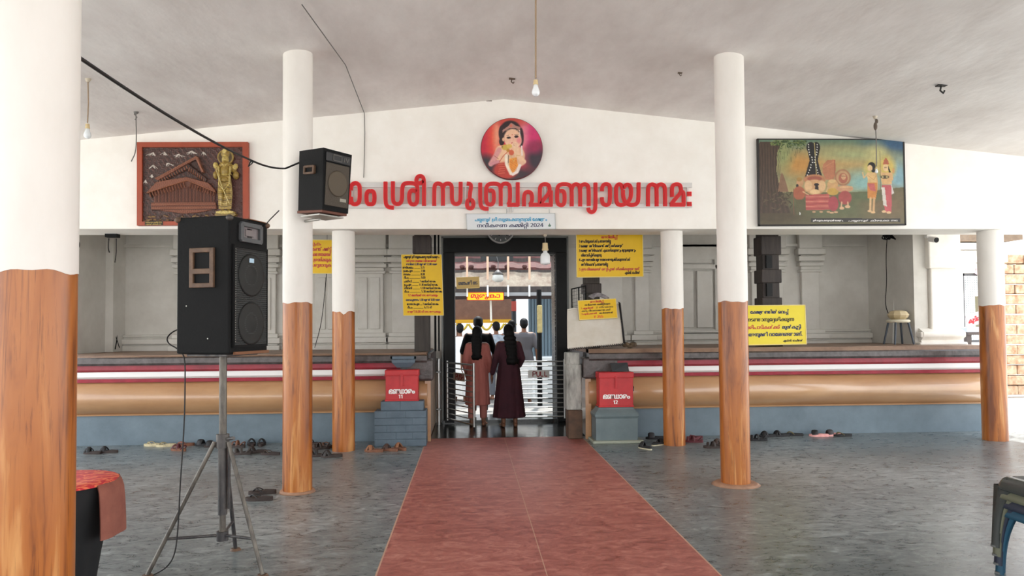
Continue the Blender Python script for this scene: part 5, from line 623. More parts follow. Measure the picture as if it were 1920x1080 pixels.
# the courtyard beyond the door
sheet = M('blue_grey_sheet', (120, 142, 156), .45)
b = MB(); n = 60
for i in range(n):
    x = 1.45 + i * .08; b.bb(x, x + .05, 18.0, 18.03, 0, 3.6); b.bb(x + .05, x + .08, 18.03, 18.06, 0, 3.6)
b.build('wall_sheet', sheet, kind='structure')
brown = M('brown_plaster', (128, 92, 72), .8, var=(106, 74, 58), vs=5, va=1, bump=.2)
yel = M('yellow_band_paint', (214, 160, 30), .6)
b = MB(); b.bb(-5.4, 1.2, 19.6, 20, 1.72, 3.6); root = b.build('wall_shrine', brown, kind='structure')
MB().bb(-5.4, 1.2, 19.5, 19.62, 1.66, 1.75).build('yellow_band', yel, root)
MB().bb(-5.4, 1.2, 19.62, 20, 0, .55).build('base', M('shrine_base_stone', (168, 160, 150), .7), root)
for x in (-2.6, -1.3, -.28, 1.1): MB().cyl((x, 19.8, .5), (x, 19.8, 1.8), .07).build('post', brown, root)
b = MB(); b.bb(-5.4, 6.6, 24, 24.3, 0, 3.2); b.build('wall_far', wht, kind='structure')
b = MB(); b.bb(-5.6, -5.4, 12.75, 30, 0, 3.4); b.build('wall_courtyard_left', wht, kind='structure')
b = MB(); b.bb(6.5, 6.7, 12.75, 30, 0, 3.4); b.build('wall_courtyard_right', wht, kind='structure')

# the temple wall outdoors, past the pier
b = MB(); Y = 13.6
x0, x1 = at(1786, 540, Y).x, at(1884, 540, Y).x; wx0, wx1 = at(1806, 540, Y).x, at(1857, 540, Y).x; wz0, wz1 = at(1830, 642, Y).z, at(1830, 512, Y).z
b.bb(x0, wx0, Y, Y + .25, 0, 3.1); b.bb(wx1, x1, Y, Y + .25, 0, 3.1); b.bb(wx0, wx1, Y, Y + .25, 0, wz0); b.bb(wx0, wx1, Y, Y + .25, wz1, 3.1)
for z0, z1, d in ((2.62, 2.7, .06), (2.74, 2.95, .1), (2.98, 3.1, .16)): b.bb(x0, x1, Y - d, Y, z0, z1)
b.build('wall_outer', white, kind='structure')
b = MB(); b.bb(x0, x1, Y - .5, Y + .3, 3.12, 3.3); b.build('trim_13', M('weathered_eave', (132, 112, 92), .8, var=(104, 86, 70), vs=6, va=1), kind='structure')
b = MB(); fr = M('dark_window_frame', (70, 68, 70), .5)
b.bb(wx0, wx0 + .04, Y + .02, Y + .1, wz0, wz1); b.bb(wx1 - .04, wx1, Y + .02, Y + .1, wz0, wz1); b.bb(wx0, wx1, Y + .02, Y + .1, wz1 - .05, wz1); b.bb(wx0, wx1, Y + .02, Y + .1, wz0, wz0 + .04)
root = b.build('window_1', fr, kind='structure')
b = MB()
for i in range(1, 12): x = wx0 + (wx1 - wx0) * i / 12; b.bb(x - .004, x + .004, Y + .055, Y + .063, wz0, wz1)
for i in range(1, 30): z = wz0 + (wz1 - wz0) * i / 30; b.bb(wx0, wx1, Y + .055, Y + .063, z - .004, z + .004)
b.build('wire_grid', M('grid_wire', (128, 140, 140), .5), root)
# laterite wall far to the side
lat = M('laterite_masonry', (138, 96, 66), .85, var=(196, 172, 144), vs=7, va=1, bump=.5, bs=14)
b = MB(); Y = 15.5; x0 = at(1893, 540, Y).x
for k in range(14):
    z = .0 + k * .22
    for j in range(9):
        xx = x0 - .2 + j * .44 + (k % 2) * .22; b.rbox((xx, Y + RNG.uniform(-.02, .02), z + .1), (.42, .3, .2), .02)
root = b.build('wall_laterite', lat, kind='structure')

# ================================================================== pillars
wood = M_wood_paint(); pil_w = M('pillar_white_paint', (236, 232, 226), .6, var=(226, 221, 214), vs=3, va=1, bump=.12, bs=8, stretch=(1, 1, .4))
ring_m = M('worn_cement_ring', (176, 136, 108), .7, var=(140, 104, 82), vs=8, va=1)
def pillar(x, y, r, zw, zt, label, ring=None, notch=None, grp='round pillars of the hall'):
    t = thing('pillar', label, 'pillar', (x, y, 0), grp)
    n = 40
    def edge(j):
        a = 2 * PI * j / n; z = zw + .006 * math.sin(3 * a + x) + .004 * math.sin(7 * a)
        if notch is not None:
            d = (a - notch + PI) % (2 * PI) - PI
            z -= .05 * max(0, 1 - abs(d) / .35)
        return z
    b = MB(); vs = []
    for z in (None, zt):
        for j in range(n): a = 2 * PI * j / n; vs.append((x + r * math.cos(a), y + r * math.sin(a), edge(j) if z is None else z))
    b.add(vs, [(j, (j + 1) % n, n + (j + 1) % n, n + j) for j in range(n)], True); b.build('white_shaft', pil_w, t)
    b = MB(); r2 = r * .985; vs = [(x + r2 * math.cos(2 * PI * j / n), y + r2 * math.sin(2 * PI * j / n), z) for z in (0, zw + .012) for j in range(n)]
    b.add(vs, [(j, (j + 1) % n, n + (j + 1) % n, n + j) for j in range(n)], True); b.build('wood_shaft', wood, t)
    if ring: MB().lathe([(r * .9, .025), (r + ring * .6, .022), (r + ring, .0), (r * .9, 0)], (x, y, 0), 36).build('base_ring', ring_m, t)
    return t
p1 = at(66, 540, 2.95)
pillar(p1.x - .004, 2.95, .149, 1.815, roof_z(p1.x) + .03, 'thick white-topped wood-grain pillar standing closest to the camera beside the red cloth table')
pillar(-1.672, 7.29, .142, 1.83, roof_z(-1.67) + .03, 'white-topped wood-grain pillar carrying the small dark loudspeaker', ring=.03)
pillar(2.636, 7.23, .146, 1.815, roof_z(2.63) + .03, 'tall white-topped wood-grain pillar with a worn ring at its foot, facing the loudspeaker pillar', ring=.09)
pillar(-1.628, 9.66, .146, 1.79, BZ + .01, 'short white-topped wood-grain pillar under the beam, beside the partly hidden yellow board', notch=4.9)
pillar(2.703, 9.66, .145, 1.80, BZ + .01, 'short white-topped wood-grain pillar under the beam, beside the red box numbered 12')
pillar(7.085, 9.6, .157, 1.815, BZ + .01, 'white-topped wood-grain pillar under the beam, at the outer end of the plinth near the drinking water sign')

# ================================================================== the big red letters
red_l = M('red_letter_acrylic', (198, 18, 26), .35, spec=.4); red_e = M('bright_red_letter_edge', (232, 44, 40), .4)
rail = M('sign_rail_grey', (218, 217, 214), .45, var=(204, 203, 200), vs=5, va=1)
SY = 9.36
def c1(u, v): return (640 + u / 5.647, 320 + v / 5.647)
def c2(u, v): return (960 + u / 5.486, 320 + v / 5.486)
O0 = at(960, 365, SY); UX = (at(1060, 365, SY) - O0) / 100; UZ = (at(960, 465, SY) - O0) / 100
def wallfn(px, py, t=0.0): return O0 + UX * (px - 960) + UZ * (py - 365) + Vector((0, -t, 0))
LET = [
 (c1, [[(115, 362), (118, 190), (100, 142), (60, 130), (10, 145), (-15, 200), (-15, 310), (10, 355), (50, 362), (75, 330), (75, 250), (50, 225), (20, 240)], [(135, 215), (138, 165), (165, 140), (195, 138), (222, 165), (226, 200), (226, 310), (215, 345), (185, 362), (155, 358), (140, 335), (136, 285)]], []),
 (c1, [[(336, 222), (310, 224), (295, 250), (295, 330), (310, 358), (336, 361), (362, 358), (377, 330), (377, 250), (362, 224), (336, 222)]], []),
 (c1, [[(490, 125), (490, 330), (503, 378), (530, 393), (578, 397)], [(566, 122), (566, 300), (575, 345), (610, 362), (645, 350), (662, 310), (662, 190), (675, 150), (710, 137), (785, 140), (815, 165), (820, 200), (820, 330), (800, 360), (775, 365), (745, 352), (735, 310), (735, 250), (750, 218), (780, 212), (812, 228)], [(888, 378), (888, 110), (876, 75), (848, 62), (818, 75), (806, 108), (815, 138), (850, 142), (884, 122)]], []),
 (c1, [[(994, 378), (994, 185), (1004, 150), (1035, 140), (1070, 155), (1085, 190), (1085, 376)], [(1085, 190), (1098, 152), (1138, 140), (1170, 155), (1177, 190), (1177, 310), (1190, 350), (1225, 362), (1260, 345), (1268, 300), (1268, 128)], [(1332, 143), (1372, 148), (1378, 180), (1365, 240), (1362, 320)], [(1368, 312), (1342, 322), (1332, 360), (1342, 398), (1368, 406), (1394, 398), (1404, 360), (1394, 322), (1368, 312)]], []),
 (c1, [[(1472, 135), (1472, 345), (1484, 392), (1515, 410), (1560, 408)], [(1560, 218), (1598, 214), (1615, 240), (1615, 330), (1600, 360), (1572, 367), (1542, 352), (1533, 310), (1533, 200), (1548, 156), (1590, 143), (1650, 145), (1680, 165), (1687, 200), (1687, 380)], [(1687, 192), (1702, 152), (1740, 140), (1775, 155), (1783, 190), (1783, 330), (1765, 366)], [(1755, 368), (1875, 368)], [(1865, 132), (1865, 380)]], []),
 (c2, [[(120, 374), (120, 270), (134, 230), (165, 222), (195, 235), (203, 270), (203, 320), (183, 354)], [(170, 357), (412, 357)], [(282, 345), (282, 190), (294, 156), (330, 143), (370, 150), (382, 182), (382, 230), (332, 290), (288, 352)], [(395, 212), (395, 370)]], []),
 (c2, [[(488, 215), (520, 212), (537, 240), (537, 330), (522, 358), (497, 363), (470, 350), (460, 320), (460, 210), (468, 165), (500, 145), (570, 145), (600, 165), (610, 200), (610, 374)], [(610, 200), (623, 156), (655, 143), (687, 156), (697, 190), (697, 374)], [(697, 190), (709, 156), (745, 143), (776, 156), (785, 190), (785, 370)], [(855, 130), (855, 380), (845, 420), (815, 438), (785, 420), (780, 388)], [(921, 218), (923, 180), (937, 150), (968, 143), (1000, 155), (1004, 190), (1004, 320), (992, 355), (962, 363), (933, 350), (922, 320), (921, 282)]], []),
 (c2, [[(1140, 200), (1122, 150), (1096, 143), (1072, 163), (1068, 200), (1068, 310), (1083, 350), (1115, 362), (1152, 355), (1190, 330), (1220, 290), (1226, 200), (1215, 160), (1185, 145), (1156, 162), (1146, 185)], [(1140, 205), (1140, 260), (1150, 310), (1180, 345), (1220, 361), (1260, 358), (1290, 340), (1301, 300), (1303, 128)]], []),
 (c2, [[(1400, 374), (1400, 190), (1411, 156), (1445, 143), (1480, 158), (1490, 190), (1490, 374)], [(1490, 190), (1501, 156), (1535, 143), (1567, 156), (1578, 190), (1578, 374)]], []),
 (c2, [[(1650, 276), (1650, 190), (1660, 155), (1695, 143), (1735, 150), (1745, 190), (1745, 230), (1690, 290), (1640, 352)], [(1628, 357), (1786, 357)], [(1772, 365), (1772, 228), (1750, 222)]], []),
 (c2, [], [(1832, 245)]), (c2, [], [(1832, 350)])]
t = thing('letter_sign', 'row of big red raised letters on grey rails across the white gable wall', 'sign', wallfn(970, 400, 0))
for y0, y1 in ((343, 352), (383, 390)):
    b = MB(); b.prism([(600, y0), (1300, y0), (1300, y1), (600, y1)], lambda u, v, d: wallfn(u, v, d), .0, .03); b.build('sign_rail', rail, t)
for x in (600, 664, 735, 800, 872, 915, 1020, 1086, 1150, 1212, 1290): MB().prism([(x, 343), (x + 3, 343), (x + 3, 390), (x, 390)], lambda u, v, d: wallfn(u, v, d), .0, .022).build('sign_strut', rail, t)
for x in (951, 960): MB().prism([(x, 341), (x + 2.5, 341), (x + 2.5, 398), (x, 398)], lambda u, v, d: wallfn(u, v, d), .0, .02).build('sign_strut', rail, t)
for cf, strokes, dots in LET:
    e = MB(); f = MB()
    for q, st in enumerate(strokes):
        pts = [cf(*p) for p in st]; q = q * .0012
        e.ribbon(pts, 7.4, lambda u, v, d: wallfn(u, v, d), .028 + q, .048 + q); f.ribbon(pts, 5.2, lambda u, v, d: wallfn(u, v, d), .049 + q, .060 + q)
    for d0 in dots:
        x, y = cf(*d0)
        e.prism([(x - 4.2, y - 4.2), (x + 4.2, y - 4.2), (x + 4.2, y + 4.2), (x - 4.2, y + 4.2)], lambda u, v, d: wallfn(u, v, d), .028, .05)
        f.prism([(x - 2.9, y - 2.9), (x + 2.9, y - 2.9), (x + 2.9, y + 2.9), (x - 2.9, y + 2.9)], lambda u, v, d: wallfn(u, v, d), .049, .064)
    o = e.build('letter', red_e, t); f.build('letter_face', red_l, o)

# ================================================================== boards with writing
ink_k = M('sign_ink_black', (38, 30, 26), .6); ink_r = M('sign_ink_red', (196, 44, 50), .6); ink_n = M('sign_ink_navy', (34, 44, 84), .6); ink_c = M('sign_ink_sky_blue', (84, 168, 204), .6)
ink_p = M('sign_ink_dull_pink', (196, 84, 60), .6); ink_w = M('sign_ink_white', (240, 236, 232), .6); ink_rr = M('sign_ink_bright_red', (214, 26, 38), .5)
yellow = M('yellow_board', (232, 190, 14), .5, var=(222, 178, 12), vs=3, va=1); yellow2 = M('lemon_yellow_board', (232, 212, 50), .5, var=(224, 202, 44), vs=3, va=1); edge_y = M('pale_board_edge', (226, 206, 130), .5)
INK = dict(k=ink_k, r=ink_r, n=ink_n, c=ink_c, p=ink_p, w=ink_w, R=ink_rr)
def board(name, label, cat, corners, w, h, face, edge, lines, thick=.018, grp=None, edge_w=.012, inks=INK, t0=.001):
    "corners: top left, top right, bottom left points; lines: (ink, ids, u, baseline v, em, width, align, bold)"
    p0, pu, pv = corners; fn = plane_fn(p0, pu, pv, w, h)
    base = (Vector(pv) + fn(w, h)) / 2
    t = thing(name, label, cat, base, grp)
    b = MB(); b.prism([(0, 0), (w, 0), (w, h), (0, h)], fn, -thick, 0); b.build('panel', face, t)
    if edge_w:
        b = MB(); e = edge_w
        for u0, u1, v0, v1 in ((0, w, 0, e), (0, w, h - e, h), (0, e, 0, h), (w - e, w, 0, h)): b.prism([(u0, v0), (u1, v0), (u1, v1), (u0, v1)], fn, -thick - .002, .004)
        b.build('board_edge', edge, t)
    for k, ids, u, v, em, wd, al, bo in lines:
        b = MB(); put_text(b, fn, ids, u, v, em, wd, al, bo); b.build('lettering', inks[k], t)
    return t, fn
def pxq(px0, py0, px1, py1, Y): return (at(px0, py0, Y), at(px1, py0, Y), at(px0, py1, Y))
# committee board, 0..168 x 0..30 in its own units
T = TXT['committee']
q = (at(873.5, 400.5, 9.345), at(1041, 399.5, 9.345), at(875, 431, 9.345))
tb, fn = board('committee_board', 'pale grey board with blue and navy writing hung under the red letters', 'sign', q, 168, 31, M('pale_grey_board', (216, 220, 222), .5), M('grey_board_rim', (188, 192, 190), .5),
      [('c', T[0], 84, 15, 9.5, 136, 'c', .04), ('n', T[1], 82, 26.5, 10, 125, 'c', .03)], thick=.02, edge_w=1.2)
b = MB(); b.prism([(154, 26), (158, 26), (159, 23.5), (157, 21.5), (156.5, 18.5), (155.5, 21.5), (153.4, 23.5)], lambda u, v, d: fn(u, v, d), 0, .002); b.build('emblem', M('dull_green_print', (96, 128, 112), .6), tb)
for x in (915, 950, 1030): MB().cyl(at(x, 402, 9.36), at(x, 392, 9.37), .006, n=6).build('hanger', rail, tb)
# timings board: 0..100 x 0..146
T = TXT['timing']; rows = [(0, 'k', 50, 9, 88, 'c'), (1, 'r', 50, 18, 76, 'c'), (2, 'n', 50, 26, 76, 'c'), (3, 'k', 3, 34, 54, 'l'), (4, 'k', 4, 42, 54, 'l'), (5, 'k', 4, 50, 53, 'l'), (6, 'k', 5, 58, 53, 'l'),
        (7, 'k', 5, 67, 78, 'l'), (8, 'k', 5, 75, 83, 'l'), (9, 'k', 5, 83, 90, 'l'), (10, 'k', 5, 91, 93, 'l'), (11, 'r', 50, 100, 74, 'c'), (12, 'n', 50, 111, 84, 'c'), (13, 'k', 10, 121, 78, 'l'), (14, 'k', 11, 129, 60, 'l'), (15, 'r', 52, 139, 82, 'c')]
q = (at(752, 477, 10.632), at(828, 477, 10.632), at(756, 592, 10.632))
board('timings_board', 'tall yellow board with many lines of timings fixed to the post beside the doorway', 'sign', q, 100, 146, yellow, edge_y, [(c, T[i], u, v, 7.6 if i else 8.5, wd, al, .05) for i, c, u, v, wd, al in rows], edge_w=1.2)
# big notice: 0..125 x 0..80
T = TXT['notice']; rows = [(0, 'r', 62, 8.5, 30, 'c'), (1, 'k', 5, 16, 60, 'l'), (2, 'k', 5, 24.5, 82, 'l'), (3, 'k', 5, 33, 106, 'l'), (4, 'k', 9, 41.5, 38, 'l'), (5, 'k', 5, 50, 95, 'l'), (6, 'k', 9, 58.5, 50, 'l'), (7, 'p', 5, 67.5, 112, 'l'), (8, 'k', 118, 74.5, 28, 'r')]
q = (at(1080, 439, 10.25), at(1205.5, 438, 10.25), at(1081, 520.5, 10.25))
tn, fnn = board('notice_board', 'large yellow notice with numbered lines hung between the doorway and the short pillar', 'sign', q, 125, 80, yellow, edge_y, [(c, T[i], u, v, 7.2, wd, al, .05) for i, c, u, v, wd, al in rows], edge_w=1.3)
# board half hidden by the short pillar: 0..85 x 0..64
T = TXT['hidden']
q = (at(538, 449, 10.3), at(623, 449.5, 10.3), at(538, 513, 10.3))
ty, fny = board('yellow_board', 'yellow board with dull red lines half hidden behind the short pillar', 'sign', q, 85, 64, yellow, edge_y, [('p', T[i], 4, 11 + i * 10, 9.5, [60, 79, 79, 79, 79][i], 'l', .05) for i in range(5)] , edge_w=1.2)
for o_, f_, us in ((tn, fnn, (10, 115)), (ty, fny, (10, 75))):
    for u in us: p = f_(u, 2, -.012); MB().cyl(p, (p.x, p.y, 3.31), .004, n=6).build('hanging_wire', M('grey_wire', (112, 108, 104), .6), o_)
# leaning permission board: 0..130 x 0..78
T = TXT['permit']
q = (at(1385, 572.5, 10.5), at(1510, 571.5, 10.62), at(1386, 648, 10.36))
board('permission_board', 'lemon yellow board with large black lines leaning on the plinth edge against the carved post', 'sign', q, 130, 78, yellow2, edge_y,
      [('n', T[0], 22, 17, 10, 74, 'l', .05), ('k', T[1], 15, 32, 10.5, 92, 'l', .04), ('p', T[2], 12, 47, 10, 66, 'l', .05), ('n', T[3], 80, 47, 10, 40, 'l', .05), ('n', T[4], 18, 61, 10.5, 104, 'l', .05), ('k', T[5], 122, 72, 5.6, 38, 'r', .05)], edge_w=1.5)
# price board leaning on the white sheet: 0..75 x 0..38
T = TXT['price']
q = (at(1083, 563.5, 10.25), at(1155, 559.5, 10.25), at(1086, 600.5, 10.21))
board('price_board', 'small yellow price board with red figures resting on the white stitched sheet', 'sign', q, 75, 38, yellow, edge_y,
      [('r', T[0], 37, 6, 5.6, 26, 'c', .05), ('k', T[1], 38, 11, 4.6, 50, 'c', .05), ('r', T[2], 5, 17, 4.4, 24, 'l', .05), ('k', T[3], 34, 17, 4.4, 34, 'l', .04), ('k', T[4], 6, 22.5, 4.4, 56, 'l', .05), ('r', T[5], 5, 28, 4.4, 30, 'l', .05), ('k', T[4], 40, 28, 4.2, 26, 'l', .04), ('R', T[6], 38, 35.5, 6.2, 18, 'c', .05)], edge_w=1.2)
# yellow name board and brown board in the courtyard
T = TXT['muruka']; q = (at(875, 547.5, 15.48), at(945, 547.5, 15.48), at(875, 563.5, 15.48))
board('shrine_name_board', 'small bright yellow board with red letters hanging inside beyond the doorway', 'sign', q, 70, 16, M('bright_yellow_board', (250, 206, 20), .5), M('red_board_edge', (190, 60, 30), .5), [('R', T[0], 35, 11, 12.5, 56, 'c', .04)], edge_w=1.4)
T = TXT['brown']; q = (at(855, 520, 15.34), at(898.5, 518.5, 15.34), at(856, 541.5, 15.34))
board('ochre_board', 'dull ochre board with dark letters hanging under the tiled eave', 'sign', q, 44, 22, M('ochre_board', (126, 98, 44), .6), M('ochre_rim', (150, 124, 66), .6), [('k', T[0], 22, 15, 10, 36, 'c', .05)], edge_w=1)
# drinking-water board on the counter
T = TXT['water']; q = (at(1811, 592, 11.9), at(1858, 577, 11.9), at(1813, 615, 11.9))
board('water_board', 'tilted grey board with red writing on the counter behind the end pillar', 'sign', q, 47, 24, M('grey_mauve_board', (190, 180, 182), .6), M('grey_mauve_rim', (170, 160, 162), .6), [('R', T[0], 24, 17, 13, 40, 'c', .05)], edge_w=0)

# ================================================================== donation boxes on pedestals
box_r = M('donation_box_red', (196, 44, 48), .42, var=(172, 34, 40), vs=6, va=1, bump=.25, bs=18); brickp = M('pedestal_grey_blue', (96, 112, 124), .6, var=(78, 94, 106), vs=5, va=1, bump=.4, bs=16); steel_d = M('dark_box_metal', (58, 62, 66), .5)
# left: brick pedestal in two tiers
t = thing('pedestal', 'grey blue painted brick pedestal with a stepped top under the red box numbered 11', 'pedestal', (-.92, 10.15, 0), 'pedestals of the donation boxes')
b = MB(); z0 = 0
for k in range(5):
    zz = k * .094; xs = -1.262
    cuts = [(-1.262, -.98), (-.98, -.76), (-.76, -.582)] if k % 2 else [(-1.262, -1.1), (-1.1, -.85), (-.85, -.582)]
    for a, c in cuts: b.rbox(((a + c) / 2, 10.035, zz + .047), (c - a + .004, .31 + RNG.uniform(-.008, .008), .094), .007)
b.build('brickwork', brickp, t)
b = MB()
for a, c in ((-1.185, -.93), (-.93, -.62)): b.rbox(((a + c) / 2, 10.055, .53), (c - a + .003, .25, .125), .01)
b.build('upper_course', brickp, t)
def donation_box(x0, x1, y0, y1, z0, z1, ids, num, label, tilt):
    t = thing('donation_box', label, 'donation box', ((x0 + x1) / 2, (y0 + y1) / 2, z0), 'red donation boxes')
    zl = z1 - .075
    b = MB(); b.rbox(((x0 + x1) / 2, (y0 + y1) / 2, (z0 + zl) / 2), (x1 - x0 - .012, y1 - y0 - .012, zl - z0), .008)
    b.rbox(((x0 + x1) / 2, (y0 + y1) / 2, z0 + .012), (x1 - x0 + .006, y1 - y0 + .006, .024), .006); b.build('box_body', box_r, t)
    b = MB(); b.rbox(((x0 + x1) / 2, (y0 + y1) / 2, zl + .036), (x1 - x0 + .008, y1 - y0 + .008, .074), .012); b.rbox(((x0 + x1) / 2, (y0 + y1) / 2, zl + .002), (x1 - x0 + .014, y1 - y0 + .014, .016), .005); o = b.build('lid', box_r, t)
    xm = (x0 + x1) / 2
    b = MB(); b.rbox((xm, y0 - .008, zl - .06), (.035, .012, .17), .004); b.cyl((xm, y0 - .022, zl - .03), (xm, y0 - .006, zl - .03), .014, n=10); b.build('hasp', box_r, t)
    b = MB(); b.box((xm, (y0 + y1) / 2, z1 + .002), (.13, .02, .004)); b.build('coin_slot', steel_d, o)
    fn = plane_fn((x0, y0 + .002, z1), (x1, y0 + .002, z1), (x0, y0 + .002, z0), x1 - x0, z1 - z0); w, h = x1 - x0, z1 - z0
    b = MB(); put_text(b, fn, ids, w / 2, h * .76, .105, w * .78, 'c', .05, .001); b.build('lettering', ink_w, t); b = MB(); put_text(b, fn, num, w * .47, h * .91, .07, .062, 'c', .06, .001); b.build('lettering', ink_w, t)
    return t
T = TXT['box']
donation_box(-1.13, -.685, 9.95, 10.18, .592, 1.012, T[0], T[1], 'red metal donation box numbered 11 on the stepped brick pedestal', 0)
# dark funnel slot fixed to the wall above the first box
t = thing('wall_funnel', 'dark open funnel box fixed to the stone edge above the box numbered 11', 'funnel', (-.9, 10.16, 1.02))
b = MB(); vs = []
for z, w, d in ((1.03, .09, .05), (1.10, .155, .09), (1.17, .16, .09)): vs += [(-.9 - w, 10.19 - d, z), (-.9 + w, 10.19 - d, z), (-.9 + w, 10.19, z), (-.9 - w, 10.19, z)]
b.add(vs, [(i * 4 + j, i * 4 + (j + 1) % 4, i * 4 + 4 + (j + 1) % 4, i * 4 + 4 + j) for i in range(2) for j in range(4)] + [(3, 2, 1, 0)])
for a in ((-1.07, -.73),): b.bb(a[0], a[1], 10.085, 10.1, 1.15, 1.185); b.bb(-1.07, -1.05, 10.085, 10.19, 1.15, 1.185); b.bb(-.75, -.73, 10.085, 10.19, 1.15, 1.185)
b.build('funnel_body', brickp, t)
MB().bb(-1.05, -.75, 10.1, 10.19, 1.14, 1.145).build('mouth_shade', black, t)  # black sheet painted in for the shade inside the open funnel
# right: smooth moulded pedestal
t = thing('pedestal', 'smooth grey pedestal with a sloping shoulder and base slab under the red box numbered 12', 'pedestal', (1.98, 10.1, 0), 'pedestals of the donation boxes')
ped = M('pedestal_smooth_grey', (104, 118, 120), .5, var=(88, 102, 106), vs=4, va=1, bump=.1, bs=12)
def sq(b, prof, cx, cy, hx, hy):
    vs = [(cx + sx * (hx + o), cy + sy * (hy + o), z) for o, z in prof for sx, sy in ((-1, -1), (1, -1), (1, 1), (-1, 1))]
    b.add(vs, [(i * 4 + j, i * 4 + (j + 1) % 4, i * 4 + 4 + (j + 1) % 4, i * 4 + 4 + j) for i in range(len(prof) - 1) for j in range(4)] + [tuple(range(4))[::-1], tuple((len(prof) - 1) * 4 + j for j in range(4))])
b = MB(); sq(b, [(0, .03), (0, .33), (.014, .36), (.016, .385), (0, .41), (-.035, .45), (-.045, .475)], 1.975, 10.02, .285, .17); b.build('pedestal_body', ped, t, bevel=.006)
b = MB(); b.rbox((1.985, 10.01, .02), (.69, .42, .04), .012); b.build('base_slab', M('pale_green_slab', (150, 154, 138), .6), t)
donation_box(1.75, 2.225, 9.92, 10.17, .475, .95, T[0], T[2], 'red metal donation box numbered 12 with an open lid flap on the smooth pedestal', 0)
t = thing('padlock', 'small dark padlock hanging at the side of the box numbered 12', 'padlock', (2.247, 10.02, .68))
b = MB(); b.rbox((2.236, 10.02, .70), (.03, .02, .04), .005); b.build('lock_body', steel_d, t)
b = MB(); b.tube([(2.247, 10.01, .72), (2.247, 10.01, .74), (2.247, 10.02, .75), (2.247, 10.03, .74), (2.247, 10.03, .72)], .004, 6); b.build('shackle', steel_d, t)
t = MB(); t.add([(1.94, 9.96, .955), (2.18, 9.99, .955), (2.18, 10.08, 1.06), (1.94, 10.08, 1.05), (1.94, 9.97, .965), (2.18, 10.0, .965), (2.18, 10.09, 1.07), (1.94, 10.09, 1.06)], [(0, 1, 2, 3), (7, 6, 5, 4), (0, 4, 5, 1), (1, 5, 6, 2), (2, 6, 7, 3), (3, 7, 4, 0)])
tag(t.build('metal_flap', steel_d), 'bent dark metal sheet lying on the box numbered 12', 'metal sheet')

# ================================================================== the pictures on the gable wall
art = M_paint('picture_pigment', .4); carve = M_paint('carved_panel_pigment', .5); fr_r = M('red_brown_frame', (168, 74, 44), .45, var=(146, 60, 36), vs=6, va=1, stretch=(1, 1, .3)); dk = M('dark_picture_edge', (40, 36, 34), .6)
def xy(x0, x1, y0, y1, nx, ny): return np.meshgrid(np.linspace(x0, x1, nx), np.linspace(y0, y1, ny))
def wall_pos(fn): return lambda X, Y, H: np.array([[fn(x, y, h) for x, y, h in zip(a, b_, c)] for a, b_, c in zip(X, Y, H)], float)
# --- landscape painting with figures
X, Y = xy(148, 1108, 152, 720, 300, 178); P = Paint(X, Y, (150, 146, 92))
g = np.clip((Y - 152) / 340, 0, 1); P.c = (1 - g[..., None]) * np.array((96, 128, 104)) + g[..., None] * np.array((176, 158, 100))
P.ell(1060, 190, 190, 60, (52, 92, 128), soft=1.2).ell(660, 290, 330, 80, (196, 158, 92), soft=1.4).ell(420, 320, 110, 70, (204, 142, 62), soft=1.3).ell(300, 240, 60, 100, (150, 158, 96), soft=1.2)
P.ell(840, 440, 130, 70, (132, 178, 172), soft=1.3).ell(1070, 400, 70, 110, (128, 172, 184), soft=1.2).ell(760, 250, 200, 40, (164, 168, 112), soft=1.4).ell(930, 250, 60, 60, (200, 190, 120), soft=1.4)
P.poly([(148, 505), (420, 500), (700, 505), (860, 500), (1010, 480), (1108, 470), (1108, 720), (148, 720)], (104, 98, 62))
P.ell(560, 610, 500, 60, (98, 104, 66), soft=1.0).ell(1000, 600, 150, 100, (120, 98, 66), soft=1.2).ell(240, 660, 200, 60, (84, 70, 46), soft=1.0).ell(840, 530, 120, 30, (92, 104, 66), soft=1.2)
P.poly([(160, 165), (300, 170), (268, 240), (262, 360), (282, 470), (330, 580), (350, 640), (148, 640), (148, 180)], (78, 58, 44))
for k in range(16):
    x = 156 + k * 8.5; P.line([(x - 8 + k * 1.4, 180), (x, 300), (x + (k - 7) * 1.2, 450), (x + (k - 6) * 8, 640)], 4, [(54, 40, 32), (104, 80, 60)][k % 2], soft=.9)
for k in range(150):
    P.ell(RNG.uniform(230, 460), 158 + abs(RNG.normal(0, 22)), 9, 3.4, [(70, 96, 44), (50, 74, 36), (112, 128, 60)][k % 3], rot=RNG.uniform(-1, 1))
for k in range(14): x = 280 + k * 11; P.line([(x, 190), (x + 3, 240 + 20 * (k % 4))], 2, (92, 100, 56))
P.poly([(270, 500), (285, 400), (298, 370), (312, 400), (322, 430), (340, 500)], (140, 100, 72))
for k in range(40): P.ell(RNG.uniform(180, 360), RNG.uniform(500, 620), 16, 4, [(70, 60, 40), (100, 84, 56)][k % 2], rot=RNG.uniform(-1.2, 1.2))
# tall dark headpiece with pale dots
P.ell(492, 204, 29, 36, (26, 22, 24)).ell(527, 204, 26, 36, (26, 22, 24)).poly([(466, 210), (552, 210), (536, 290), (548, 340), (566, 404), (448, 404), (470, 330), (482, 290)], (26, 22, 24))
P.line([(516, 175), (526, 404)], 7, (196, 176, 110)).line([(521, 180), (530, 404)], 2, (80, 70, 50))
for k in range(13):
    y = 185 + k * 17; d = 27 + 8 * math.cos((y - 190) / 40) - (12 if 260 < y < 310 else 0) + max(0, y - 330) * .3
    P.ell(508 - d * .9, y, 4.2, 4.2, (236, 232, 222)).ell(512 + d * .62, y, 3.6, 4, (236, 232, 222))
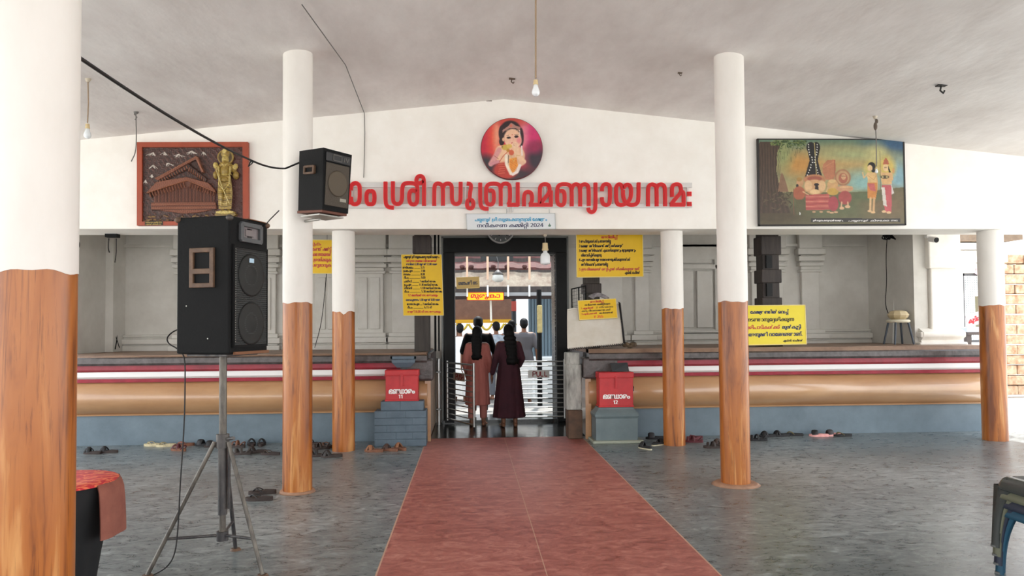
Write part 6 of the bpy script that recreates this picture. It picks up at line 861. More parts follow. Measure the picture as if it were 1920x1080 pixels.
# the seated group
P.poly([(565, 370), (570, 320), (600, 290), (650, 285), (655, 350), (640, 420), (590, 420)], (192, 116, 78)).line([(650, 290), (648, 400)], 5, (150, 60, 50)).line([(570, 340), (640, 300)], 3, (216, 150, 96))
P.ell(700, 405, 53, 55, (170, 112, 76)).ell(700, 405, 43, 45, (196, 150, 100)).ell(702, 410, 30, 34, (180, 96, 70)).ell(705, 400, 16, 20, (214, 160, 110)).line([(690, 396), (720, 396)], 4, (60, 36, 30))
P.ell(513, 418, 74, 34, (196, 126, 80)).ell(513, 412, 50, 16, (168, 84, 62)).ell(513, 470, 66, 52, (214, 158, 102)).ell(470, 460, 26, 36, (226, 178, 124)).ell(560, 460, 26, 36, (226, 178, 124)).ell(526, 480, 12, 28, (40, 24, 22)).ell(525, 452, 16, 10, (36, 22, 22)).ell(513, 500, 34, 16, (232, 190, 130))
P.poly([(450, 520), (606, 514), (618, 620), (452, 622)], (196, 84, 76))
for k in range(6): P.line([(452, 534 + k * 16), (614, 530 + k * 16)], 4, [(232, 150, 120), (150, 44, 52)][k % 2])
P.ell(632, 455, 36, 40, (212, 160, 100)).ell(632, 500, 38, 24, (206, 160, 62)).ell(628, 430, 24, 12, (226, 184, 120)).ell(634, 580, 34, 50, (180, 64, 72)).line([(600, 470), (590, 500)], 10, (222, 172, 120)).ell(622, 640, 14, 6, (214, 164, 120)).ell(650, 636, 14, 6, (214, 164, 120))
P.ell(712, 480, 56, 22, (208, 148, 104)).ell(712, 540, 44, 46, (176, 70, 66)).line([(680, 470), (760, 468)], 10, (226, 176, 120)).ell(690, 610, 16, 10, (222, 172, 126)).ell(728, 600, 18, 10, (222, 172, 126)).line([(690, 570), (685, 606)], 12, (222, 172, 126)).line([(730, 570), (732, 600)], 12, (222, 172, 126))
P.ell(416, 440, 24, 28, (206, 150, 100)).ell(412, 416, 18, 14, (176, 132, 60)).ell(398, 460, 9, 12, (40, 30, 28)).ell(410, 510, 40, 46, (180, 92, 60)).line([(436, 500), (470, 520)], 12, (214, 160, 112)).poly([(385, 550), (445, 550), (455, 650), (390, 650)], (96, 92, 58)).line([(372, 480), (374, 650)], 4, (150, 80, 60)).ell(412, 645, 3, 10, (240, 240, 236))
for x in (505, 552, 600): P.ell(x, 634, 12, 6, (206, 156, 112))
# two standing figures
P.ell(885, 345, 44, 50, (206, 186, 92), soft=.8).ell(893, 330, 26, 28, (24, 20, 20)).poly([(900, 320), (922, 368), (900, 372), (880, 350)], (24, 20, 20)).ell(882, 342, 17, 21, (232, 190, 130)).line([(876, 340), (884, 340)], 2, (40, 24, 20)).poly([(862, 372), (926, 372), (928, 440), (866, 440)], (226, 180, 112)).line([(866, 380), (840, 408), (832, 372)], 11, (226, 180, 116)).line([(922, 380), (930, 440), (926, 490)], 11, (214, 164, 104)).line([(866, 392), (905, 420), (924, 392)], 3, (190, 130, 60)).poly([(862, 440), (928, 440), (926, 500), (916, 550), (862, 545)], (216, 132, 52)).poly([(864, 446), (910, 446), (918, 500), (880, 490)], (204, 92, 88)).line([(882, 545), (878, 630)], 20, (226, 178, 120)).line([(906, 545), (900, 632)], 20, (214, 164, 108)).ell(874, 630, 14, 8, (232, 186, 130)).ell(896, 638, 16, 8, (226, 178, 120))
P.ell(995, 340, 56, 72, (216, 186, 86), soft=.7).poly([(968, 318), (976, 290), (990, 272), (1004, 292), (1012, 318)], (190, 96, 62)).ell(988, 340, 20, 24, (234, 192, 134)).poly([(1004, 325), (1024, 378), (1006, 374)], (28, 22, 22)).line([(980, 338), (992, 338)], 2, (40, 24, 20)).poly([(954, 372), (1030, 372), (1026, 452), (958, 452)], (222, 170, 108)).ell(980, 402, 28, 12, (84, 70, 50)).ell(966, 402, 6, 7, (196, 176, 110)).ell(994, 402, 6, 7, (196, 176, 110)).line([(1028, 380), (1032, 420), (1000, 436)], 11, (222, 172, 112)).line([(956, 385), (950, 340)], 10, (226, 180, 120)).poly([(958, 455), (1026, 455), (1020, 640), (980, 640), (965, 560)], (204, 82, 88)).poly([(956, 470), (978, 470), (990, 600), (966, 590)], (216, 206, 194)).poly([(1020, 440), (1040, 510), (1024, 520)], (206, 196, 190)).ell(970, 634, 16, 8, (230, 184, 130)).ell(1002, 640, 16, 8, (230, 184, 130)).line([(950, 230), (952, 520)], 4, (104, 92, 70)).ell(1038, 360, 8, 18, (222, 160, 90))
P.poly([(485, 676), (1078, 680), (1078, 704), (485, 702)], (48, 44, 40))
P.noise(.045, 60, 3); P.h[:] = 0; P.c = P.c * .78 + P.c.mean(-1, keepdims=True) * .16
q = (at(1421, 262.5, 9.345), at(1691.5, 263, 9.345), at(1423.5, 422.5, 9.345)); pf = plane_fn(*q, 960, 568); fn = lambda u, v, d=0.0: pf(u - 148, v - 152, d)
t = thing('landscape_painting', 'large old painting of robed figures beside a tree with a tall dark headdress', 'painting', fn(628, 720))
grid_mesh('canvas', P, wall_pos(lambda x, y, h: fn(x, y, .022)), None, art, t)
b = MB()
for u0, u1, v0, v1 in ((140, 1116, 146, 153), (140, 1116, 716, 726), (140, 149, 146, 726), (1106, 1116, 146, 726)): b.prism([(u0, v0), (u1, v0), (u1, v1), (u0, v1)], fn, -.01, .027)
b.build('picture_frame', dk, t)
b = MB(); b.prism([(146, 150), (1110, 150), (1110, 722), (146, 722)], fn, -.01, .02); b.build('backing', dk, t)
b = MB(); put_text(b, fn, TXT['caption'][0], 497, 697, 15, 200, 'l', .04, .0235); b.build('caption', ink_w, t); b = MB(); put_text(b, fn, TXT['caption'][1], 730, 699, 15, 330, 'l', .04, .0235); b.build('caption', ink_w, t)

# --- round portrait of a child
def disc_pts(cx, cy, r, nr, na):
    rr = np.linspace(0, 1, nr) ** .8 * r; aa = np.linspace(0, 2 * PI, na); R_, A_ = np.meshgrid(rr, aa, indexing='ij'); return cx + R_ * np.cos(A_), cy + R_ * np.sin(A_)
X, Y = disc_pts(578, 540, 474, 60, 190); P = Paint(X, Y, (192, 40, 58))
P.ell(230, 380, 180, 330, (190, 30, 60), soft=1.2).ell(300, 360, 90, 330, (226, 84, 60), soft=1.5).ell(350, 330, 50, 300, (232, 150, 120), soft=1.5).ell(800, 330, 120, 330, (226, 140, 150), soft=1.5).ell(930, 330, 110, 300, (206, 50, 110), soft=1.4).ell(560, 110, 240, 60, (196, 74, 60), soft=1.2)
P.ell(160, 800, 170, 150, (52, 46, 52), soft=.8).ell(980, 700, 180, 220, (56, 44, 56), soft=.9).ell(578, 980, 480, 140, (60, 46, 54), soft=.8).ell(930, 520, 110, 90, (150, 40, 80), soft=1.2)
P.ell(560, 260, 165, 160, (40, 26, 30)).ell(420, 300, 46, 120, (44, 28, 32)).ell(420, 430, 40, 60, (46, 28, 30)).ell(720, 360, 44, 150, (50, 28, 34)).ell(590, 380, 135, 150, (236, 190, 158)).ell(630, 420, 100, 100, (238, 186, 160))
P.poly([(430, 255), (520, 190), (570, 135), (640, 180), (710, 200), (705, 260), (640, 220), (560, 225), (440, 285)], (176, 128, 116)).line([(450, 280), (540, 228), (640, 222), (700, 262)], 16, (70, 44, 50)).ell(565, 180, 20, 24, (206, 110, 90))
for k in range(9): P.ell(500 + k * 24, 236 + abs(k - 4) * 4, 6, 6, (226, 186, 150))
P.line([(700, 250), (705, 330)], 12, (240, 220, 214)).ell(530, 368, 34, 18, (70, 42, 40)).ell(650, 350, 34, 20, (58, 32, 36)).ell(530, 368, 12, 12, (20, 14, 16)).ell(652, 350, 12, 12, (20, 14, 16)).line([(495, 335), (560, 330)], 7, (80, 48, 44)).line([(615, 318), (685, 310)], 7, (80, 48, 44)).ell(585, 322, 6, 10, (196, 60, 50)).line([(596, 350), (600, 400), (588, 412)], 7, (214, 156, 130)).ell(690, 410, 36, 46, (232, 140, 140), soft=.9).ell(600, 452, 34, 12, (196, 84, 84)).ell(445, 395, 16, 30, (226, 178, 146))
P.ell(500, 640, 190, 160, (232, 186, 150)).ell(400, 600, 80, 110, (234, 190, 154)).ell(650, 650, 130, 150, (232, 184, 150)).ell(480, 880, 190, 130, (186, 60, 48), soft=.3).ell(590, 770, 110, 150, (222, 176, 140))
P.line([(380, 560), (300, 700), (250, 780)], 96, (214, 150, 146), soft=.4).line([(250, 780), (370, 740)], 60, (206, 140, 146), soft=.4).line([(300, 650), (370, 700)], 10, (150, 90, 60)).line([(640, 480), (650, 620), (760, 740)], 96, (236, 196, 160), soft=.4).line([(740, 760), (690, 790)], 90, (226, 180, 150), soft=.4).ell(625, 485, 52, 50, (238, 200, 166)).line([(590, 450), (660, 470)], 12, (226, 170, 146)).line([(600, 480), (650, 500)], 6, (200, 140, 120))
P.ell(480, 520, 62, 44, (206, 172, 76)).ell(540, 500, 40, 34, (222, 186, 96)).ell(520, 570, 26, 26, (190, 130, 50)).ell(570, 600, 40, 44, (206, 96, 66)).ell(430, 512, 12, 8, (96, 60, 40)).line([(380, 750), (440, 660), (500, 600)], 14, (196, 80, 60))
P.poly([(535, 700), (650, 670), (670, 800), (600, 920), (540, 880)], (232, 150, 60))
for k in range(7): P.line([(545, 740 + k * 26), (650, 690 + k * 26)], 7, (206, 104, 40))
P.line([(490, 650), (490, 780), (560, 930)], 56, (240, 226, 206), soft=.4).line([(700, 800), (660, 900), (590, 940)], 56, (236, 222, 214), soft=.4).line([(525, 640), (520, 760)], 12, (44, 36, 34)).line([(560, 640), (600, 740), (650, 660)], 8, (206, 176, 96)).line([(730, 500), (735, 640)], 30, (236, 222, 212), soft=.5).line([(640, 640), (700, 650)], 10, (206, 160, 90))
for k in range(5): P.line([(370, 790 + k * 34), (470, 780 + k * 34)], 9, (226, 120, 90))
P.noise(.03, 120, 4); P.h[:] = 0
c0 = at(959.5, 280, 9.34); ppm = .00683 / 8.307
dfn = lambda x, y, d=0.0: c0 + Vector(((x - 578) * ppm, -d, -(y - 540) * ppm))
t = thing('round_portrait', 'round red and pink picture of a child with a headband above the red letters', 'picture', dfn(578, 1014))
grid_mesh('printed_face', P, wall_pos(lambda x, y, h: dfn(x, y, .0325)), None, art, t)
b = MB(); b.lathe([(0, 0), (.398, 0), (.398, .02), (.392, .032), (0, .032)], (0, 0, 0), 64); b.xf(Matrix.Translation(c0) @ Matrix.Rotation(PI / 2, 4, 'X')); b.build('disc_rim', M('dark_red_rim', (96, 20, 30), .5), t)
# --- carved temple panel
X, Y = xy(122, 905, 156, 737, 300, 222); P = Paint(X, Y, (74, 50, 44)); P.noise(.30, 34, 8, .006)
P.ell(800, 420, 130, 330, (92, 54, 48), soft=1.4)
for cx, cy, s in ((205, 210, 44), (300, 208, 30), (398, 220, 40), (500, 196, 36), (598, 204, 24), (318, 288, 38), (200, 308, 28), (192, 380, 16), (142, 424, 14)):
    for k in range(5): a = RNG.uniform(-1, 1, 3); P.line([(cx + s * (a[0] - .4), cy + 8 * a[1] + 8), (cx + s * .3 * a[2], cy - 10 + 6 * a[0]), (cx + s * (a[1] + .4), cy + 10 + 4 * a[2])], 6, (196, 186, 176), .012)
roof_c = (124, 72, 50); lite = (150, 96, 70); dark_c = (62, 36, 28)
P.poly([(190, 585), (690, 585), (700, 640), (560, 668), (440, 676), (190, 640)], roof_c, .022)
for k in range(5): P.line([(195, 590 + k * 14), (690, 588 + k * 14)], 5, [dark_c, lite][k % 2], .03)
P.poly([(210, 490), (470, 420), (690, 510), (680, 590), (210, 590)], (104, 60, 44), .02)
for k in range(34): x = 222 + k * 13.5; P.line([(x, 500 - 30 * math.exp(-((x - 470) / 150) ** 2)), (x, 584)], 5, [(134, 84, 62), (70, 40, 32)][k % 2], .03)
P.poly([(160, 508), (236, 428), (470, 392), (640, 440), (694, 500), (690, 516), (476, 420), (165, 520)], roof_c, .042)
P.line([(162, 514), (474, 418), (694, 512)], 10, lite, .05)
for k in range(13): x = 180 + k * 22; P.line([(x, 516 - k * 6.6), (x + 12, 546 - k * 6)], 7, (158, 104, 78), .05)
for k in range(10): x = 500 + k * 20; P.line([(x, 440 + k * 8), (x - 8, 476 + k * 7)], 7, (158, 104, 78), .05)
P.poly([(236, 412), (480, 288), (630, 408), (612, 432), (476, 330), (250, 432)], dark_c, .035)
for k in range(12): x = 258 + k * 19; P.line([(x, 412 - k * 9.5), (x + 8, 432 - k * 9.5)], 8, (156, 100, 74), .046)
for k in range(8): x = 492 + k * 16; P.line([(x, 318 + k * 12), (x - 6, 348 + k * 11)], 8, (156, 100, 74), .046)
P.poly([(228, 404), (545, 230), (562, 240), (606, 352), (588, 362), (545, 262), (480, 290), (250, 420)], roof_c, .055); P.line([(232, 406), (548, 234)], 12, lite, .062); P.line([(548, 236), (602, 356)], 10, lite, .062); P.poly([(500, 280), (540, 256), (580, 350), (520, 310)], dark_c, .03)
P.noise(.12, 16, 9, .002)
for k in range(60): P.ell(RNG.uniform(130, 900), RNG.uniform(690, 735), 16, 6, [(110, 80, 50), (70, 48, 38), (130, 100, 56)][k % 3], rot=RNG.uniform(-.6, .6), h=.012)
q = (at(240 + 83 / 4.174, 240 + 118 / 4.174, 9.36), at(240 + 948 / 4.174, 240 + 116 / 4.174, 9.36), at(240 + 83 / 4.174, 240 + 768 / 4.174, 9.36)); pf = plane_fn(*q, 865, 650); fn = lambda u, v, d=0.0: pf(u - 83, v - 118, d)
t = thing('temple_relief', 'carved brown wood relief of a tiled temple in a red-brown frame with a golden figure', 'carved panel', fn(515, 768))
grid_mesh('relief_panel', P, wall_pos(lambda x, y, h: fn(x, y, .015 + h)), None, carve, t)
b = MB()
for pts in ([(83, 118), (948, 118), (905, 157), (122, 157)], [(83, 768), (948, 768), (905, 737), (122, 737)], [(83, 118), (122, 157), (122, 737), (83, 768)], [(948, 118), (905, 157), (905, 737), (948, 768)]): b.prism(pts, fn, -.01, .05)
b.build('picture_frame', fr_r, t, bevel=.004)
b = MB(); b.prism([(146, 737), (285, 737), (285, 767), (146, 767)], fn, .05, .055); o = b.build('name_plate', M('dark_name_plate', (44, 38, 28), .4, metal=.3), t)
b = MB(); put_text(b, fn, TXT['committee'][1], 152, 749, 13, 126, 'l', .04, .0565); b.build('lettering', M('brass_ink', (196, 166, 84), .5), o); b = MB(); put_text(b, fn, TXT['caption'][1], 152, 763, 12, 120, 'l', .04, .0565); b.build('lettering', M('brass_ink', (196, 166, 84), .5), o)
# golden figure standing off the panel
X, Y = xy(655, 890, 180, 712, 110, 230); S = Paint(X, Y, (136, 110, 52)); gd, gl_, gk = (150, 124, 60), (198, 176, 104), (78, 60, 30)
S.ell(772, 690, 88, 26, (126, 104, 56), h=.07).ell(772, 672, 76, 14, gl_, h=.09).poly([(735, 700), (808, 700), (800, 714), (740, 714)], gd, .06)
S.ell(772, 238, 66, 62, gd, h=.05, soft=.1).ell(772, 240, 52, 50, gk, h=.045).ell(772, 214, 34, 34, gd, h=.10, dome=True).ell(772, 260, 28, 34, gl_, h=.125, dome=True).ell(772, 196, 16, 18, gl_, h=.10)
S.ell(772, 300, 56, 26, gd, h=.10, dome=True).ell(772, 350, 52, 66, gd, h=.12, dome=True).ell(712, 330, 26, 34, gd, h=.08, dome=True).ell(834, 330, 26, 34, gd, h=.08, dome=True).ell(692, 300, 22, 28, gl_, h=.07, dome=True).ell(850, 310, 20, 26, gl_, h=.07, dome=True).ell(696, 376, 26, 34, gd, h=.08, dome=True).ell(850, 380, 28, 36, gd, h=.08, dome=True)
S.poly([(724, 390), (822, 390), (836, 520), (826, 650), (726, 650), (718, 520)], gd, .09).ell(772, 420, 54, 40, gd, h=.115, dome=True).ell(750, 540, 26, 130, gd, h=.125, dome=True).ell(796, 540, 26, 130, gd, h=.125, dome=True)
for k in range(9): S.line([(726, 430 + k * 24), (772, 440 + k * 24), (824, 430 + k * 24)], 6, [gk, gl_][k % 2])
S.line([(730, 320), (735, 460), (772, 506), (812, 460), (820, 320)], 10, gl_, .13).line([(716, 350), (748, 450), (812, 606)], 9, (206, 188, 130), .135).line([(750, 290), (772, 320), (796, 290)], 8, gl_).line([(760, 256), (768, 256)], 4, gk).line([(778, 256), (788, 256)], 4, gk).line([(764, 276), (782, 276)], 3, gk).line([(772, 258), (772, 268)], 4, gd)
for k in range(7): S.ell(744 + k * 9.5, 380, 4, 5, gl_)
S.noise(.10, 20, 6)
grid_mesh('golden_figure', S, wall_pos(lambda x, y, h: fn(x, y, .014 + h * .9)), S.h > .02, M_paint('gilded_pigment', .35), t)

# ================================================================== loudspeakers
spk = M('black_speaker_cabinet', (6, 7, 8), .75, spec=.25, var=(11, 12, 13), vs=7, va=1, bump=.2, bs=60); grl = M('dark_speaker_grille', (20, 22, 22), .55, bump=.8, bs=160); rust = M('rusty_handle_metal', (112, 84, 62), .6, var=(76, 58, 46), vs=20, va=1); ply = M('bare_brown_ply', (122, 82, 56), .8); chrome = M('worn_chrome', (150, 148, 142), .35, metal=.8); bk = M('black_plastic', (8, 8, 9), .65, spec=.2); cone = M('speaker_cone', (25, 26, 24), .7)
def speaker(name, label, loc, yaw, w, d, h, tilt=0.0, big=True):
    t = thing(name, label, 'loudspeaker', loc); m = Matrix.Translation(loc) @ Matrix.Rotation(yaw, 4, 'Z') @ Matrix.Rotation(tilt, 4, 'X')
    ins = w * .06
    def part(b, n, mt, p=None, bevel=0): return b.xf(m).build(n, mt, p or t, bevel=bevel)
    b = MB(); o = .0 if big else .035
    if big: b.rbox((0, 0, h / 2), (w, d, h), .012)
    else:
        b.prism([(-w / 2, -d / 2), (w / 2, -d / 2), (w * .42, d / 2), (-w * .42, d / 2)], lambda u, v, z: Vector((u * (1 - .10 * (1 - z / h)), v, z)), 0, h)
    cab = part(b, 'cabinet', spk, bevel=.006 if not big else 0)
    yf = -d / 2
    if big:
        b = MB(); b.rbox((0, yf - .006, h * .42), (w * .88, .014, h * .72), .006); gr = part(b, 'grille', grl)
        b = MB()
        for k in range(46): z = h * .07 + k * h * .7 / 46; b.box((0, yf - .0145, z), (w * .84, .003, .006))
        part(b, 'grille_bars', M('grille_bar', (30, 33, 33), .5), gr)
        for z in (h * .22, h * .58):
            b = MB(); b.lathe([(w * .33, 0), (w * .34, .004), (w * .30, .005), (w * .15, .002), (w * .12, .006), (0, .007)], (0, 0, 0), 36); b.xf(Matrix.Translation((0, yf - .0135, z)) @ Matrix.Rotation(PI / 2, 4, 'X')); part(b, 'speaker_cone', cone, gr)
        b = MB()
        for x in (-w * .43, w * .43): b.box((x, yf - .008, h * .42), (.012, .018, h * .72))
        b.box((0, yf - .008, h * .785), (w * .88, .02, .016)); b.box((0, yf - .008, h * .055), (w * .88, .02, .014)); part(b, 'grille_frame', bk, gr)
        b = MB()
        for z in np.linspace(h * .09, h * .76, 40): b.box((-w * .405, yf - .016, z), (.005, .003, .006))
        part(b, 'grille_edge', chrome, gr)
        b = MB(); b.rbox((-.0, yf - .017, h * .69), (.05, .004, .03), .002); part(b, 'maker_badge', M('pale_blue_badge', (176, 206, 226), .4), gr)
        fw, fh, fz = w * .5, h * .115, h * .895
        b = MB()
        for dx, dz, sx, sz in ((-fw / 2, 0, .02, fh), (fw / 2, 0, .02, fh), (0, fh / 2, fw, .018), (0, -fh / 2, fw, .018)): b.rbox((dx, yf - .012, fz + dz), (sx + .012, .024, sz + .012), .004)
        hf = part(b, 'horn_frame', M('grey_horn_rim', (78, 80, 82), .5))
        b = MB(); r0 = [(-fw / 2, -fh / 2), (fw / 2, -fh / 2), (fw / 2, fh / 2), (-fw / 2, fh / 2)]
        vs = [(x, yf - .004, fz + z) for x, z in r0] + [(x * .25, yf + .0, fz + z * .6) for x, z in r0]; b.add(vs, [(i, (i + 1) % 4, 4 + (i + 1) % 4, 4 + i) for i in range(4)] + [(4, 5, 6, 7)]); b.rbox((-.005, yf - .004, fz), (fw * .42, .006, fh * .42), .003); part(b, 'horn_throat', M('horn_throat_grey', (120, 112, 112), .4), hf)
        # carrying handle on the side towards the camera
        hx = -w / 2; hz = h * .625; hw, hh = d * .38, h * .255
        b = MB()
        for dy, dz, sy, sz in ((-hw / 2, 0, .03, hh + .03), (hw / 2, 0, .03, hh + .03), (0, hh / 2, hw, .03), (0, -hh / 2, hw, .03), (0, -hh * .1, hw, .035)): b.rbox((hx - .008, dy, hz + dz), (.022, sy, sz), .004)
        hd = part(b, 'side_handle', rust)
        b = MB(); b.box((hx - .001, 0, hz), (.004, hw, hh)); part(b, 'handle_recess', bk, hd)
        for sx in (-1, 1):
            for sy in (-1, 1):
                b = MB(); b.ball((sx * w / 2 * .97, sy * d / 2 * .97, h - .015), (.024, .024, .02), 6); part(b, 'corner_cap', [rust, M('corner_grey', (70, 64, 60), .5)][(sx + sy) % 4 // 2])
        b = MB(); b.rbox((w * .2, yf + .03, h + .002), (w * .5, .07, .006), .002); part(b, 'worn_top_edge', ply)
        b = MB(); b.rbox((0.02, yf - .005, .004), (w * .9, .02, .02), .004); part(b, 'bottom_trim', ply)
        for yy, zz in ((-.04, .1), (.12, .31)):
            b = MB(); b.tube([(hx, yy, zz), (hx - .004, yy, zz)], .0045, 8); part(b, 'screw', chrome)
    else:
        b = MB(); b.rbox((0, yf - .004, h * .43), (w * .80, .014, h * .70), .006); gr = part(b, 'grille', M('brown_grey_grille', (78, 70, 60), .6, bump=.8, bs=160))
        b = MB(); b.lathe([(w * .33, 0), (w * .34, .004), (w * .30, .006), (w * .12, .003), (0, .006)], (0, 0, 0), 36); b.xf(Matrix.Translation((0, yf - .011, h * .46)) @ Matrix.Rotation(PI / 2, 4, 'X')); part(b, 'speaker_cone', M('brown_cone', (86, 76, 62), .7), gr)
        b = MB(); b.rbox((w * .20, yf - .013, h * .20), (w * .22, .004, h * .055), .002); part(b, 'maker_badge', M('pale_badge', (150, 146, 134), .5), gr)
        b = MB(); b.rbox((0, yf - .006, h * .875), (w * .84, .016, h * .15), .008); tb_ = part(b, 'tweeter_panel', M('charcoal_panel', (40, 40, 42), .5))
        b = MB(); f2 = lambda u, v, t_: Vector((u, yf - .014 - t_, v))
        for dx, dz, sx, sz in ((-.05, 0, .008, .05), (.05, 0, .008, .05), (0, .025, .1, .008), (0, -.025, .1, .008)): b.box((dx - .02, yf - .016, h * .875 + dz), (sx, .008, sz))
        part(b, 'tweeter_rim', M('dim_grey_rim', (84, 82, 78), .5), tb_)
        b = MB(); g2 = lambda u, v, t_: Vector((u, yf - .0145 - t_, v))
        for st in ([(w * .24, h * .91), (w * .29, h * .84)], [(w * .29, h * .84), (w * .34, h * .91)], [(w * .19, h * .84), (w * .19, h * .91)]): b.ribbon(st, .012, g2, 0, .004)
        part(b, 'raised_lettering', M('dim_grey_rim', (84, 82, 78), .5), tb_)
        hx = -w / 2; b = MB()
        for dy, dz, sy, sz in ((-.06, 0, .02, .07), (.06, 0, .02, .07), (0, .03, .12, .02), (0, -.03, .12, .02)): b.rbox((hx + .004, dy, h * .66 + dz), (.03, sy, sz), .003)
        hd = part(b, 'side_handle', rust); b = MB(); b.box((hx + .012, 0, h * .66), (.02, .1, .05)); part(b, 'handle_recess', bk, hd)
        b = MB(); b.rbox((0, -.0, -.012), (w * .86, d * .94, .024), .004); part(b, 'bottom_board', M('red_brown_board', (104, 62, 48), .7))
    return t, m
sx, sy = -1.64, 5.02
spk1, m1 = speaker('loudspeaker', 'big black two-cone loudspeaker on the worn tripod stand', (sx, sy, 1.428), math.radians(72), .42, .395, .885)
spk2, m2 = speaker('loudspeaker', 'small dusty dark loudspeaker clamped to the side of the pillar', (-1.365, 6.93, 2.665), math.radians(54), .355, .355, .555, tilt=.06, big=False)
# bracket holding the small one
t = thing('speaker_bracket', 'thin metal bracket tying the small loudspeaker to the pillar', 'bracket', (-1.5, 7.15, 2.55))
b = MB(); b.cyl((-1.58, 7.19, 2.618), (-1.40, 7.0, 2.612), .014, n=10); b.build("bracket_rod", chrome, t)
b = MB(); b.box((-1.36, 6.92, 2.618), (.30, .24, .012), rz=math.radians(54)); b.build('tray', chrome, t)
# tripod stand
met = M('worn_stand_metal', (120, 114, 104), .45, metal=.35, var=(58, 54, 52), vs=24, va=1, stretch=(1, 1, .25)); met_d = M('dark_stand_metal', (44, 44, 50), .45, metal=.3, var=(96, 92, 88), vs=22, va=1, stretch=(1, 1, .3))
t = thing('tripod_stand', 'worn grey metal tripod stand with three splayed legs under the big loudspeaker', 'stand', (sx, sy, 0))
px_, py_ = sx, sy
MB().cyl((px_, py_, .80), (px_, py_, 1.425), .024, n=18).build('upper_pole', met, t)
MB().cyl((px_, py_, .36), (px_, py_, .86), .030, n=18).build('lower_pole', met_d, t)
MB().cyl((px_, py_, .20), (px_, py_, .38), .021, n=16).build('pole_foot', met, t)
b = MB(); b.cyl((px_, py_, .80), (px_, py_, .89), .042, n=18); b.tube([(px_ + .03, py_ - .02, .86), (px_ + .09, py_ - .06, .87)], .012, 8); b.build('collar', met_d, t)
b = MB(); b.cyl((px_, py_, .19), (px_, py_, .25), .038, n=18); b.build('hub', met_d, t)
b = MB(); b.rbox((px_, py_, 1.419), (.34, .30, .016), .004, rz=math.radians(72)); b.build('top_plate', met_d, t)
for fx, fy, mt in ((-2.075, 4.91, met), (-1.335, 4.86, met), (-1.685, 5.44, met_d)):
    dx, dy = fx - px_, fy - py_; l = math.hypot(dx, dy); ux, uy = dx / l, dy / l
    b = MB(); b.cyl((px_ + ux * .05, py_ + uy * .05, .84), (fx, fy, .012), .014, n=12); lg = b.build('leg', mt, t)
    b = MB(); b.cyl((fx, fy, .0), (fx, fy, .014), .04, .03, n=14); b.build('foot_plate', rust, lg)
    k = .26; b = MB(); b.cyl((px_ + ux * .03, py_ + uy * .03, .225), (px_ + ux * (.05 + (l - .05) * .735), py_ + uy * (.05 + (l - .05) * .735), .23), .010, n=10); b.build('brace', met_d, t)
MB().lathe([(.010, 0), (.010, .42)], (px_ + .045, py_ - .01, .40), 8).build('side_rod', met_d, t)

# ================================================================== cables and hanging bulbs
blk_c = M('black_cable', (22, 20, 20), .6); gry_c = M('grey_wire', (112, 108, 104), .6); tan_c = M('tan_flex', (150, 126, 100), .6); bulb_m = M('frosted_bulb', (232, 236, 238), .25); hold = M('cream_bulb_holder', (206, 184, 140), .45)
def sag(a, c, s, n=14):
    a, c = Vector(a), Vector(c); return [a.lerp(c, k / n) + Vector((0, 0, -s * 4 * (k / n) * (1 - k / n))) for k in range(n + 1)]
def wire(name, label, pts, r, m, cat='cable', n=7):
    b = MB(); b.tube(pts, r, n); return tag(b.build(name, m), label, cat)
A0 = at(140, 102, 2.99); A1 = at(470, 300, 6.2); A2 = at(535, 316, 6.95); A3 = at(566, 303, 6.98)
wire('black_cable', 'thick black cable slung from the closest pillar to the small loudspeaker', sag(A0, A1, .03) + sag(A1, A2, .02)[1:] + [A3], .0085, blk_c)
wire('frayed_cord', 'frayed dark cord knotted where the black cable meets the loudspeaker pillar', [at(470, 302, 6.2), at(466, 312, 6.2), at(474, 305, 6.19), at(468, 300, 6.2)], .006, blk_c, 'cord')
wire('speaker_wire', 'short dark wire rising from the top of the big loudspeaker', [at(496, 424, 5.1), at(506, 412, 5.2), at(516, 402, 5.3), at(523, 395, 5.35)], .004, blk_c)
c_pts = [at(333, 618, 5.05), at(322, 623, 4.98), at(312, 634, 4.94), at(316, 645, 4.93), at(330, 652, 4.92), at(343, 662, 4.92), at(347, 680, 4.92), at(347, 720, 4.92), at(346, 780, 4.92), at(342, 850, 4.92), at(338, 905, 4.91), at(336, 950, 4.90), at(333, 1000, 4.88), at(328, 1040, 4.86), at(315, 1062, 4.86), fl(296, 1074, .006), fl(285, 1079, .006)]
wire('speaker_cable', 'thin black cable dropping from the big loudspeaker to the floor beside the tripod', smooth2([tuple(p) for p in c_pts], 2), .0045, blk_c)
def ceil_pt(px, py):
    d = _ray(px, py); s = 1 if d[0] * 8 > RX else -1; k = SR if s > 0 else SL
    tt = (RZ - CAM_H + k * s * RX) / (d[2] + k * s * d[0]); return Vector((d[0] * tt, d[1] * tt, CAM_H + d[2] * tt))
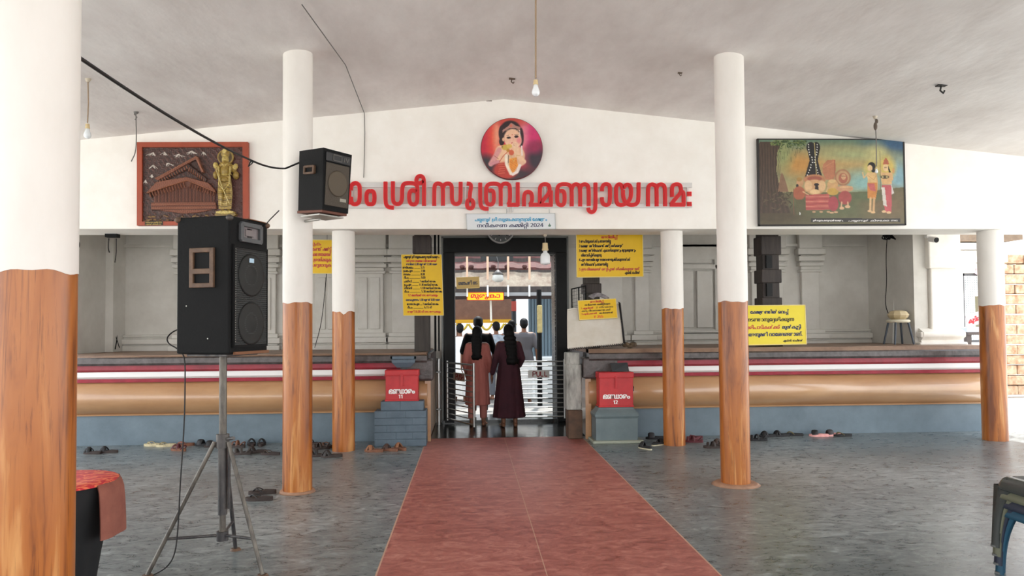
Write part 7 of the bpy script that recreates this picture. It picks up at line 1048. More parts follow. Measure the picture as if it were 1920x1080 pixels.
def bulb(name, label, top, zb, r, wire_m, led=False, hook=True):
    "flex, holder and bulb hanging straight down from top; zb = bottom of the bulb"
    t = thing(name, label, 'light bulb', top); x, y, z = top; L_ = r * 4.6
    b = MB(); b.tube([(x, y, z), (x + .006, y, (z + zb) / 2 + .05), (x, y, zb + L_)], .006, 7); b.build('flex', wire_m, t)
    b = MB(); b.cyl((x, y, zb + L_ - .012), (x, y, zb + r * 2.9), r * .52, r * .6, n=16); b.lathe([(r * .62, r * 2.9), (r * .68, r * 3.1), (r * .62, r * 3.3)], (x, y, zb), 16); b.build('bulb_holder', hold, t)
    b = MB(); pr = [(0, 0), (r * .5, r * .12), (r * .88, r * .5), (r, r), (r * .92, r * 1.5), (r * .66, r * 2.2), (r * .5, r * 2.95), (0, r * 3.0)] if not led else [(0, 0), (r * .6, .01), (r * .96, r * .25), (r, r * .5), (r, r * 1.7), (r * .8, r * 2.2), (r * .45, r * 2.5), (r * .4, r * 3.0), (0, r * 3.0)]
    b.lathe(pr, (x, y, zb), 22); b.build('bulb', bulb_m, t)
    if hook: b = MB(); b.cyl((x, y, z + .004), (x, y, z - .03), .03, .016, n=14); b.build('ceiling_rose', M('aged_white_rose', (196, 184, 164), .6), t)
    return t
p = ceil_pt(165, 148); bulb('hanging_bulb', 'clear bulb hanging on a short brown flex behind the closest pillar', p, at(164, 260, p.y).z, .034, tan_c)
p = Vector((at(1004, 100, 4.7).x, 4.7, 0)); p.z = roof_z(p.x); bulb('hanging_bulb', 'white bulb on a long flex hanging near the ceiling ridge', p, at(1004, 181, 4.7).z, .026, tan_c)
p = at(1022, 447, 9.95); p.z = BZ; bulb('hanging_bulb', 'large white lamp hanging from the beam in front of the dark doorway', p, at(1022, 497, 9.95).z, .068, gry_c, True)
p = ceil_pt(1641, 218); zt = at(1647, 325, p.y).z; bulb('hanging_bulb', 'tiny white bulb hanging in front of the painting on a knotted wire', p, zt, .018, gry_c)
b = MB(); x, y, z = p; b.ball((x, y, z - .12), (.022, .02, .05), 7); b.ball((x + .015, y, z - .06), (.02, .014, .03), 6); tag(b.build('wire_knot', M('grimy_tape', (96, 84, 74), .8)), 'lump of tape knotted on the wire in front of the painting', 'wire knot')
p = ceil_pt(255, 210); wire('loose_wire', 'loose grey wire dangling from the ceiling above the carved panel', smooth2([tuple(p), tuple(p + Vector((0, 0, -.07))), tuple(at(256, 250, p.y)), tuple(at(255, 285, p.y)), tuple(at(246, 303, p.y))], 2), .006, gry_c)
b = MB(); b.cyl((p.x, p.y, p.z + .005), (p.x, p.y, p.z - .02), .03, .02, n=12); b.tube([(p.x - .02, p.y, p.z - .02), (p.x + .01, p.y, p.z - .06), (p.x - .01, p.y, p.z - .09)], .007, 6); tag(b.build('ceiling_hook', gry_c), 'ceiling hook holding the loose grey wire above the carved panel', 'hook')
p0 = ceil_pt(566, 2); p1 = at(648, 137, 7.6); p1.z = roof_z(p1.x) - .03; p2 = at(683, 212, 9.36)
wire('ceiling_wire', 'thin wire running along the ceiling and down the wall beside the red letters', [p0 + Vector((0, 0, -.03)), p1, p2, at(684, 250, 9.365), at(682, 333, 9.365)], .005, gry_c)
def hook(px, py, label, dark=False, s=1.0):
    p = ceil_pt(px, py); b = MB(); b.box((p.x, p.y, p.z - .004), (.09 * s, .05 * s, .012)); b.tube([(p.x, p.y, p.z), (p.x - .012 * s, p.y, p.z - .05 * s), (p.x + .018 * s, p.y, p.z - .075 * s), (p.x + .03 * s, p.y, p.z - .05 * s)], .009 * s, 7)
    tag(b.build('ceiling_hook', M('rusty_hook', (96, 80, 66), .7) if not dark else M('black_bracket', (30, 26, 24), .6)), label, 'hook')
hook(960, 147, 'small rusty ceiling hook on the ridge above the round portrait', s=.8); hook(1275, 136, 'small pale ceiling hook beside the tall ringed pillar', s=.5)
hook(1765, 160, 'dark bent metal bracket stuck on the ceiling above the painting', True, 1.1); hook(917, 189.5, 'rusty hook at the top of the gable wall', s=.8)

# ================================================================== posts, doorway fittings and the courtyard
old = M('old_dark_wood', (40, 33, 31), .65, var=(66, 57, 52), vs=5, va=1, stretch=(4, 4, .35), bump=.4, bs=30); greyw = M('weathered_post_wood', (70, 64, 58), .7, var=(48, 43, 40), vs=6, va=1, stretch=(4, 4, .3), bump=.5, bs=26)
def wood_post(name, label, x, y, w, z0, z1, blocks, notch=None):
    t = thing(name, label, 'post', (x, y, z0), 'wooden posts along the plinth')
    b = MB(); b.rbox((x, y, (z0 + z1) / 2), (w * .88, w * .88, z1 - z0), .012); b.build('shaft', greyw if notch is None else old, t)
    for a, c in blocks: b = MB(); b.rbox((x, y, (a + c) / 2), (w * 1.06, w * 1.06, c - a), .012); b.build('block', old, t)
    if notch:
        for a, c in notch: b = MB(); b.box((x - w * .14, y - w * .47, (a + c) / 2), (w * .30, w * .2, c - a)); b.build('recess', black, t)  # solid black blocks stand in for the shade of carved hollows
    return t
wood_post('wooden_post', 'dark squared post carrying the tall yellow timings board', -.68, 10.78, .25, 1.222, 3.3, [(2.64, 2.9)])
wood_post('wooden_post', 'dark squared post behind the white stitched sheet and the price board', 1.80, 10.78, .25, 1.222, 3.3, [(2.05, 2.2), (2.6, 2.9)])
wood_post('carved_post', 'dark carved post with stepped blocks rising behind the lemon yellow board', 4.50, 10.85, .29, 1.252, 3.3, [(2.62, 2.9), (2.20, 2.40), (1.72, 1.98), (1.25, 1.45)], [(2.42, 2.61), (2.0, 2.19)])
b = MB(); b.cyl((-.50, 10.9, 1.22), (-.50, 10.9, 2.0), .018, n=8); b.cyl((-.44, 10.95, 1.22), (-.44, 10.95, 2.0), .014, n=8)
t = thing('iron_rods', 'two thin dark rods standing between the timings post and the doorway', 'rods', (-.47, 10.92, 1.222))
MB().cyl((-.50, 10.9, 1.222), (-.50, 10.9, 3.29), .016, n=8).build('rod', bk, t); MB().cyl((-.45, 10.95, 1.222), (-.45, 10.95, 3.29), .012, n=8).build('rod', bk, t)
# clock over the lintel
c = at(938.5, 431.5, 12.06); t = thing('wall_clock', 'round dark clock over the black doorway, its upper half cut off by the beam', 'clock', c + Vector((0, 0, -.226)))
rot = Matrix.Translation(c) @ Matrix.Rotation(PI / 2, 4, 'X')
b = MB(); b.lathe([(.19, .0), (.226, 0), (.226, .03), (.205, .04), (.195, .025)], (0, 0, 0), 48).xf(rot); b.build('rim', M('clock_silver_rim', (176, 178, 178), .35, metal=.4), t)
b = MB(); b.lathe([(0, .015), (.2, .015)], (0, 0, 0), 48).xf(rot); dial = b.build('dial', M('clock_dark_dial', (70, 76, 80), .3, var=(120, 124, 124), vs=9, va=1), t)
for k in range(12):
    a = k * PI / 6; b = MB(); b.box((.165 * math.sin(a), .165 * math.cos(a), .017), (.012, .035, .003), rz=-a); b.xf(rot); b.build('hour_mark', M('clock_mark_white', (214, 216, 216), .4), dial)
for a, l_, w_ in ((3.4, .10, .012), (2.3, .15, .008)): b = MB(); b.box((l_ / 2 * math.sin(a), l_ / 2 * math.cos(a), .02), (w_, l_, .003), rz=-a); b.xf(rot); b.build('hand', bk, t)

# steel gate leaves and their posts
stl = M('brushed_steel', (176, 178, 176), .3, metal=.85); stl_d = M('darker_steel', (120, 122, 122), .35, metal=.85)  # hinges take a darker, slightly rougher steel
def gate(name, label, a, c, n, sign, word, sx):
    a, c = Vector(a), Vector(c); d = (c - a); l = d.length; d.normalize(); t = thing(name, label, 'gate', (a.x, a.y, .08)); up = Vector((0, 0, 1))
    for s_ in (0.02, l - .02): p = a + d * s_; MB().cyl((p.x, p.y, .07), (p.x, p.y, 1.03), .019, n=12).build('upright', stl, t)
    for k in range(n):
        z = .10 + k * (.90 / (n - 1)); p, q_ = a + d * .02, c - d * .02; MB().cyl((p.x, p.y, z), (q_.x, q_.y, z), .014 if k in (0, n - 1) else .009, n=8).build('bar', stl, t)
    if sign:
        nrm = Vector((d.y, -d.x, 0)); nrm = nrm if nrm.y < 0 else -nrm
        u0, u1 = sx; p0 = a + d * u0 + nrm * .025 + up * .86; p1 = a + d * u1 + nrm * .025 + up * .86; p2 = a + d * u0 + nrm * .025 + up * .735
        if p0.x > p1.x: p0, p1 = p1, p0; p2 = p0 - up * .125
        fn = plane_fn(p0, p1, p2, 40, 14); b = MB(); b.prism([(0, 0), (40, 0), (40, 14), (0, 14)], fn, -.008, 0); s_ = b.build('plate', M('steel_sign_plate', (168, 166, 160), .35, metal=.4), t)
        b = MB(); put_latin(b, fn, word, 9, 11.5, 9, 0, .002, .82); b.build('lettering', M('dark_red_print', (130, 30, 34), .5), s_)
    return t
gate('steel_gate', 'barred steel gate leaf swung open toward the hall beside the pink dress', (-.37, 12.0, 0), (.07, 11.12, 0), 12, True, 'PUSH', (.30, .70))
gate('steel_gate', 'barred steel gate leaf closed across the doorway with a red PULL plate', (1.572, 12.03, 0), (.50, 12.03, 0), 13, True, 'PULL', (.27, .62))
for x, y, lb in ((-.50, 11.98, 'steel gate post beside the open leaf'), (1.60, 12.0, 'steel gate post beside the closed leaf')):
    t = thing('gate_post', lb, 'post', (x, y, 0), 'steel gate posts'); MB().cyl((x, y, 0), (x, y, 1.06), .032, n=14).build('tube', stl, t); MB().ball((x, y, 1.06), (.033, .033, .02), 8).build('cap', stl, t)
    for z in (.25, .85): b = MB(); b.rbox((x, y, z), (.08, .08, .03), .006); b.build('hinge', stl_d, t)
MB().bb(-.44, 1.45, 12.1, 12.5, 0, .05).build('trim_threshold', f_dark, kind='structure')

# weathered stone stub under the sheet, and the stitched sheet itself
t = thing('stone_stub', 'weathered white painted stone stub at the corner of the passage under the stitched sheet', 'stone', (1.47, 10.42, 0))
wst = M('weathered_white_stone', (196, 196, 188), .8, var=(96, 96, 92), vs=7, va=1, stretch=(1, 1, .35), bump=.5, bs=16)
b = MB(); b.rbox((1.465, 10.42, .72), (.22, .26, .64), .02); b.build('white_block', wst, t)
b = MB(); b.rbox((1.45, 10.40, 1.12), (.20, .22, .18), .02); b.build('top_block', wst, t)
b = MB(); b.rbox((1.475, 10.42, .2), (.2, .28, .40), .01); b.build('brown_base', M('rusty_brown_base', (104, 78, 58), .7, var=(70, 54, 44), vs=8, va=1), t)
tl, tr, br, bl = at(1064, 581, 10.3), at(1161, 569, 10.3), at(1170, 645, 10.14), at(1064, 655, 10.14)
t = thing('stitched_sheet', 'large off-white sheet with a black stitched rope edge leaning at the passage corner', 'sheet', (tl + br) / 2)
lerp2 = lambda u, v: (tl * (1 - u) + tr * u) * (1 - v) + (bl * (1 - u) + br * u) * v
n = 12; b = MB(); vs = []
for s_ in (0, .035):
    for i in range(n + 1):
        for j in range(n + 1): p = lerp2(i / n, j / n); vs.append(p + Vector((0, s_ + .012 * math.sin(i * .7 + j * .4), 0)))
m_ = (n + 1) ** 2
for o in (0, m_):
    b.add(vs, [(o + i * (n + 1) + j, o + (i + 1) * (n + 1) + j, o + (i + 1) * (n + 1) + j + 1, o + i * (n + 1) + j + 1) for i in range(n) for j in range(n)], True)
rim = [i * (n + 1) for i in range(n + 1)] + [n * (n + 1) + j for j in range(1, n + 1)] + [i * (n + 1) + n for i in range(n - 1, -1, -1)] + [j for j in range(n - 1, 0, -1)]
b.add(vs, [(rim[k], rim[(k + 1) % len(rim)], rim[(k + 1) % len(rim)] + m_, rim[k] + m_) for k in range(len(rim))]); b.build('sheet_body', M('off_white_sheet', (214, 210, 200), .7, var=(196, 188, 172), vs=3, va=1), t)
b = MB(); path = [lerp2(1, v / 26) for v in range(27)] + [lerp2(1 - u / 30, 1) for u in range(1, 31)]
zig = []
for k, p in enumerate(path): zig += [p + Vector((.018 if k < 27 else 0, .0, -.018 if k >= 27 else 0)), p + Vector((-.012 if k < 27 else 0, -.012, .012 if k >= 27 else .02))]
b.tube(zig, .0075, 5); b.build('stitched_edge', M('black_lacing', (34, 32, 34), .7), t)
b = MB(); b.tube(smooth2([tuple(lerp2(u / 10, 0) + Vector((0, 0, .01 * math.sin(u * 2.1)))) for u in range(11)], 1), .011, 6); b.build('rolled_edge', M('white_rope', (220, 216, 206), .8), t)
t = thing('wire_grille', 'dark framed wire grille standing behind the stitched sheet', 'grille', at(1086, 640, 10.55))
g0, g1, g2 = at(1071, 541, 10.55), at(1098, 535, 10.6), Vector((at(1073, 640, 10.5).x, 10.5, 1.256)); fn = plane_fn(g0, g1, g2, 26, 100)
b = MB()
for u in (0, 12.5, 25): b.prism([(u, 0), (u + 1.5, 0), (u + 1.5, 100), (u, 100)], fn, -.01, .01)
for v in (0, 98): b.prism([(0, v), (26, v), (26, v + 2), (0, v + 2)], fn, -.01, .01)
b.build('grille_frame', bk, t)
b = MB()
for v in range(6, 98, 6): b.prism([(0, v), (26, v), (26, v + .6), (0, v + .6)], fn, -.003, .003)
for u in range(3, 26, 3): b.prism([(u, 0), (u + .4, 0), (u + .4, 100), (u, 100)], fn, -.003, .003)
b.build('wires', M('grey_grille_wire', (104, 104, 104), .5), t)
b = MB(); a0 = at(1122, 556, 10.36)
for k in range(4): b.tube(smooth2([tuple(a0 + Vector((-.14 + .02 * k, 0, -.01 * k))), tuple(a0 + Vector((-.05, -.02, .045 - .012 * k))), tuple(a0 + Vector((.06, .01, .035 - .01 * k))), tuple(a0 + Vector((.15, 0, -.03 - .01 * k)))], 2), .013, 7)
tag(b.build('cloth_bundle', M('grey_pink_cloth', (170, 164, 166), .9, var=(70, 68, 72), vs=12, va=1)), 'crumpled grey cloth tucked on top of the stitched sheet', 'cloth')
b = MB(); p = Vector((at(1182, 644, 10.3).x, 10.3, 1.256))
for k in range(7): a = RNG.uniform(-1, 1, 3); b.ball(p + Vector((a[0] * .07, a[1] * .03, .03 + abs(a[2]) * .04)), (.05, .035, .03), 6)
tag(b.build('rag', M('brown_rag', (120, 100, 76), .9, var=(60, 50, 42), vs=14, va=1)), 'crumpled brown rag beside the lower corner of the stitched sheet', 'rag')

# tiled eave of the inner cloister with hanging battens, gutter and lantern
tile = M('weathered_roof_tile', (150, 140, 122), .8, var=(112, 92, 78), vs=6, va=1, bump=.5, bs=16); tile_r = M('red_underside_tile', (92, 50, 44), .8, var=(62, 36, 32), vs=8, va=1); bat = M('pale_pink_batten', (196, 164, 138), .7); gut = M('grey_gutter', (150, 150, 150), .5)
t = thing('tiled_eave', 'tiled inner eave with pale battens and a grey gutter seen through the doorway', 'eave', (.6, 15.6, 2.24))
x0, x1 = -2.2, 3.6
def course(z0, z1, y0, y1, m, nm):
    b = MB(); k = 60
    vs = []; 
    for i in range(k + 1):
        x = x0 + (x1 - x0) * i / k; r = .03 * abs(math.sin(i * PI / 5)) ** 6
        vs += [(x, y0, z0 + r), (x, y1, z1 + r), (x, y1, z1 - .05), (x, y0, z0 - .05)]
    b.add(vs, [(i * 4 + j, i * 4 + (j + 1) % 4, i * 4 + 4 + (j + 1) % 4, i * 4 + 4 + j) for i in range(k) for j in range(4)]); b.build(nm, m, t)
course(2.40, 2.74, 15.75, 15.98, tile, 'tile_course'); course(2.86, 3.02, 16.3, 16.5, tile_r, 'tile_course'); course(3.12, 3.45, 16.7, 17.0, tile_r, 'tile_course')
b = MB(); b.bb(x0, x1, 15.98, 16.02, 2.62, 2.80); b.bb(x0, x1, 16.5, 16.55, 2.9, 3.1); b.build('dark_rafter', old, t)
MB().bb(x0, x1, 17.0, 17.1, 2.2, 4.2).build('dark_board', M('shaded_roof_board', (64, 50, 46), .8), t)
b = MB(); b.bb(x0, x1, 15.5, 15.6, 2.22, 2.29); b.build('gutter', gut, t)
b = MB(); b.bb(x0, x1, 15.62, 15.7, 2.30, 2.42); b.build('eave_beam', old, t)
for px in (814, 876, 914.5, 953, 993): x = at(px, 540, 15.4).x; MB().bb(x - .022, x + .022, 15.36, 15.42, 2.55, 3.15).build('batten', bat, t); MB().bb(x - .018, x + .018, 15.44, 15.5, 2.2, 2.44).build('gutter_bracket', M('white_bracket', (220, 220, 216), .5), t)
for px in (866, 884, 928, 955, 990): MB().ball((at(px, 540, 15.4).x, 16.28, 2.9), (.06, .04, .05), 7).build('tile_knob', tile_r, t)
MB().bb(.25, .95, 15.8, 15.9, 2.98, 3.3).build('dark_hatch', M('dark_hatch', (24, 26, 26), .6), t)
for x in (-2.15, 3.55): MB().cyl((x, 15.6, 0), (x, 15.6, 2.25), .08, n=14).build('eave_post', old, t)
lp = at(933.5, 517, 14.8); t = thing('glass_lantern', 'small glass lantern hanging in front of the tiled eave', 'lantern', lp)
MB().tube([tuple(lp + Vector((0, 0, .09))), tuple(lp + Vector((.02, .3, .30))), tuple(lp + Vector((.0, .9, .52)))], .008, 6).build('cord', bk, t)
b = MB(); b.lathe([(.02, .12), (.05, .09), (.12, .03), (.11, .02), (0, .03)], tuple(lp), 6); b.build('hood', M('dark_hood', (62, 56, 50), .5), t)
b = MB(); b.lathe([(.10, .02), (.12, -.08), (.06, -.13), (0, -.135)], tuple(lp), 6); b.build('glass_body', M('cloudy_glass', (196, 196, 190), .3), t)
# red hanging plate, chain and garlands round the shrine
MB_ = MB(); p = at(963.5, 574, 17.8); MB_.rbox(tuple(p), (.12, .02, .24), .005); tag(MB_.build('red_plaque', M('faded_red_plaque', (206, 92, 82), .5)), 'faded red plaque hanging on the courtyard post', 'plaque')
b = MB(); b.cyl((p.x, 17.86, 0), (p.x, 17.86, 3.4), .06, n=12); tag(b.build('courtyard_post', M('dark_post_paint', (52, 56, 60), .5)), 'slim dark post in the courtyard behind the red plaque', 'post')
b = MB(); c0 = at(920, 562, 15.62); c1_ = at(921, 602, 15.62); b.tube([tuple(c0), tuple(c1_)], .022, 8); tag(b.build('white_garland', M('white_garland', (232, 226, 214), .9, bump=1.0, bs=60)), 'white flower garland hanging below the bright yellow name board', 'garland')
for k in range(5):
    x = -.34 + k * .32; b = MB(); b.tube(sag((x, 19.45, 1.64), (x + .30, 19.45, 1.64), .16, 10), .03, 7); tag(b.build('flower_garland', M('yellow_garland', (208, 176, 60), .9, bump=1.0, bs=50)), 'yellow garland looped under the brown shrine wall', 'garland', 'garlands looped under the shrine wall')
b = MB(); p = at(1012, 600, 14.5); b.rbox((p.x, 14.5, p.z + .02), (.10, .05, .55), .02); tag(b.build('hanging_cloth', M('pale_yellow_cloth', (206, 190, 130), .9, var=(160, 140, 96), vs=9, va=1)), 'pale yellow cloth hanging beside the ornamented door jamb', 'cloth')
b = MB(); b.cyl((p.x, 14.6, 0), (p.x, 14.6, 2.3), .05, n=10); tag(b.build('courtyard_post', bk), 'black post carrying the pale yellow cloth', 'post')
b = MB(); b.rbox((1.55, 16.2, .45), (.8, .6, .9), .02); tag(b.build('white_counter', M('white_tile_counter', (220, 220, 216), .3)), 'white counter in the sunlit courtyard behind the closed gate leaf', 'counter')

# on the stage: stool, pot, camera, cables
t = thing('stool', 'round cream stool with dark legs on the plinth near the white pier', 'stool', (at(1684, 600, 11.0).x, 11.0, 1.256)); cx_, cy_ = at(1684, 600, 11.0).x, 11.0
b = MB(); b.lathe([(0, .335), (.15, .335), (.168, .35), (.168, .37), (.15, .385), (0, .385)], (cx_, cy_, 1.256), 28); b.build('seat', M('cream_stool_seat', (206, 198, 176), .5), t)
for sx_, sy_ in ((-1, -1), (1, -1), (1, 1), (-1, 1)): MB().cyl((cx_ + sx_ * .10, cy_ + sy_ * .10, 1.595), (cx_ + sx_ * .15, cy_ + sy_ * .15, 1.258), .016, .014, n=10).build('leg', M('grey_blue_stool_leg', (58, 66, 76), .5), t)
t = thing('covered_pot', 'beige faceted pot with a lid standing on the round stool', 'pot', (cx_, cy_, 1.642))
b = MB(); b.lathe([(0, 0), (.10, 0), (.135, .03), (.15, .065), (0, .065)], (cx_, cy_, 1.642), 10, smooth=False); b.build('bowl', M('beige_pot', (178, 160, 124), .45), t)
b = MB(); b.lathe([(.155, .062), (.15, .08), (.115, .125), (.05, .14), (0, .14)], (cx_, cy_, 1.642), 10, smooth=False); b.build('lid', M('beige_pot_lid', (190, 172, 136), .45), t)
p = at(1745, 448, 10.78); t = thing('security_camera', 'small white dome-ended camera with a black lens on the white pier', 'camera', p)
b = MB(); b.cyl((p.x - .03, 10.85, p.z + .05), (p.x - .03, 10.78, p.z + .04), .03, n=14); b.cyl((p.x - .03, 10.8, p.z + .04), (p.x, 10.75, p.z), .014, n=8); b.build('mount', M('white_plastic', (226, 224, 220), .4), t)
b = MB(); b.cyl((p.x - .005, 10.79, p.z + .0), (p.x + .01, 10.66, p.z - .03), .042, .044, n=20); b.build('camera_body', M('white_plastic', (226, 224, 220), .4), t)
b = MB(); b.cyl((p.x + .01, 10.662, p.z - .03), (p.x + .012, 10.652, p.z - .032), .040, n=20); b.build('lens', bk, t)
def wp(px, py, Y): return tuple(at(px, py, Y))
def up_(px, py, Y): p = at(px, py, Y); return (p.x, p.y, 3.305)
wire('hanging_cable', 'dark twisted cable hanging down the corner of the recess behind the big loudspeaker', smooth2([wp(204, 448, 9.9), wp(203, 456, 11.0), wp(203, 470, 11.9), wp(214, 490, 11.95), wp(217, 520, 12), wp(213, 560, 12), wp(216, 600, 12), wp(220, 632, 12), wp(216, 655, 11.9)], 2), .008, bk)
wire('hanging_cable', 'dark looped cable beside the twisted one in the recess corner', smooth2([wp(218, 448, 9.9), wp(218, 456, 11.0), wp(218, 480, 11.9), wp(210, 520, 11.95), wp(216, 570, 12), wp(212, 615, 12), wp(224, 652, 11.9)], 2), .006, bk)
b = MB(); b.box((at(211, 446, 9.9).x, 9.9, 2.81), (.15, .1, .05)); tag(b.build('junction_box', bk), 'small black box where the twisted cable leaves the beam', 'junction box')
wire('hanging_cable', 'thin black wire hanging under the half hidden yellow board', smooth2([wp(612, 510, 10.315), wp(612, 516, 10.3), wp(608, 560, 10.5), wp(602, 610, 10.7), wp(590, 652, 10.7)], 2), .005, bk)
wire('hanging_cable', 'black wire hanging down to the round stool', smooth2([up_(1664, 440, 11.3), wp(1664, 440, 11.3), wp(1661, 480, 11.3), wp(1663, 530, 11.3), wp(1659, 570, 11.2), wp(1667, 592, 11.05)], 2), .006, bk)
b = MB(); b.cyl(up_(1682, 440, 11.5), (6.815, 11.5, 1.256), .014, n=8); tag(b.build('conduit_pipe', M('white_conduit', (214, 212, 206), .5)), 'white conduit pipe running down the recess side wall behind the stool', 'pipe')
b = MB(); p = at(1666, 447, 11.3)
for k in range(6): a = RNG.uniform(-1, 1, 6); b.tube(smooth2([tuple(p + Vector((a[0] * .12, 0, .05))), tuple(p + Vector((a[1] * .14, a[2] * .04, -.03))), tuple(p + Vector((a[3] * .12, a[4] * .04, .03))), tuple(p + Vector((a[5] * .10, 0, .06)))], 2), .009, 5)
tag(b.build('cable_tangle', bk), 'tangle of black cables under the beam above the round stool', 'cables')
wire('hanging_cable', 'looped dark wire at the outer end of the recess behind the closest pillar', smooth2([up_(139, 446, 11.05), wp(139, 446, 11.05), wp(149, 452, 11.05), wp(149, 466, 11.05), wp(140, 463, 11.05)], 2), .006, bk)
# counter, box and cloth outdoors behind the end pillar
x0, x1 = at(1811, 600, 11.9).x, at(1860, 600, 11.9).x; z_ = at(1830, 628, 11.9).z
t = thing('counter', 'dark wooden counter with a pale top carrying the red-lettered grey board', 'counter', ((x0 + x1) / 2, 12.2, 1.2))
b = MB(); b.bb(x0, x1 + .2, 11.85, 12.5, z_, z_ + .05); b.build('counter_top', M('dark_counter_wood', (74, 60, 54), .5), t)
for x in (x0 + .05, x1 + .1): MB().bb(x - .04, x + .04, 11.9, 11.98, z_ - .16, z_).build('leg', M('dark_counter_wood', (74, 60, 54), .5), t)
b = MB(); b.bb(x0, x1 + .2, 11.87, 12.4, z_ + .05, z_ + .13); b.build('steel_shelf', M('pale_blue_shelf', (196, 204, 214), .4), t)
b = MB(); q = at(1849, 570, 12.2); b.rbox((q.x + .04, 12.3, z_ + .40), (.2, .2, .54), .01); tag(b.build('olive_carton', M('olive_carton', (126, 116, 88), .7)), 'olive brown carton standing on the counter behind the end pillar', 'carton')
b = MB(); f3 = lambda u, v, d: at(u, v, 13.57) + Vector((0, d, 0)); b.prism([(1829, 513), (1835, 490), (1850, 502), (1864, 506), (1862, 536), (1846, 522)], f3, 0, .02); tag(b.build('pink_cloth', M('pale_pink_cloth', (216, 186, 198), .9)), 'pale pink cloth hanging by the outdoor window behind the end pillar', 'cloth')
b = MB(); b.cyl(wp(1836, 430, 10.0), wp(1842, 500, 10.0), .02, n=8); b.cyl(wp(1837, 434, 10.0), wp(1856, 462, 10.0), .02, n=8); tag(b.build('bamboo_prop', M('white_washed_pole', (206, 200, 190), .7)), 'whitewashed forked pole under the beam end beside the end pillar', 'pole')
t = thing('drain_pipe', 'slim dark drain pipe with a grey ribbed strip at the outer end of the plinth', 'pipe', (7.66, 10.45, 0))
MB().cyl((7.66, 10.45, 0), (7.66, 10.45, 1.3), .026, n=12).build('pipe', bk, t)
b = MB(); b.rbox((7.60, 10.30, 1.02), (.085, .05, .42), .006); s_ = b.build('ribbed_strip', M('grey_ribbed_strip', (150, 146, 138), .6), t)
for k in range(16): MB().bb(7.565, 7.64, 10.268, 10.275, .84 + k * .023, .85 + k * .023).build('rib', bk, s_)

# ================================================================== people seen from behind in the doorway
skin = M('brown_skin', (126, 84, 60), .55); hair = M('black_hair', (6, 5, 5), .65, spec=.2, bump=.2, bs=80)
def cap(b, p, q, r0, r1, n=14):
    p, q = Vector(p), Vector(q); b.cyl(p, q, r0, r1, n); b.ball(p, r0, 7); b.ball(q, r1, 7)
def person(name, label, x, y, h, rz, spec, voxel=.011):
    "local frame: facing +Y, feet on z = 0; spec holds limb poses and clothes; measures for 1.70 m"
    k = h / 1.70; t = thing(name, label, 'person', (x, y, 0), 'people in the doorway'); m = Matrix.Translation((x, y, 0)) @ Matrix.Rotation(rz, 4, 'Z') @ Matrix.Scale(k, 4)
    sh = spec.get('sh', .175); st = spec.get('stride', 0.0); b = MB()
    hips = [(-.085, 0, .90), (.085, 0, .90)]; J = {}
    for i, s_ in enumerate((-1, 1)):
        f = st * s_; J['k', s_] = (s_ * .095, .03 + f * .5, .49); J['a', s_] = (s_ * .10, f - .02, .085)
        cap(b, hips[i], J['k', s_], .085, .056); cap(b, J['k', s_], (s_ * .098, f * .8 - .01, .34), .054, .05); cap(b, (s_ * .098, f * .8 - .01, .34), J['a', s_], .05, .036)
        cap(b, J['a', s_], (s_ * .105, f + .03, .045), .036, .04); cap(b, (s_ * .105, f + .02, .04), (s_ * .115, f + .14, .026), .04, .028); b.ball((s_ * .10, f - .05, .035), (.034, .04, .034), 7)
        for q in range(5): cap(b, (s_ * (.09 + .014 * q), f + .14, .02), (s_ * (.092 + .016 * q), f + .185 - .009 * q, .014), .012, .009, 8)
    b.ball((0, 0, .93), (.155, .105, .11), 9); b.ball((0, .0, 1.10), (.125, .092, .14), 9); b.ball((0, 0, 1.28), (sh * .90, .10, .14), 9); cap(b, (-sh * .85, 0, 1.385), (sh * .85, 0, 1.385), .055, .055)
    cap(b, (0, -.005, 1.38), (0, .01, 1.50), .055, .05); hy = spec.get('head', 0.0)
    b.ball((0, .02, 1.60), (.075, .092, .105), 10); b.ball((0, .045, 1.545), (.055, .06, .055), 8); cap(b, (0, .108, 1.60), (0, .124, 1.575), .012, .016, 8)
    for s_ in (-1, 1): b.ball((s_ * .077, .01, 1.595), (.012, .022, .032), 6); b.ball((s_ * .03, .096, 1.615), (.014, .012, .009), 6)
    b.ball((0, .104, 1.545), (.022, .008, .007), 6)
    arms = {}
    for s_ in (-1, 1):
        e, w_ = spec['arms'][0 if s_ < 0 else 1]; S0 = Vector((s_ * (sh + .0), 0, 1.375)); e = Vector(e); w_ = Vector(w_); arms[s_] = (S0, e, w_)
        cap(b, S0, e, .05, .041); cap(b, e, w_, .04, .027)
        d = (w_ - e).normalized(); sd = Vector((0, 1, 0)) - d * d.y; sd = sd.normalized() if sd.length > .1 else Vector((1, 0, 0)); nm = d.cross(sd).normalized()
        c_ = w_ + d * .045; mt = Matrix((sd, nm, d)).transposed().to_4x4(); b.ball(c_, (.040, .017, .052), 8, mt)
        for q, (o_, l_) in enumerate(((-.030, .062), (-.010, .072), (.010, .078), (.029, .070))):
            r0 = w_ + d * .085 + sd * o_; r1 = r0 + d * l_ * .55 + nm * (-.012 * s_); r2 = r1 + d * l_ * .38 + nm * (-.024 * s_); cap(b, r0 - d * .02, r1, .0095, .0085, 8); cap(b, r1, r2, .0085, .007, 8)
        r0 = w_ + d * .03 + sd * .036; r1 = r0 + d * .03 + sd * .026; r2 = r1 + d * .03 + sd * .004 + nm * (-.01 * s_); cap(b, r0, r1, .012, .0105, 8); cap(b, r1, r2, .0105, .008, 8)
    b.xf(m); fused('body', b, voxel * .75, spec.get('skin', skin), t, 3)
    for part in spec['wear']: part(t, m, arms, voxel)
    return t
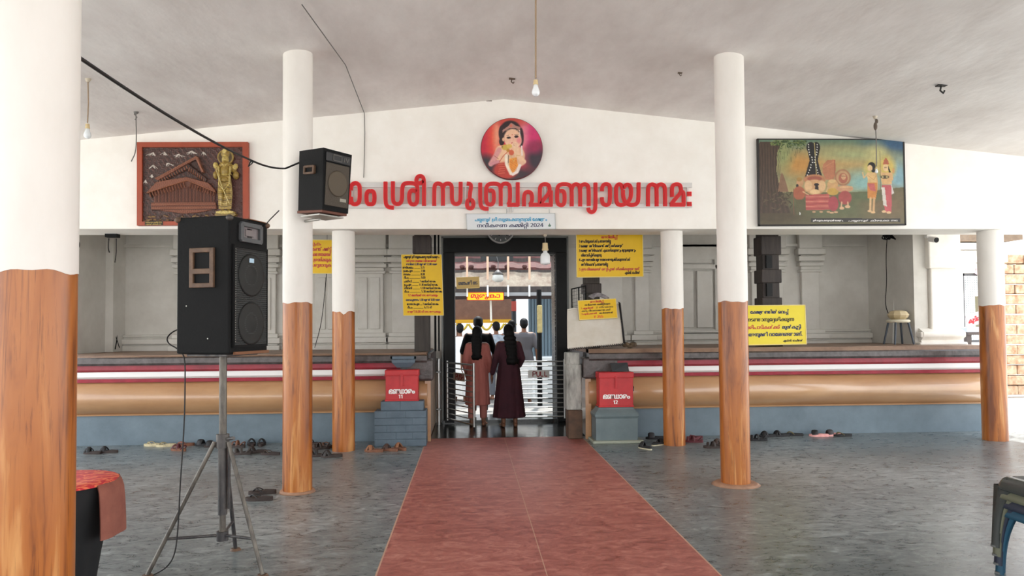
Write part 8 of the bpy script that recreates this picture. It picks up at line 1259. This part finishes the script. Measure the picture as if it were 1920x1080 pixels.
def loft(rings, n=40, folds=0, fd=.0, ph=0.0):
    "rings: (z, cx, cy, rx, ry); a closed skin with soft vertical folds growing downward"
    b = MB(); vs = []
    for i, (z, cx, cy, rx, ry) in enumerate(rings):
        g = fd * i / max(1, len(rings) - 1)
        for j in range(n): a = 2 * PI * j / n; f = 1 + g * math.sin(folds * a + ph) + g * .6 * math.sin((folds * 2 + 1) * a + ph * 2 + i * .3); vs.append((cx + rx * f * math.cos(a), cy + ry * f * math.sin(a), z))
    b.add(vs, [(i * n + j, i * n + (j + 1) % n, (i + 1) * n + (j + 1) % n, (i + 1) * n + j) for i in range(len(rings) - 1) for j in range(n)], True)
    b.add(vs, [tuple(range(n))]); b.add(vs, [tuple((len(rings) - 1) * n + j for j in range(n))]); return b
def top_wear(nm, mat, z_hem, rx_hem, ry_hem, sleeve, loose=.022, folds=7, fd=.05, sh=.175, neck=1.43):
    def f(t, m, arms, voxel):
        rings = [(neck, 0, .0, .062, .06), (1.425, 0, 0, .10, .075), (1.40, 0, 0, sh * .98 + loose * .3, .092), (1.34, 0, 0, sh + loose * .8, .108 + loose * .4), (1.22, 0, 0, sh * .92 + loose, .108 + loose * .6), (1.08, 0, 0, .135 + loose * 1.2, .10 + loose), (.94, 0, -.005, .165 + loose, .12 + loose)]
        if z_hem < .9:
            for q in range(1, 6): u = q / 5; rings.append((.94 + (z_hem - .94) * u, 0, -.005, (.165 + loose) * (1 - u) + rx_hem * u, (.12 + loose) * (1 - u) + ry_hem * u))
        else: rings[-1] = (z_hem, 0, -.005, rx_hem, ry_hem)
        b = loft(rings, 44, folds, fd, 1.3)
        for s_ in (-1, 1):
            S0, e, w_ = arms[s_]; cap(b, S0 + Vector((-s_ * .02, 0, -.005)), S0.lerp(e, .98 if sleeve > .5 else sleeve * 1.9), .066, .056)
            if sleeve > .5: q = e.lerp(w_, (sleeve - .5) * 2); cap(b, e, q, .056, .044)
        b.xf(m); o = fused(nm, b, voxel, mat, t, 3)
    return f
def lower_wear(nm, mat, rings, folds=9, fd=.06):
    def f(t, m, arms, voxel): loft(rings, 48, folds, fd, .7).xf(m).build(nm, mat, t)
    return f
def trousers(nm, mat, st=0.0, z=.10, r0=.10, r1=.062):
    def f(t, m, arms, voxel):
        b = MB(); b.ball((0, 0, .93), (.168, .118, .12), 9)
        for s_ in (-1, 1): fo = st * s_; cap(b, (s_ * .085, 0, .90), (s_ * .095, .02 + fo * .5, .49), r0, r1 + .012); b.cyl((s_ * .095, .02 + fo * .5, .49), (s_ * .10, fo - .015, z), r1 + .012, r1, 16)
        b.xf(m); fused(nm, b, voxel, mat, t, 3)
    return f
def hair_long(length, wd, mat=None, cx=0.0):
    def f(t, m, arms, voxel):
        b = MB(); b.ball((0, .0, 1.615), (.092, .108, .112), 10); b.ball((0, -.055, 1.57), (.085, .07, .09), 9)
        for q in range(8):
            u = q / 7; z = 1.55 - length * u; y_ = -.075 - .055 * math.sin(min(1, u * 1.6) * PI / 2); b.ball((cx * u, y_, z), (wd * (1 - .25 * u * u) * (.8 if q == 0 else 1), .045, .055), 8)
        for q in range(7): x_ = cx + (q - 3) * wd * .26; b.tube([(x_, -.12, 1.5 - length * .8), (x_ * 1.02, -.125, 1.53 - length * (1.08 + .05 * math.sin(q * 2.1)))], [.026, .006], 7)
        b.xf(m); fused('hair', b, voxel, mat or hair, t, 3)
    return f
def hair_short():
    def f(t, m, arms, voxel):
        b = MB(); b.ball((0, .005, 1.635), (.086, .100, .088), 10); b.ball((0, -.04, 1.59), (.078, .066, .085), 9); b.xf(m); fused('hair', b, voxel, hair, t, 2)
    return f
dn = lambda s_, o=.0: ((s_ * (.23 + o), -.03, 1.10), (s_ * (.24 + o), .05, .86))
pinkf = M('dusty_pink_cloth', (176, 106, 96), .85, var=(156, 88, 80), vs=7, va=1, stretch=(3, 3, .5), bump=.15, bs=60); maroon = M('dark_maroon_cloth', (66, 24, 36), .85, var=(50, 16, 28), vs=6, va=1, bump=.15, bs=60); blackf = M('black_cloth', (8, 8, 9), .9, spec=.15); greyf = M('dark_grey_shirt', (84, 80, 82), .85, bump=.15, bs=50); dhoti = M('white_dhoti', (232, 230, 226), .85, bump=.1, bs=40); pale = M('pale_blue_grey_shirt', (176, 184, 192), .85, var=(120, 128, 138), vs=9, va=1); whitef = M('white_shirt', (236, 238, 240), .85)
person('person', 'person with long black hair in a dusty pink kurta and trousers standing in the doorway', .125, 11.80, 1.57, -.10, dict(sh=.165, stride=.03, arms=[((-.215, -.02, 1.12), (-.21, .08, .90)), ((.215, -.03, 1.11), (.25, .02, .87))], wear=[
    top_wear('kurta', pinkf, .36, .21, .16, .85, sh=.165, folds=6, fd=.05), trousers('trousers', M('pink_trousers', (166, 104, 94), .85), .03, .13), hair_long(.36, .10)]))
person('person', 'person with long black hair in a dark maroon dress beside the closed gate leaf', .62, 11.62, 1.60, .05, dict(sh=.168, arms=[((-.23, -.04, 1.12), (-.28, .03, .88)), ((.225, .0, 1.14), (.19, .14, 1.00))], wear=[
    top_wear('dress', maroon, .16, .27, .20, .95, sh=.168, folds=8, fd=.05), hair_long(.46, .115, None, .05)]))
person('person', 'dark-haired person in a loose black shirt just inside the doorway behind the pink kurta', .155, 13.0, 1.74, .1, dict(sh=.205, arms=[((-.27, -.02, 1.12), (-.28, .08, .88)), ((.27, -.02, 1.12), (.27, .08, .88))], wear=[
    top_wear('shirt', blackf, .80, .21, .16, .55, sh=.21), trousers('trousers', blackf), hair_short()]), .013)
person('person', 'person in dark grey shirt and white dhoti in the courtyard behind the closed gate leaf', 1.12, 15.1, 1.72, -.05, dict(sh=.195, stride=.05, arms=[((-.25, -.02, 1.12), (-.24, .08, .88)), ((.255, -.04, 1.12), (.27, .02, .86))], wear=[
    top_wear('shirt', greyf, .84, .20, .15, .5, sh=.20), lower_wear('dhoti', dhoti, [(.99, 0, 0, .165, .12), (.9, 0, 0, .18, .135), (.6, 0, .0, .195, .15), (.3, 0, 0, .20, .16), (.10, 0, 0, .21, .17)]), hair_short()]), .013)
person('person', 'person in a pale blue grey shirt facing the shrine between the two dresses', .58, 15.9, 1.66, .25, dict(sh=.19, arms=[((-.26, .06, 1.14), (-.16, .25, 1.22)), ((.26, .06, 1.14), (.16, .25, 1.22))], wear=[
    top_wear('shirt', pale, .82, .20, .15, .6, sh=.20), trousers('trousers', M('grey_trousers', (96, 98, 104), .85)), hair_short()]), .013)
person('person', 'person in a white shirt partly hidden by the door jamb above the open gate leaf', -.20, 15.6, 1.62, 0, dict(sh=.185, arms=[dn(-1), dn(1)], wear=[
    top_wear('shirt', whitef, .84, .20, .15, .5, sh=.19), lower_wear('dhoti', dhoti, [(.99, 0, 0, .16, .12), (.9, 0, 0, .18, .135), (.5, 0, .0, .19, .15), (.12, 0, 0, .20, .16)]), hair_short()]), .013)
person('person', 'dark-haired person farthest inside, seen over the grey shirt beside the sheet wall', .98, 17.0, 1.70, .1, dict(sh=.19, arms=[dn(-1), dn(1)], wear=[
    top_wear('shirt', M('dim_blue_shirt', (70, 78, 92), .85), .82, .20, .15, .5, sh=.195), trousers('trousers', blackf), hair_short()]), .014)

# ================================================================== sandals left along the plinth
def sole_outline(l, w, n=22):
    "foot-shaped outline, heel at v = 0, toe at v = l"
    pts = []
    for i in range(n):
        a = 2 * PI * i / n; v = .5 - .5 * math.cos(a); s_ = math.sin(a)
        half = w * (.36 + .17 * math.sin((v - .18) * PI * 1.1) * (v > .18) - .04 * math.sin(v * PI * 2) * 1.0); e = (1 - abs(2 * v - 1) ** 4.5) ** .5
        pts.append((half * (1 if s_ >= 0 else -1) * max(e, .0) if abs(s_) > 1e-6 else 0.0, v * l))
    return pts
SH = {}
def sandal(kind, sole_c, strap_c, rim_c=None, l=.26):
    key = (kind, sole_c, strap_c, rim_c)
    if key in SH: return SH[key], False
    ms = M('sole_%d_%d_%d' % sole_c, sole_c, .7, var=tuple(min(255, int(v * 1.25) + 6) for v in sole_c), vs=14, va=1); mt = M('strap_%d_%d_%d' % strap_c, strap_c, .55)
    t = thing('sandal', 'sandal', 'sandal', (0, 0, 0)); w = .098; o = sole_outline(l, w)
    if rim_c: b = MB(); b.prism([(u * 1.05, (v - l / 2) * 1.03) for u, v in o], lambda u, v, z: Vector((u, v, z)), 0, .012, True); b.build('outsole', M('rim_%d_%d_%d' % rim_c, rim_c, .7), t)
    b = MB(); b.prism([(u, v - l / 2) for u, v in o], lambda u, v, z: Vector((u, v, z + (.008 if v < 0 else 0) * (z > .01))), .011 if rim_c else 0, .028, True); b.build('sole', ms, t)
    def arc(v0, v1, hgt, r, name='strap', x0=-w * .46, x1=w * .46):
        b = MB(); pts = [(x0 + (x1 - x0) * k / 10, v0 + (v1 - v0) * k / 10, .02 + hgt * math.sin(PI * k / 10) ** .7) for k in range(11)]; b.tube(pts, r, 8, up=(0, 0, 1), flat=.28); b.build(name, mt, t)
    if kind == 'thong':
        for s_ in (-1, 1): b = MB(); b.tube(smooth2([(s_ * w * .45, -.01, .022), (s_ * w * .40, .025, .05), (s_ * w * .15, .06, .056), (0.008, .085, .03)], 2), .0095, 7, flat=.6); b.build('strap', mt, t)
        b = MB(); b.cyl((.008, .085, .026), (.008, .082, .04), .006, n=8); b.build('toe_post', mt, t)
    elif kind == 'cross':
        arc(.085, .02, .058, .022); arc(.02, .085, .062, .022)
    elif kind == 'slide': arc(.05, .05, .060, .042)
    elif kind == 'ring': arc(.07, .07, .05, .018); arc(-.02, .03, .066, .016); b = MB(); b.tube([(w * .4 * math.cos(a), -.075 + .035 * math.sin(a) * 1.2, .03 + .045 * max(0, -math.sin(a))) for a in np.linspace(PI, 2 * PI, 9)], .008, 7); b.build('heel_strap', mt, t)
    SH[key] = t; return t, True
blkS, dkb, brn, brn2, mar, bei, oli, pnk = (24, 24, 26), (46, 36, 32), (108, 70, 50), (142, 96, 66), (86, 34, 40), (176, 164, 132), (110, 100, 64), (222, 150, 146)
SHOES = [  # pixel, turn in degrees, kind, sole, strap, rim, label, group
 (173, 851, 70, 'cross', dkb, blkS, None, 'one of the two black cross-strapped sandals nearest the red cloth table', 'black pair by the red cloth'),
 (203, 849, 84, 'cross', dkb, blkS, None, 'one of the two black cross-strapped sandals nearest the red cloth table', 'black pair by the red cloth'),
 (287, 836, 80, 'thong', bei, bei, None, 'one of the two pale beige slippers against the blue plinth', 'beige pair at the plinth'),
 (311, 837, 96, 'thong', bei, (150, 140, 110), None, 'one of the two pale beige slippers against the blue plinth', 'beige pair at the plinth'),
 (335, 845, 60, 'ring', brn, mar, None, 'reddish brown sandal lying behind the hanging black speaker cable', None),
 (346, 836, 100, 'thong', brn, (150, 90, 70), None, 'light brown slipper beside the reddish brown sandal at the plinth', None),
 (383, 836, 75, 'slide', blkS, blkS, None, 'one of the two black slides beside the tripod collar', 'black slides by the tripod'),
 (401, 838, 95, 'slide', dkb, blkS, None, 'one of the two black slides beside the tripod collar', 'black slides by the tripod'),
 (446, 838, 60, 'ring', dkb, brn, None, 'brown strapped sandal just past the tripod legs', None),
 (453, 852, 80, 'ring', dkb, (60, 54, 50), None, 'dark sandal lying in front of the upright black pair', None),
 (480, 849, 100, 'cross', dkb, dkb, None, 'dark brown sandal touching the one in front of the upright black pair', None),
 (472, 835, 20, 'cross', dkb, blkS, None, 'one of the two black sandals standing against the plinth past the tripod', 'upright black pair'),
 (490, 835, 10, 'cross', dkb, blkS, None, 'one of the two black sandals standing against the plinth past the tripod', 'upright black pair'),
 (507, 853, 75, 'thong', dkb, (70, 58, 48), None, 'brown slipper just beside the loudspeaker pillar on the tripod side', None),
 (587, 834, 60, 'cross', dkb, blkS, None, 'black sandal against the plinth between the two wood-grain pillars', None),
 (600, 842, 100, 'ring', dkb, (60, 48, 42), None, 'dark strapped sandal between the two wood-grain pillars', None),
 (612, 838, 40, 'thong', dkb, brn, None, 'brown slipper touching the short pillar from behind', None),
 (594, 856, 80, 'ring', dkb, (40, 36, 34), None, 'dark sandal nearest the loudspeaker pillar in the cluster', None),
 (622, 857, 96, 'cross', dkb, (44, 38, 36), None, 'dark brown sandal in front of the short pillar', None),
 (486, 938, 84, 'thong', dkb, (40, 38, 38), None, 'one of the two dark slippers at the foot of the loudspeaker pillar', 'dark pair by the pillar foot'),
 (492, 926, 96, 'thong', dkb, (40, 38, 38), None, 'one of the two dark slippers at the foot of the loudspeaker pillar', 'dark pair by the pillar foot'),
 (701, 847, 70, 'cross', brn, brn2, None, 'tan brown sandal standing apart before the brick pedestal', None),
 (731, 845, 55, 'cross', brn, (70, 50, 42), None, 'dark brown strapped sandal in the middle before the brick pedestal', None),
 (751, 843, 35, 'cross', brn, brn2, None, 'tan brown sandal nearest the red path before the brick pedestal', None),
 (1210, 841, 20, 'cross', blkS, blkS, (206, 198, 170), 'black sandal with a cream rim lying out from the smooth pedestal', None),
 (1234, 834, -50, 'cross', blkS, blkS, (206, 198, 170), 'black sandal with a cream rim close to the short pillar', None),
 (1228, 823, 86, 'slide', blkS, (44, 44, 48), None, 'plain black slide behind the cream rimmed sandals', None),
 (1300, 829, 70, 'ring', mar, mar, None, 'maroon sandal just past the short pillar', None),
 (1303, 823, 110, 'thong', mar, (104, 44, 48), None, 'maroon slipper against the plinth past the short pillar', None),
 (1338, 840, 75, 'ring', dkb, dkb, None, 'dark brown sandal out on the floor beside the ringed pillar', None),
 (1352, 834, 95, 'cross', dkb, (70, 56, 50), None, 'dark brown sandal half hidden by the ringed pillar', None),
 (1420, 826, 70, 'ring', blkS, blkS, None, 'black sandal nearest the ringed pillar on its outer side', None),
 (1440, 819, 95, 'cross', blkS, blkS, None, 'one of the two black sandals mid-row on the floor past the ringed pillar', 'black pair past the ringed pillar'),
 (1464, 818, 88, 'cross', blkS, blkS, None, 'one of the two black sandals mid-row on the floor past the ringed pillar', 'black pair past the ringed pillar'),
 (1488, 817, 70, 'thong', blkS, oli, None, 'olive strapped black slipper at the end of the row', None),
 (1535, 818, 70, 'slide', pnk, blkS, None, 'pink soled slide with a black strap lying alone toward the plinth end', None),
 (1562, 817, 90, 'slide', pnk, (50, 44, 46), None, 'pink soled slipper beside the pink slide with a black strap', None),
 (1580, 818, 84, 'thong', blkS, oli, None, 'black slipper with olive straps at the outer side of the pink pair', None)]
for px, py, deg, kind, s_, st_, rim_, label, grp in SHOES:
    proto, new = sandal(kind, s_, st_, rim_); p = fl(px, py); rz = math.radians(deg - 180 * (deg < 0) * 0)
    if new: proto.location = p; proto.rotation_euler = (0, 0, rz); tag(proto, label, 'sandal', grp or 'sandals along the plinth')
    else: copy_thing(proto, p, rz, label, grp or 'sandals along the plinth')

# ================================================================== stacked plastic armchairs
def chair(m):
    "armless moulded chair: facing local +Y"
    t = thing('plastic_chair', 'plastic chair', 'chair', (0, 0, 0)); g = M(*m); hw, hl, zt = .205, .20, .455
    def rr(o, r, n=7):
        pts = []
        for cx_, cy_, a0_ in ((1, 1, 0), (-1, 1, PI / 2), (-1, -1, PI), (1, -1, 1.5 * PI)):
            for k in range(n + 1): a = a0_ + PI / 2 * k / n; pts.append((cx_ * (hw - r) + (r + o) * math.cos(a), cy_ * (hl - r) + (r + o) * math.sin(a)))
        return pts
    prof = [(-.12, zt - .022), (-.075, zt - .014), (-.05, zt), (-.026, zt - .003), (-.006, zt - .016), (.008, zt - .036), (.018, zt - .058), (.022, zt - .08), (.012, zt - .08), (.0, zt - .05), (-.03, zt - .02), (-.12, zt - .034)]
    b = MB(); L_ = [[(x, y, z) for x, y in rr(o, .13 if o < -.05 else .07)] for o, z in prof]; n = len(L_[0]); vs = [p for l in L_ for p in l]
    b.add(vs, [(i * n + j, i * n + (j + 1) % n, (i + 1) * n + (j + 1) % n, (i + 1) * n + j) for i in range(len(prof) - 1) for j in range(n)], True)
    b.add(L_[0], [tuple(range(n))]); b.add(L_[-1], [tuple(range(n))[::-1]]); b.build('seat', g, t)
    for sx_ in (-1, 1):
        for sy_ in (-1, 1):
            # each leg is a curved corner shell, widest under the seat rim
            b = MB(); rows = []
            for k in range(9):
                u = k / 8; z = zt - .058 - (zt - .058) * u; w_ = .10 * (1 - u) ** 3.0 + .042; sp_ = .018 + .016 * u
                c_ = Vector((sx_ * (hw + sp_ - .012), sy_ * (hl + sp_ - .012), z)); row = []
                for d, o in ((-w_, 0), (-w_ * .35, .0), (0, .004), (w_ * .35, .0), (w_, 0)):
                    row.append(c_ + (Vector((-sx_ * abs(d), 0, 0)) if d < 0 else Vector((0, -sy_ * abs(d), 0))) + Vector((sx_ * o, sy_ * o, 0)))
                rows.append(row + [p + Vector((-sx_ * .011, -sy_ * .011, 0)) for p in row[::-1]])
            m_ = len(rows[0]); vs = [p for r in rows for p in r]
            b.add(vs, [(i * m_ + j, i * m_ + (j + 1) % m_, (i + 1) * m_ + (j + 1) % m_, (i + 1) * m_ + j) for i in range(8) for j in range(m_)], True)
            b.add(rows[-1], [tuple(range(m_))]); lg = b.build('leg', g, t)
            b = MB(); b.cyl((sx_ * (hw + .012), sy_ * (hl + .012), 0), (sx_ * (hw + .012), sy_ * (hl + .012), .012), .024, n=10); b.build('foot', M('grey_foot_cap', (96, 98, 96), .6), lg)
    n = 10; b = MB(); vs = []
    for s_ in (0, .012):
        for i in range(n + 1):
            for j in range(n + 1): u, v = -1 + 2 * i / n, j / n; vs.append((u * (.20 + .01 * v - .05 * max(0, v - .8)), -.205 - .09 * v - .02 * (1 - u * u) - s_, zt - .02 + .40 * v + .02 * (1 - u * u) * v))
    k = (n + 1) ** 2
    for o in (0, k): b.add(vs, [(o + i * (n + 1) + j, o + (i + 1) * (n + 1) + j, o + (i + 1) * (n + 1) + j + 1, o + i * (n + 1) + j + 1) for i in range(n) for j in range(n)], True)
    rim = [i * (n + 1) for i in range(n + 1)] + [n * (n + 1) + j for j in range(1, n + 1)] + [i * (n + 1) + n for i in range(n - 1, -1, -1)] + [j for j in range(n - 1, 0, -1)]
    b.add(vs, [(rim[q], rim[(q + 1) % len(rim)], rim[(q + 1) % len(rim)] + k, rim[q] + k) for q in range(len(rim))]); b.build('backrest', g, t)
    return t
foot = fl(1868, 1074); rz = math.radians(90)
base = foot - Matrix.Rotation(rz, 3, 'Z') @ Vector((.227, .222, 0))
CH = [(('teal_blue_plastic', (36, 78, 100), .35), 'bottom chair of the stack, teal blue plastic with its leg on the floor'), (('navy_grey_plastic', (44, 50, 66), .35), 'dark navy plastic chair second from the bottom of the stack'),
      (('olive_grey_plastic', (104, 106, 88), .35), 'olive grey plastic chair third from the bottom of the stack'), (('charcoal_plastic', (58, 62, 60), .25), 'charcoal plastic chair on top of the stack')]
for i, (m_, label) in enumerate(CH):
    t = chair(m_); d = Matrix.Rotation(rz, 3, 'Z') @ Vector((.002 * i, .006 * i, 0)); t.location = base + d + Vector((0, 0, .056 * i)); t.rotation_euler = (0, 0, rz); tag(t, label, 'chair', 'stacked plastic chairs')

# ================================================================== the draped table behind the closest pillar
tx_, ty_ = -2.32, 4.28
t = thing('draped_table', 'table covered by a black cloth down to the floor behind the closest pillar', 'table', (tx_, ty_, 0))
blk_t = M('black_drape', (14, 15, 17), .85, var=(24, 25, 27), vs=5, va=1)
rg = []
b = MB(); n = 64; vs = []
for i, (z, r) in enumerate([(.745, .0), (.745, .30), (.738, .312), (.60, .285), (.35, .235), (.12, .20), (0, .185)]):
    for j in range(n): a = 2 * PI * j / n; f = 1 + (.02 + .025 * max(0, .7 - z)) * math.sin(9 * a) * (i > 2); vs.append((tx_ + r * f * math.cos(a), ty_ + r * f * math.sin(a), z))
b.add(vs, [(i * n + j, i * n + (j + 1) % n, (i + 1) * n + (j + 1) % n, (i + 1) * n + j) for i in range(6) for j in range(n)], True); b.build('black_cloth', blk_t, t)
for sx_, sy_ in ((-1, -1), (1, -1), (1, 1), (-1, 1)): MB().cyl((tx_ + sx_ * .13, ty_ + sy_ * .13, 0), (tx_ + sx_ * .15, ty_ + sy_ * .15, .73), .018, n=10).build('leg', old, t)
redc = M('red_brocade', (206, 40, 46), .6)
nt = redc.node_tree; bs_ = nt.nodes['Principled BSDF']; tcn = nt.nodes.new('ShaderNodeTexCoord'); wv = nt.nodes.new('ShaderNodeTexNoise'); wv.inputs['Scale'].default_value = 13; wv.inputs['Distortion'].default_value = 2.2; wv.inputs['Detail'].default_value = 2
rpn = nt.nodes.new('ShaderNodeValToRGB'); e_ = rpn.color_ramp.elements; e_[0].position = .44; e_[0].color = (*L((196, 28, 44)), 1); e_[1].position = .56; e_[1].color = (*L((232, 120, 78)), 1); kk = e_.new(.5); kk.color = (*L((222, 60, 54)), 1)
nt.links.new(tcn.outputs['Object'], wv.inputs['Vector']); nt.links.new(wv.outputs['Fac'], rpn.inputs[0]); nt.links.new(rpn.outputs[0], bs_.inputs['Base Color'])
t = thing('red_cloth', 'red patterned cloth spread over the black draped table with one brown-backed corner hanging', 'cloth', (tx_, ty_, .745))
b = MB(); vs = []
for z, r in ((.748, 0), (.749, .2), (.748, .318), (.738, .327), (.735, .318), (.744, .30), (.744, 0)):
    for j in range(n): a = 2 * PI * j / n; vs.append((tx_ + r * math.cos(a), ty_ + r * math.sin(a), z))
b.add(vs, [(i * n + j, i * n + (j + 1) % n, (i + 1) * n + (j + 1) % n, (i + 1) * n + j) for i in range(6) for j in range(n)], True); b.build('cloth_top', redc, t)
b = MB(); vs = []; a0, a1 = math.radians(-24), math.radians(40); k1 = 12
for i, (z, o) in enumerate([(.748, .30), (.742, .332), (.70, .345), (.62, .352), (.53, .356), (.45, .358)]):
    for j in range(k1 + 1): a = a0 + (a1 - a0) * j / k1; r = o + .006 * math.sin(j * 1.1); vs.append((tx_ + r * math.cos(a), ty_ + r * math.sin(a), z))
m0 = len(vs); vs += [(x - (x - tx_) * .02, y - (y - ty_) * .02, z) for x, y, z in vs]
for o in (0, m0): b.add(vs, [(o + i * (k1 + 1) + j, o + i * (k1 + 1) + j + 1, o + (i + 1) * (k1 + 1) + j + 1, o + (i + 1) * (k1 + 1) + j) for i in range(5) for j in range(k1)], True)
b.build('hanging_corner', M('brown_cloth_back', (150, 92, 76), .85, var=(128, 74, 62), vs=9, va=1), t)
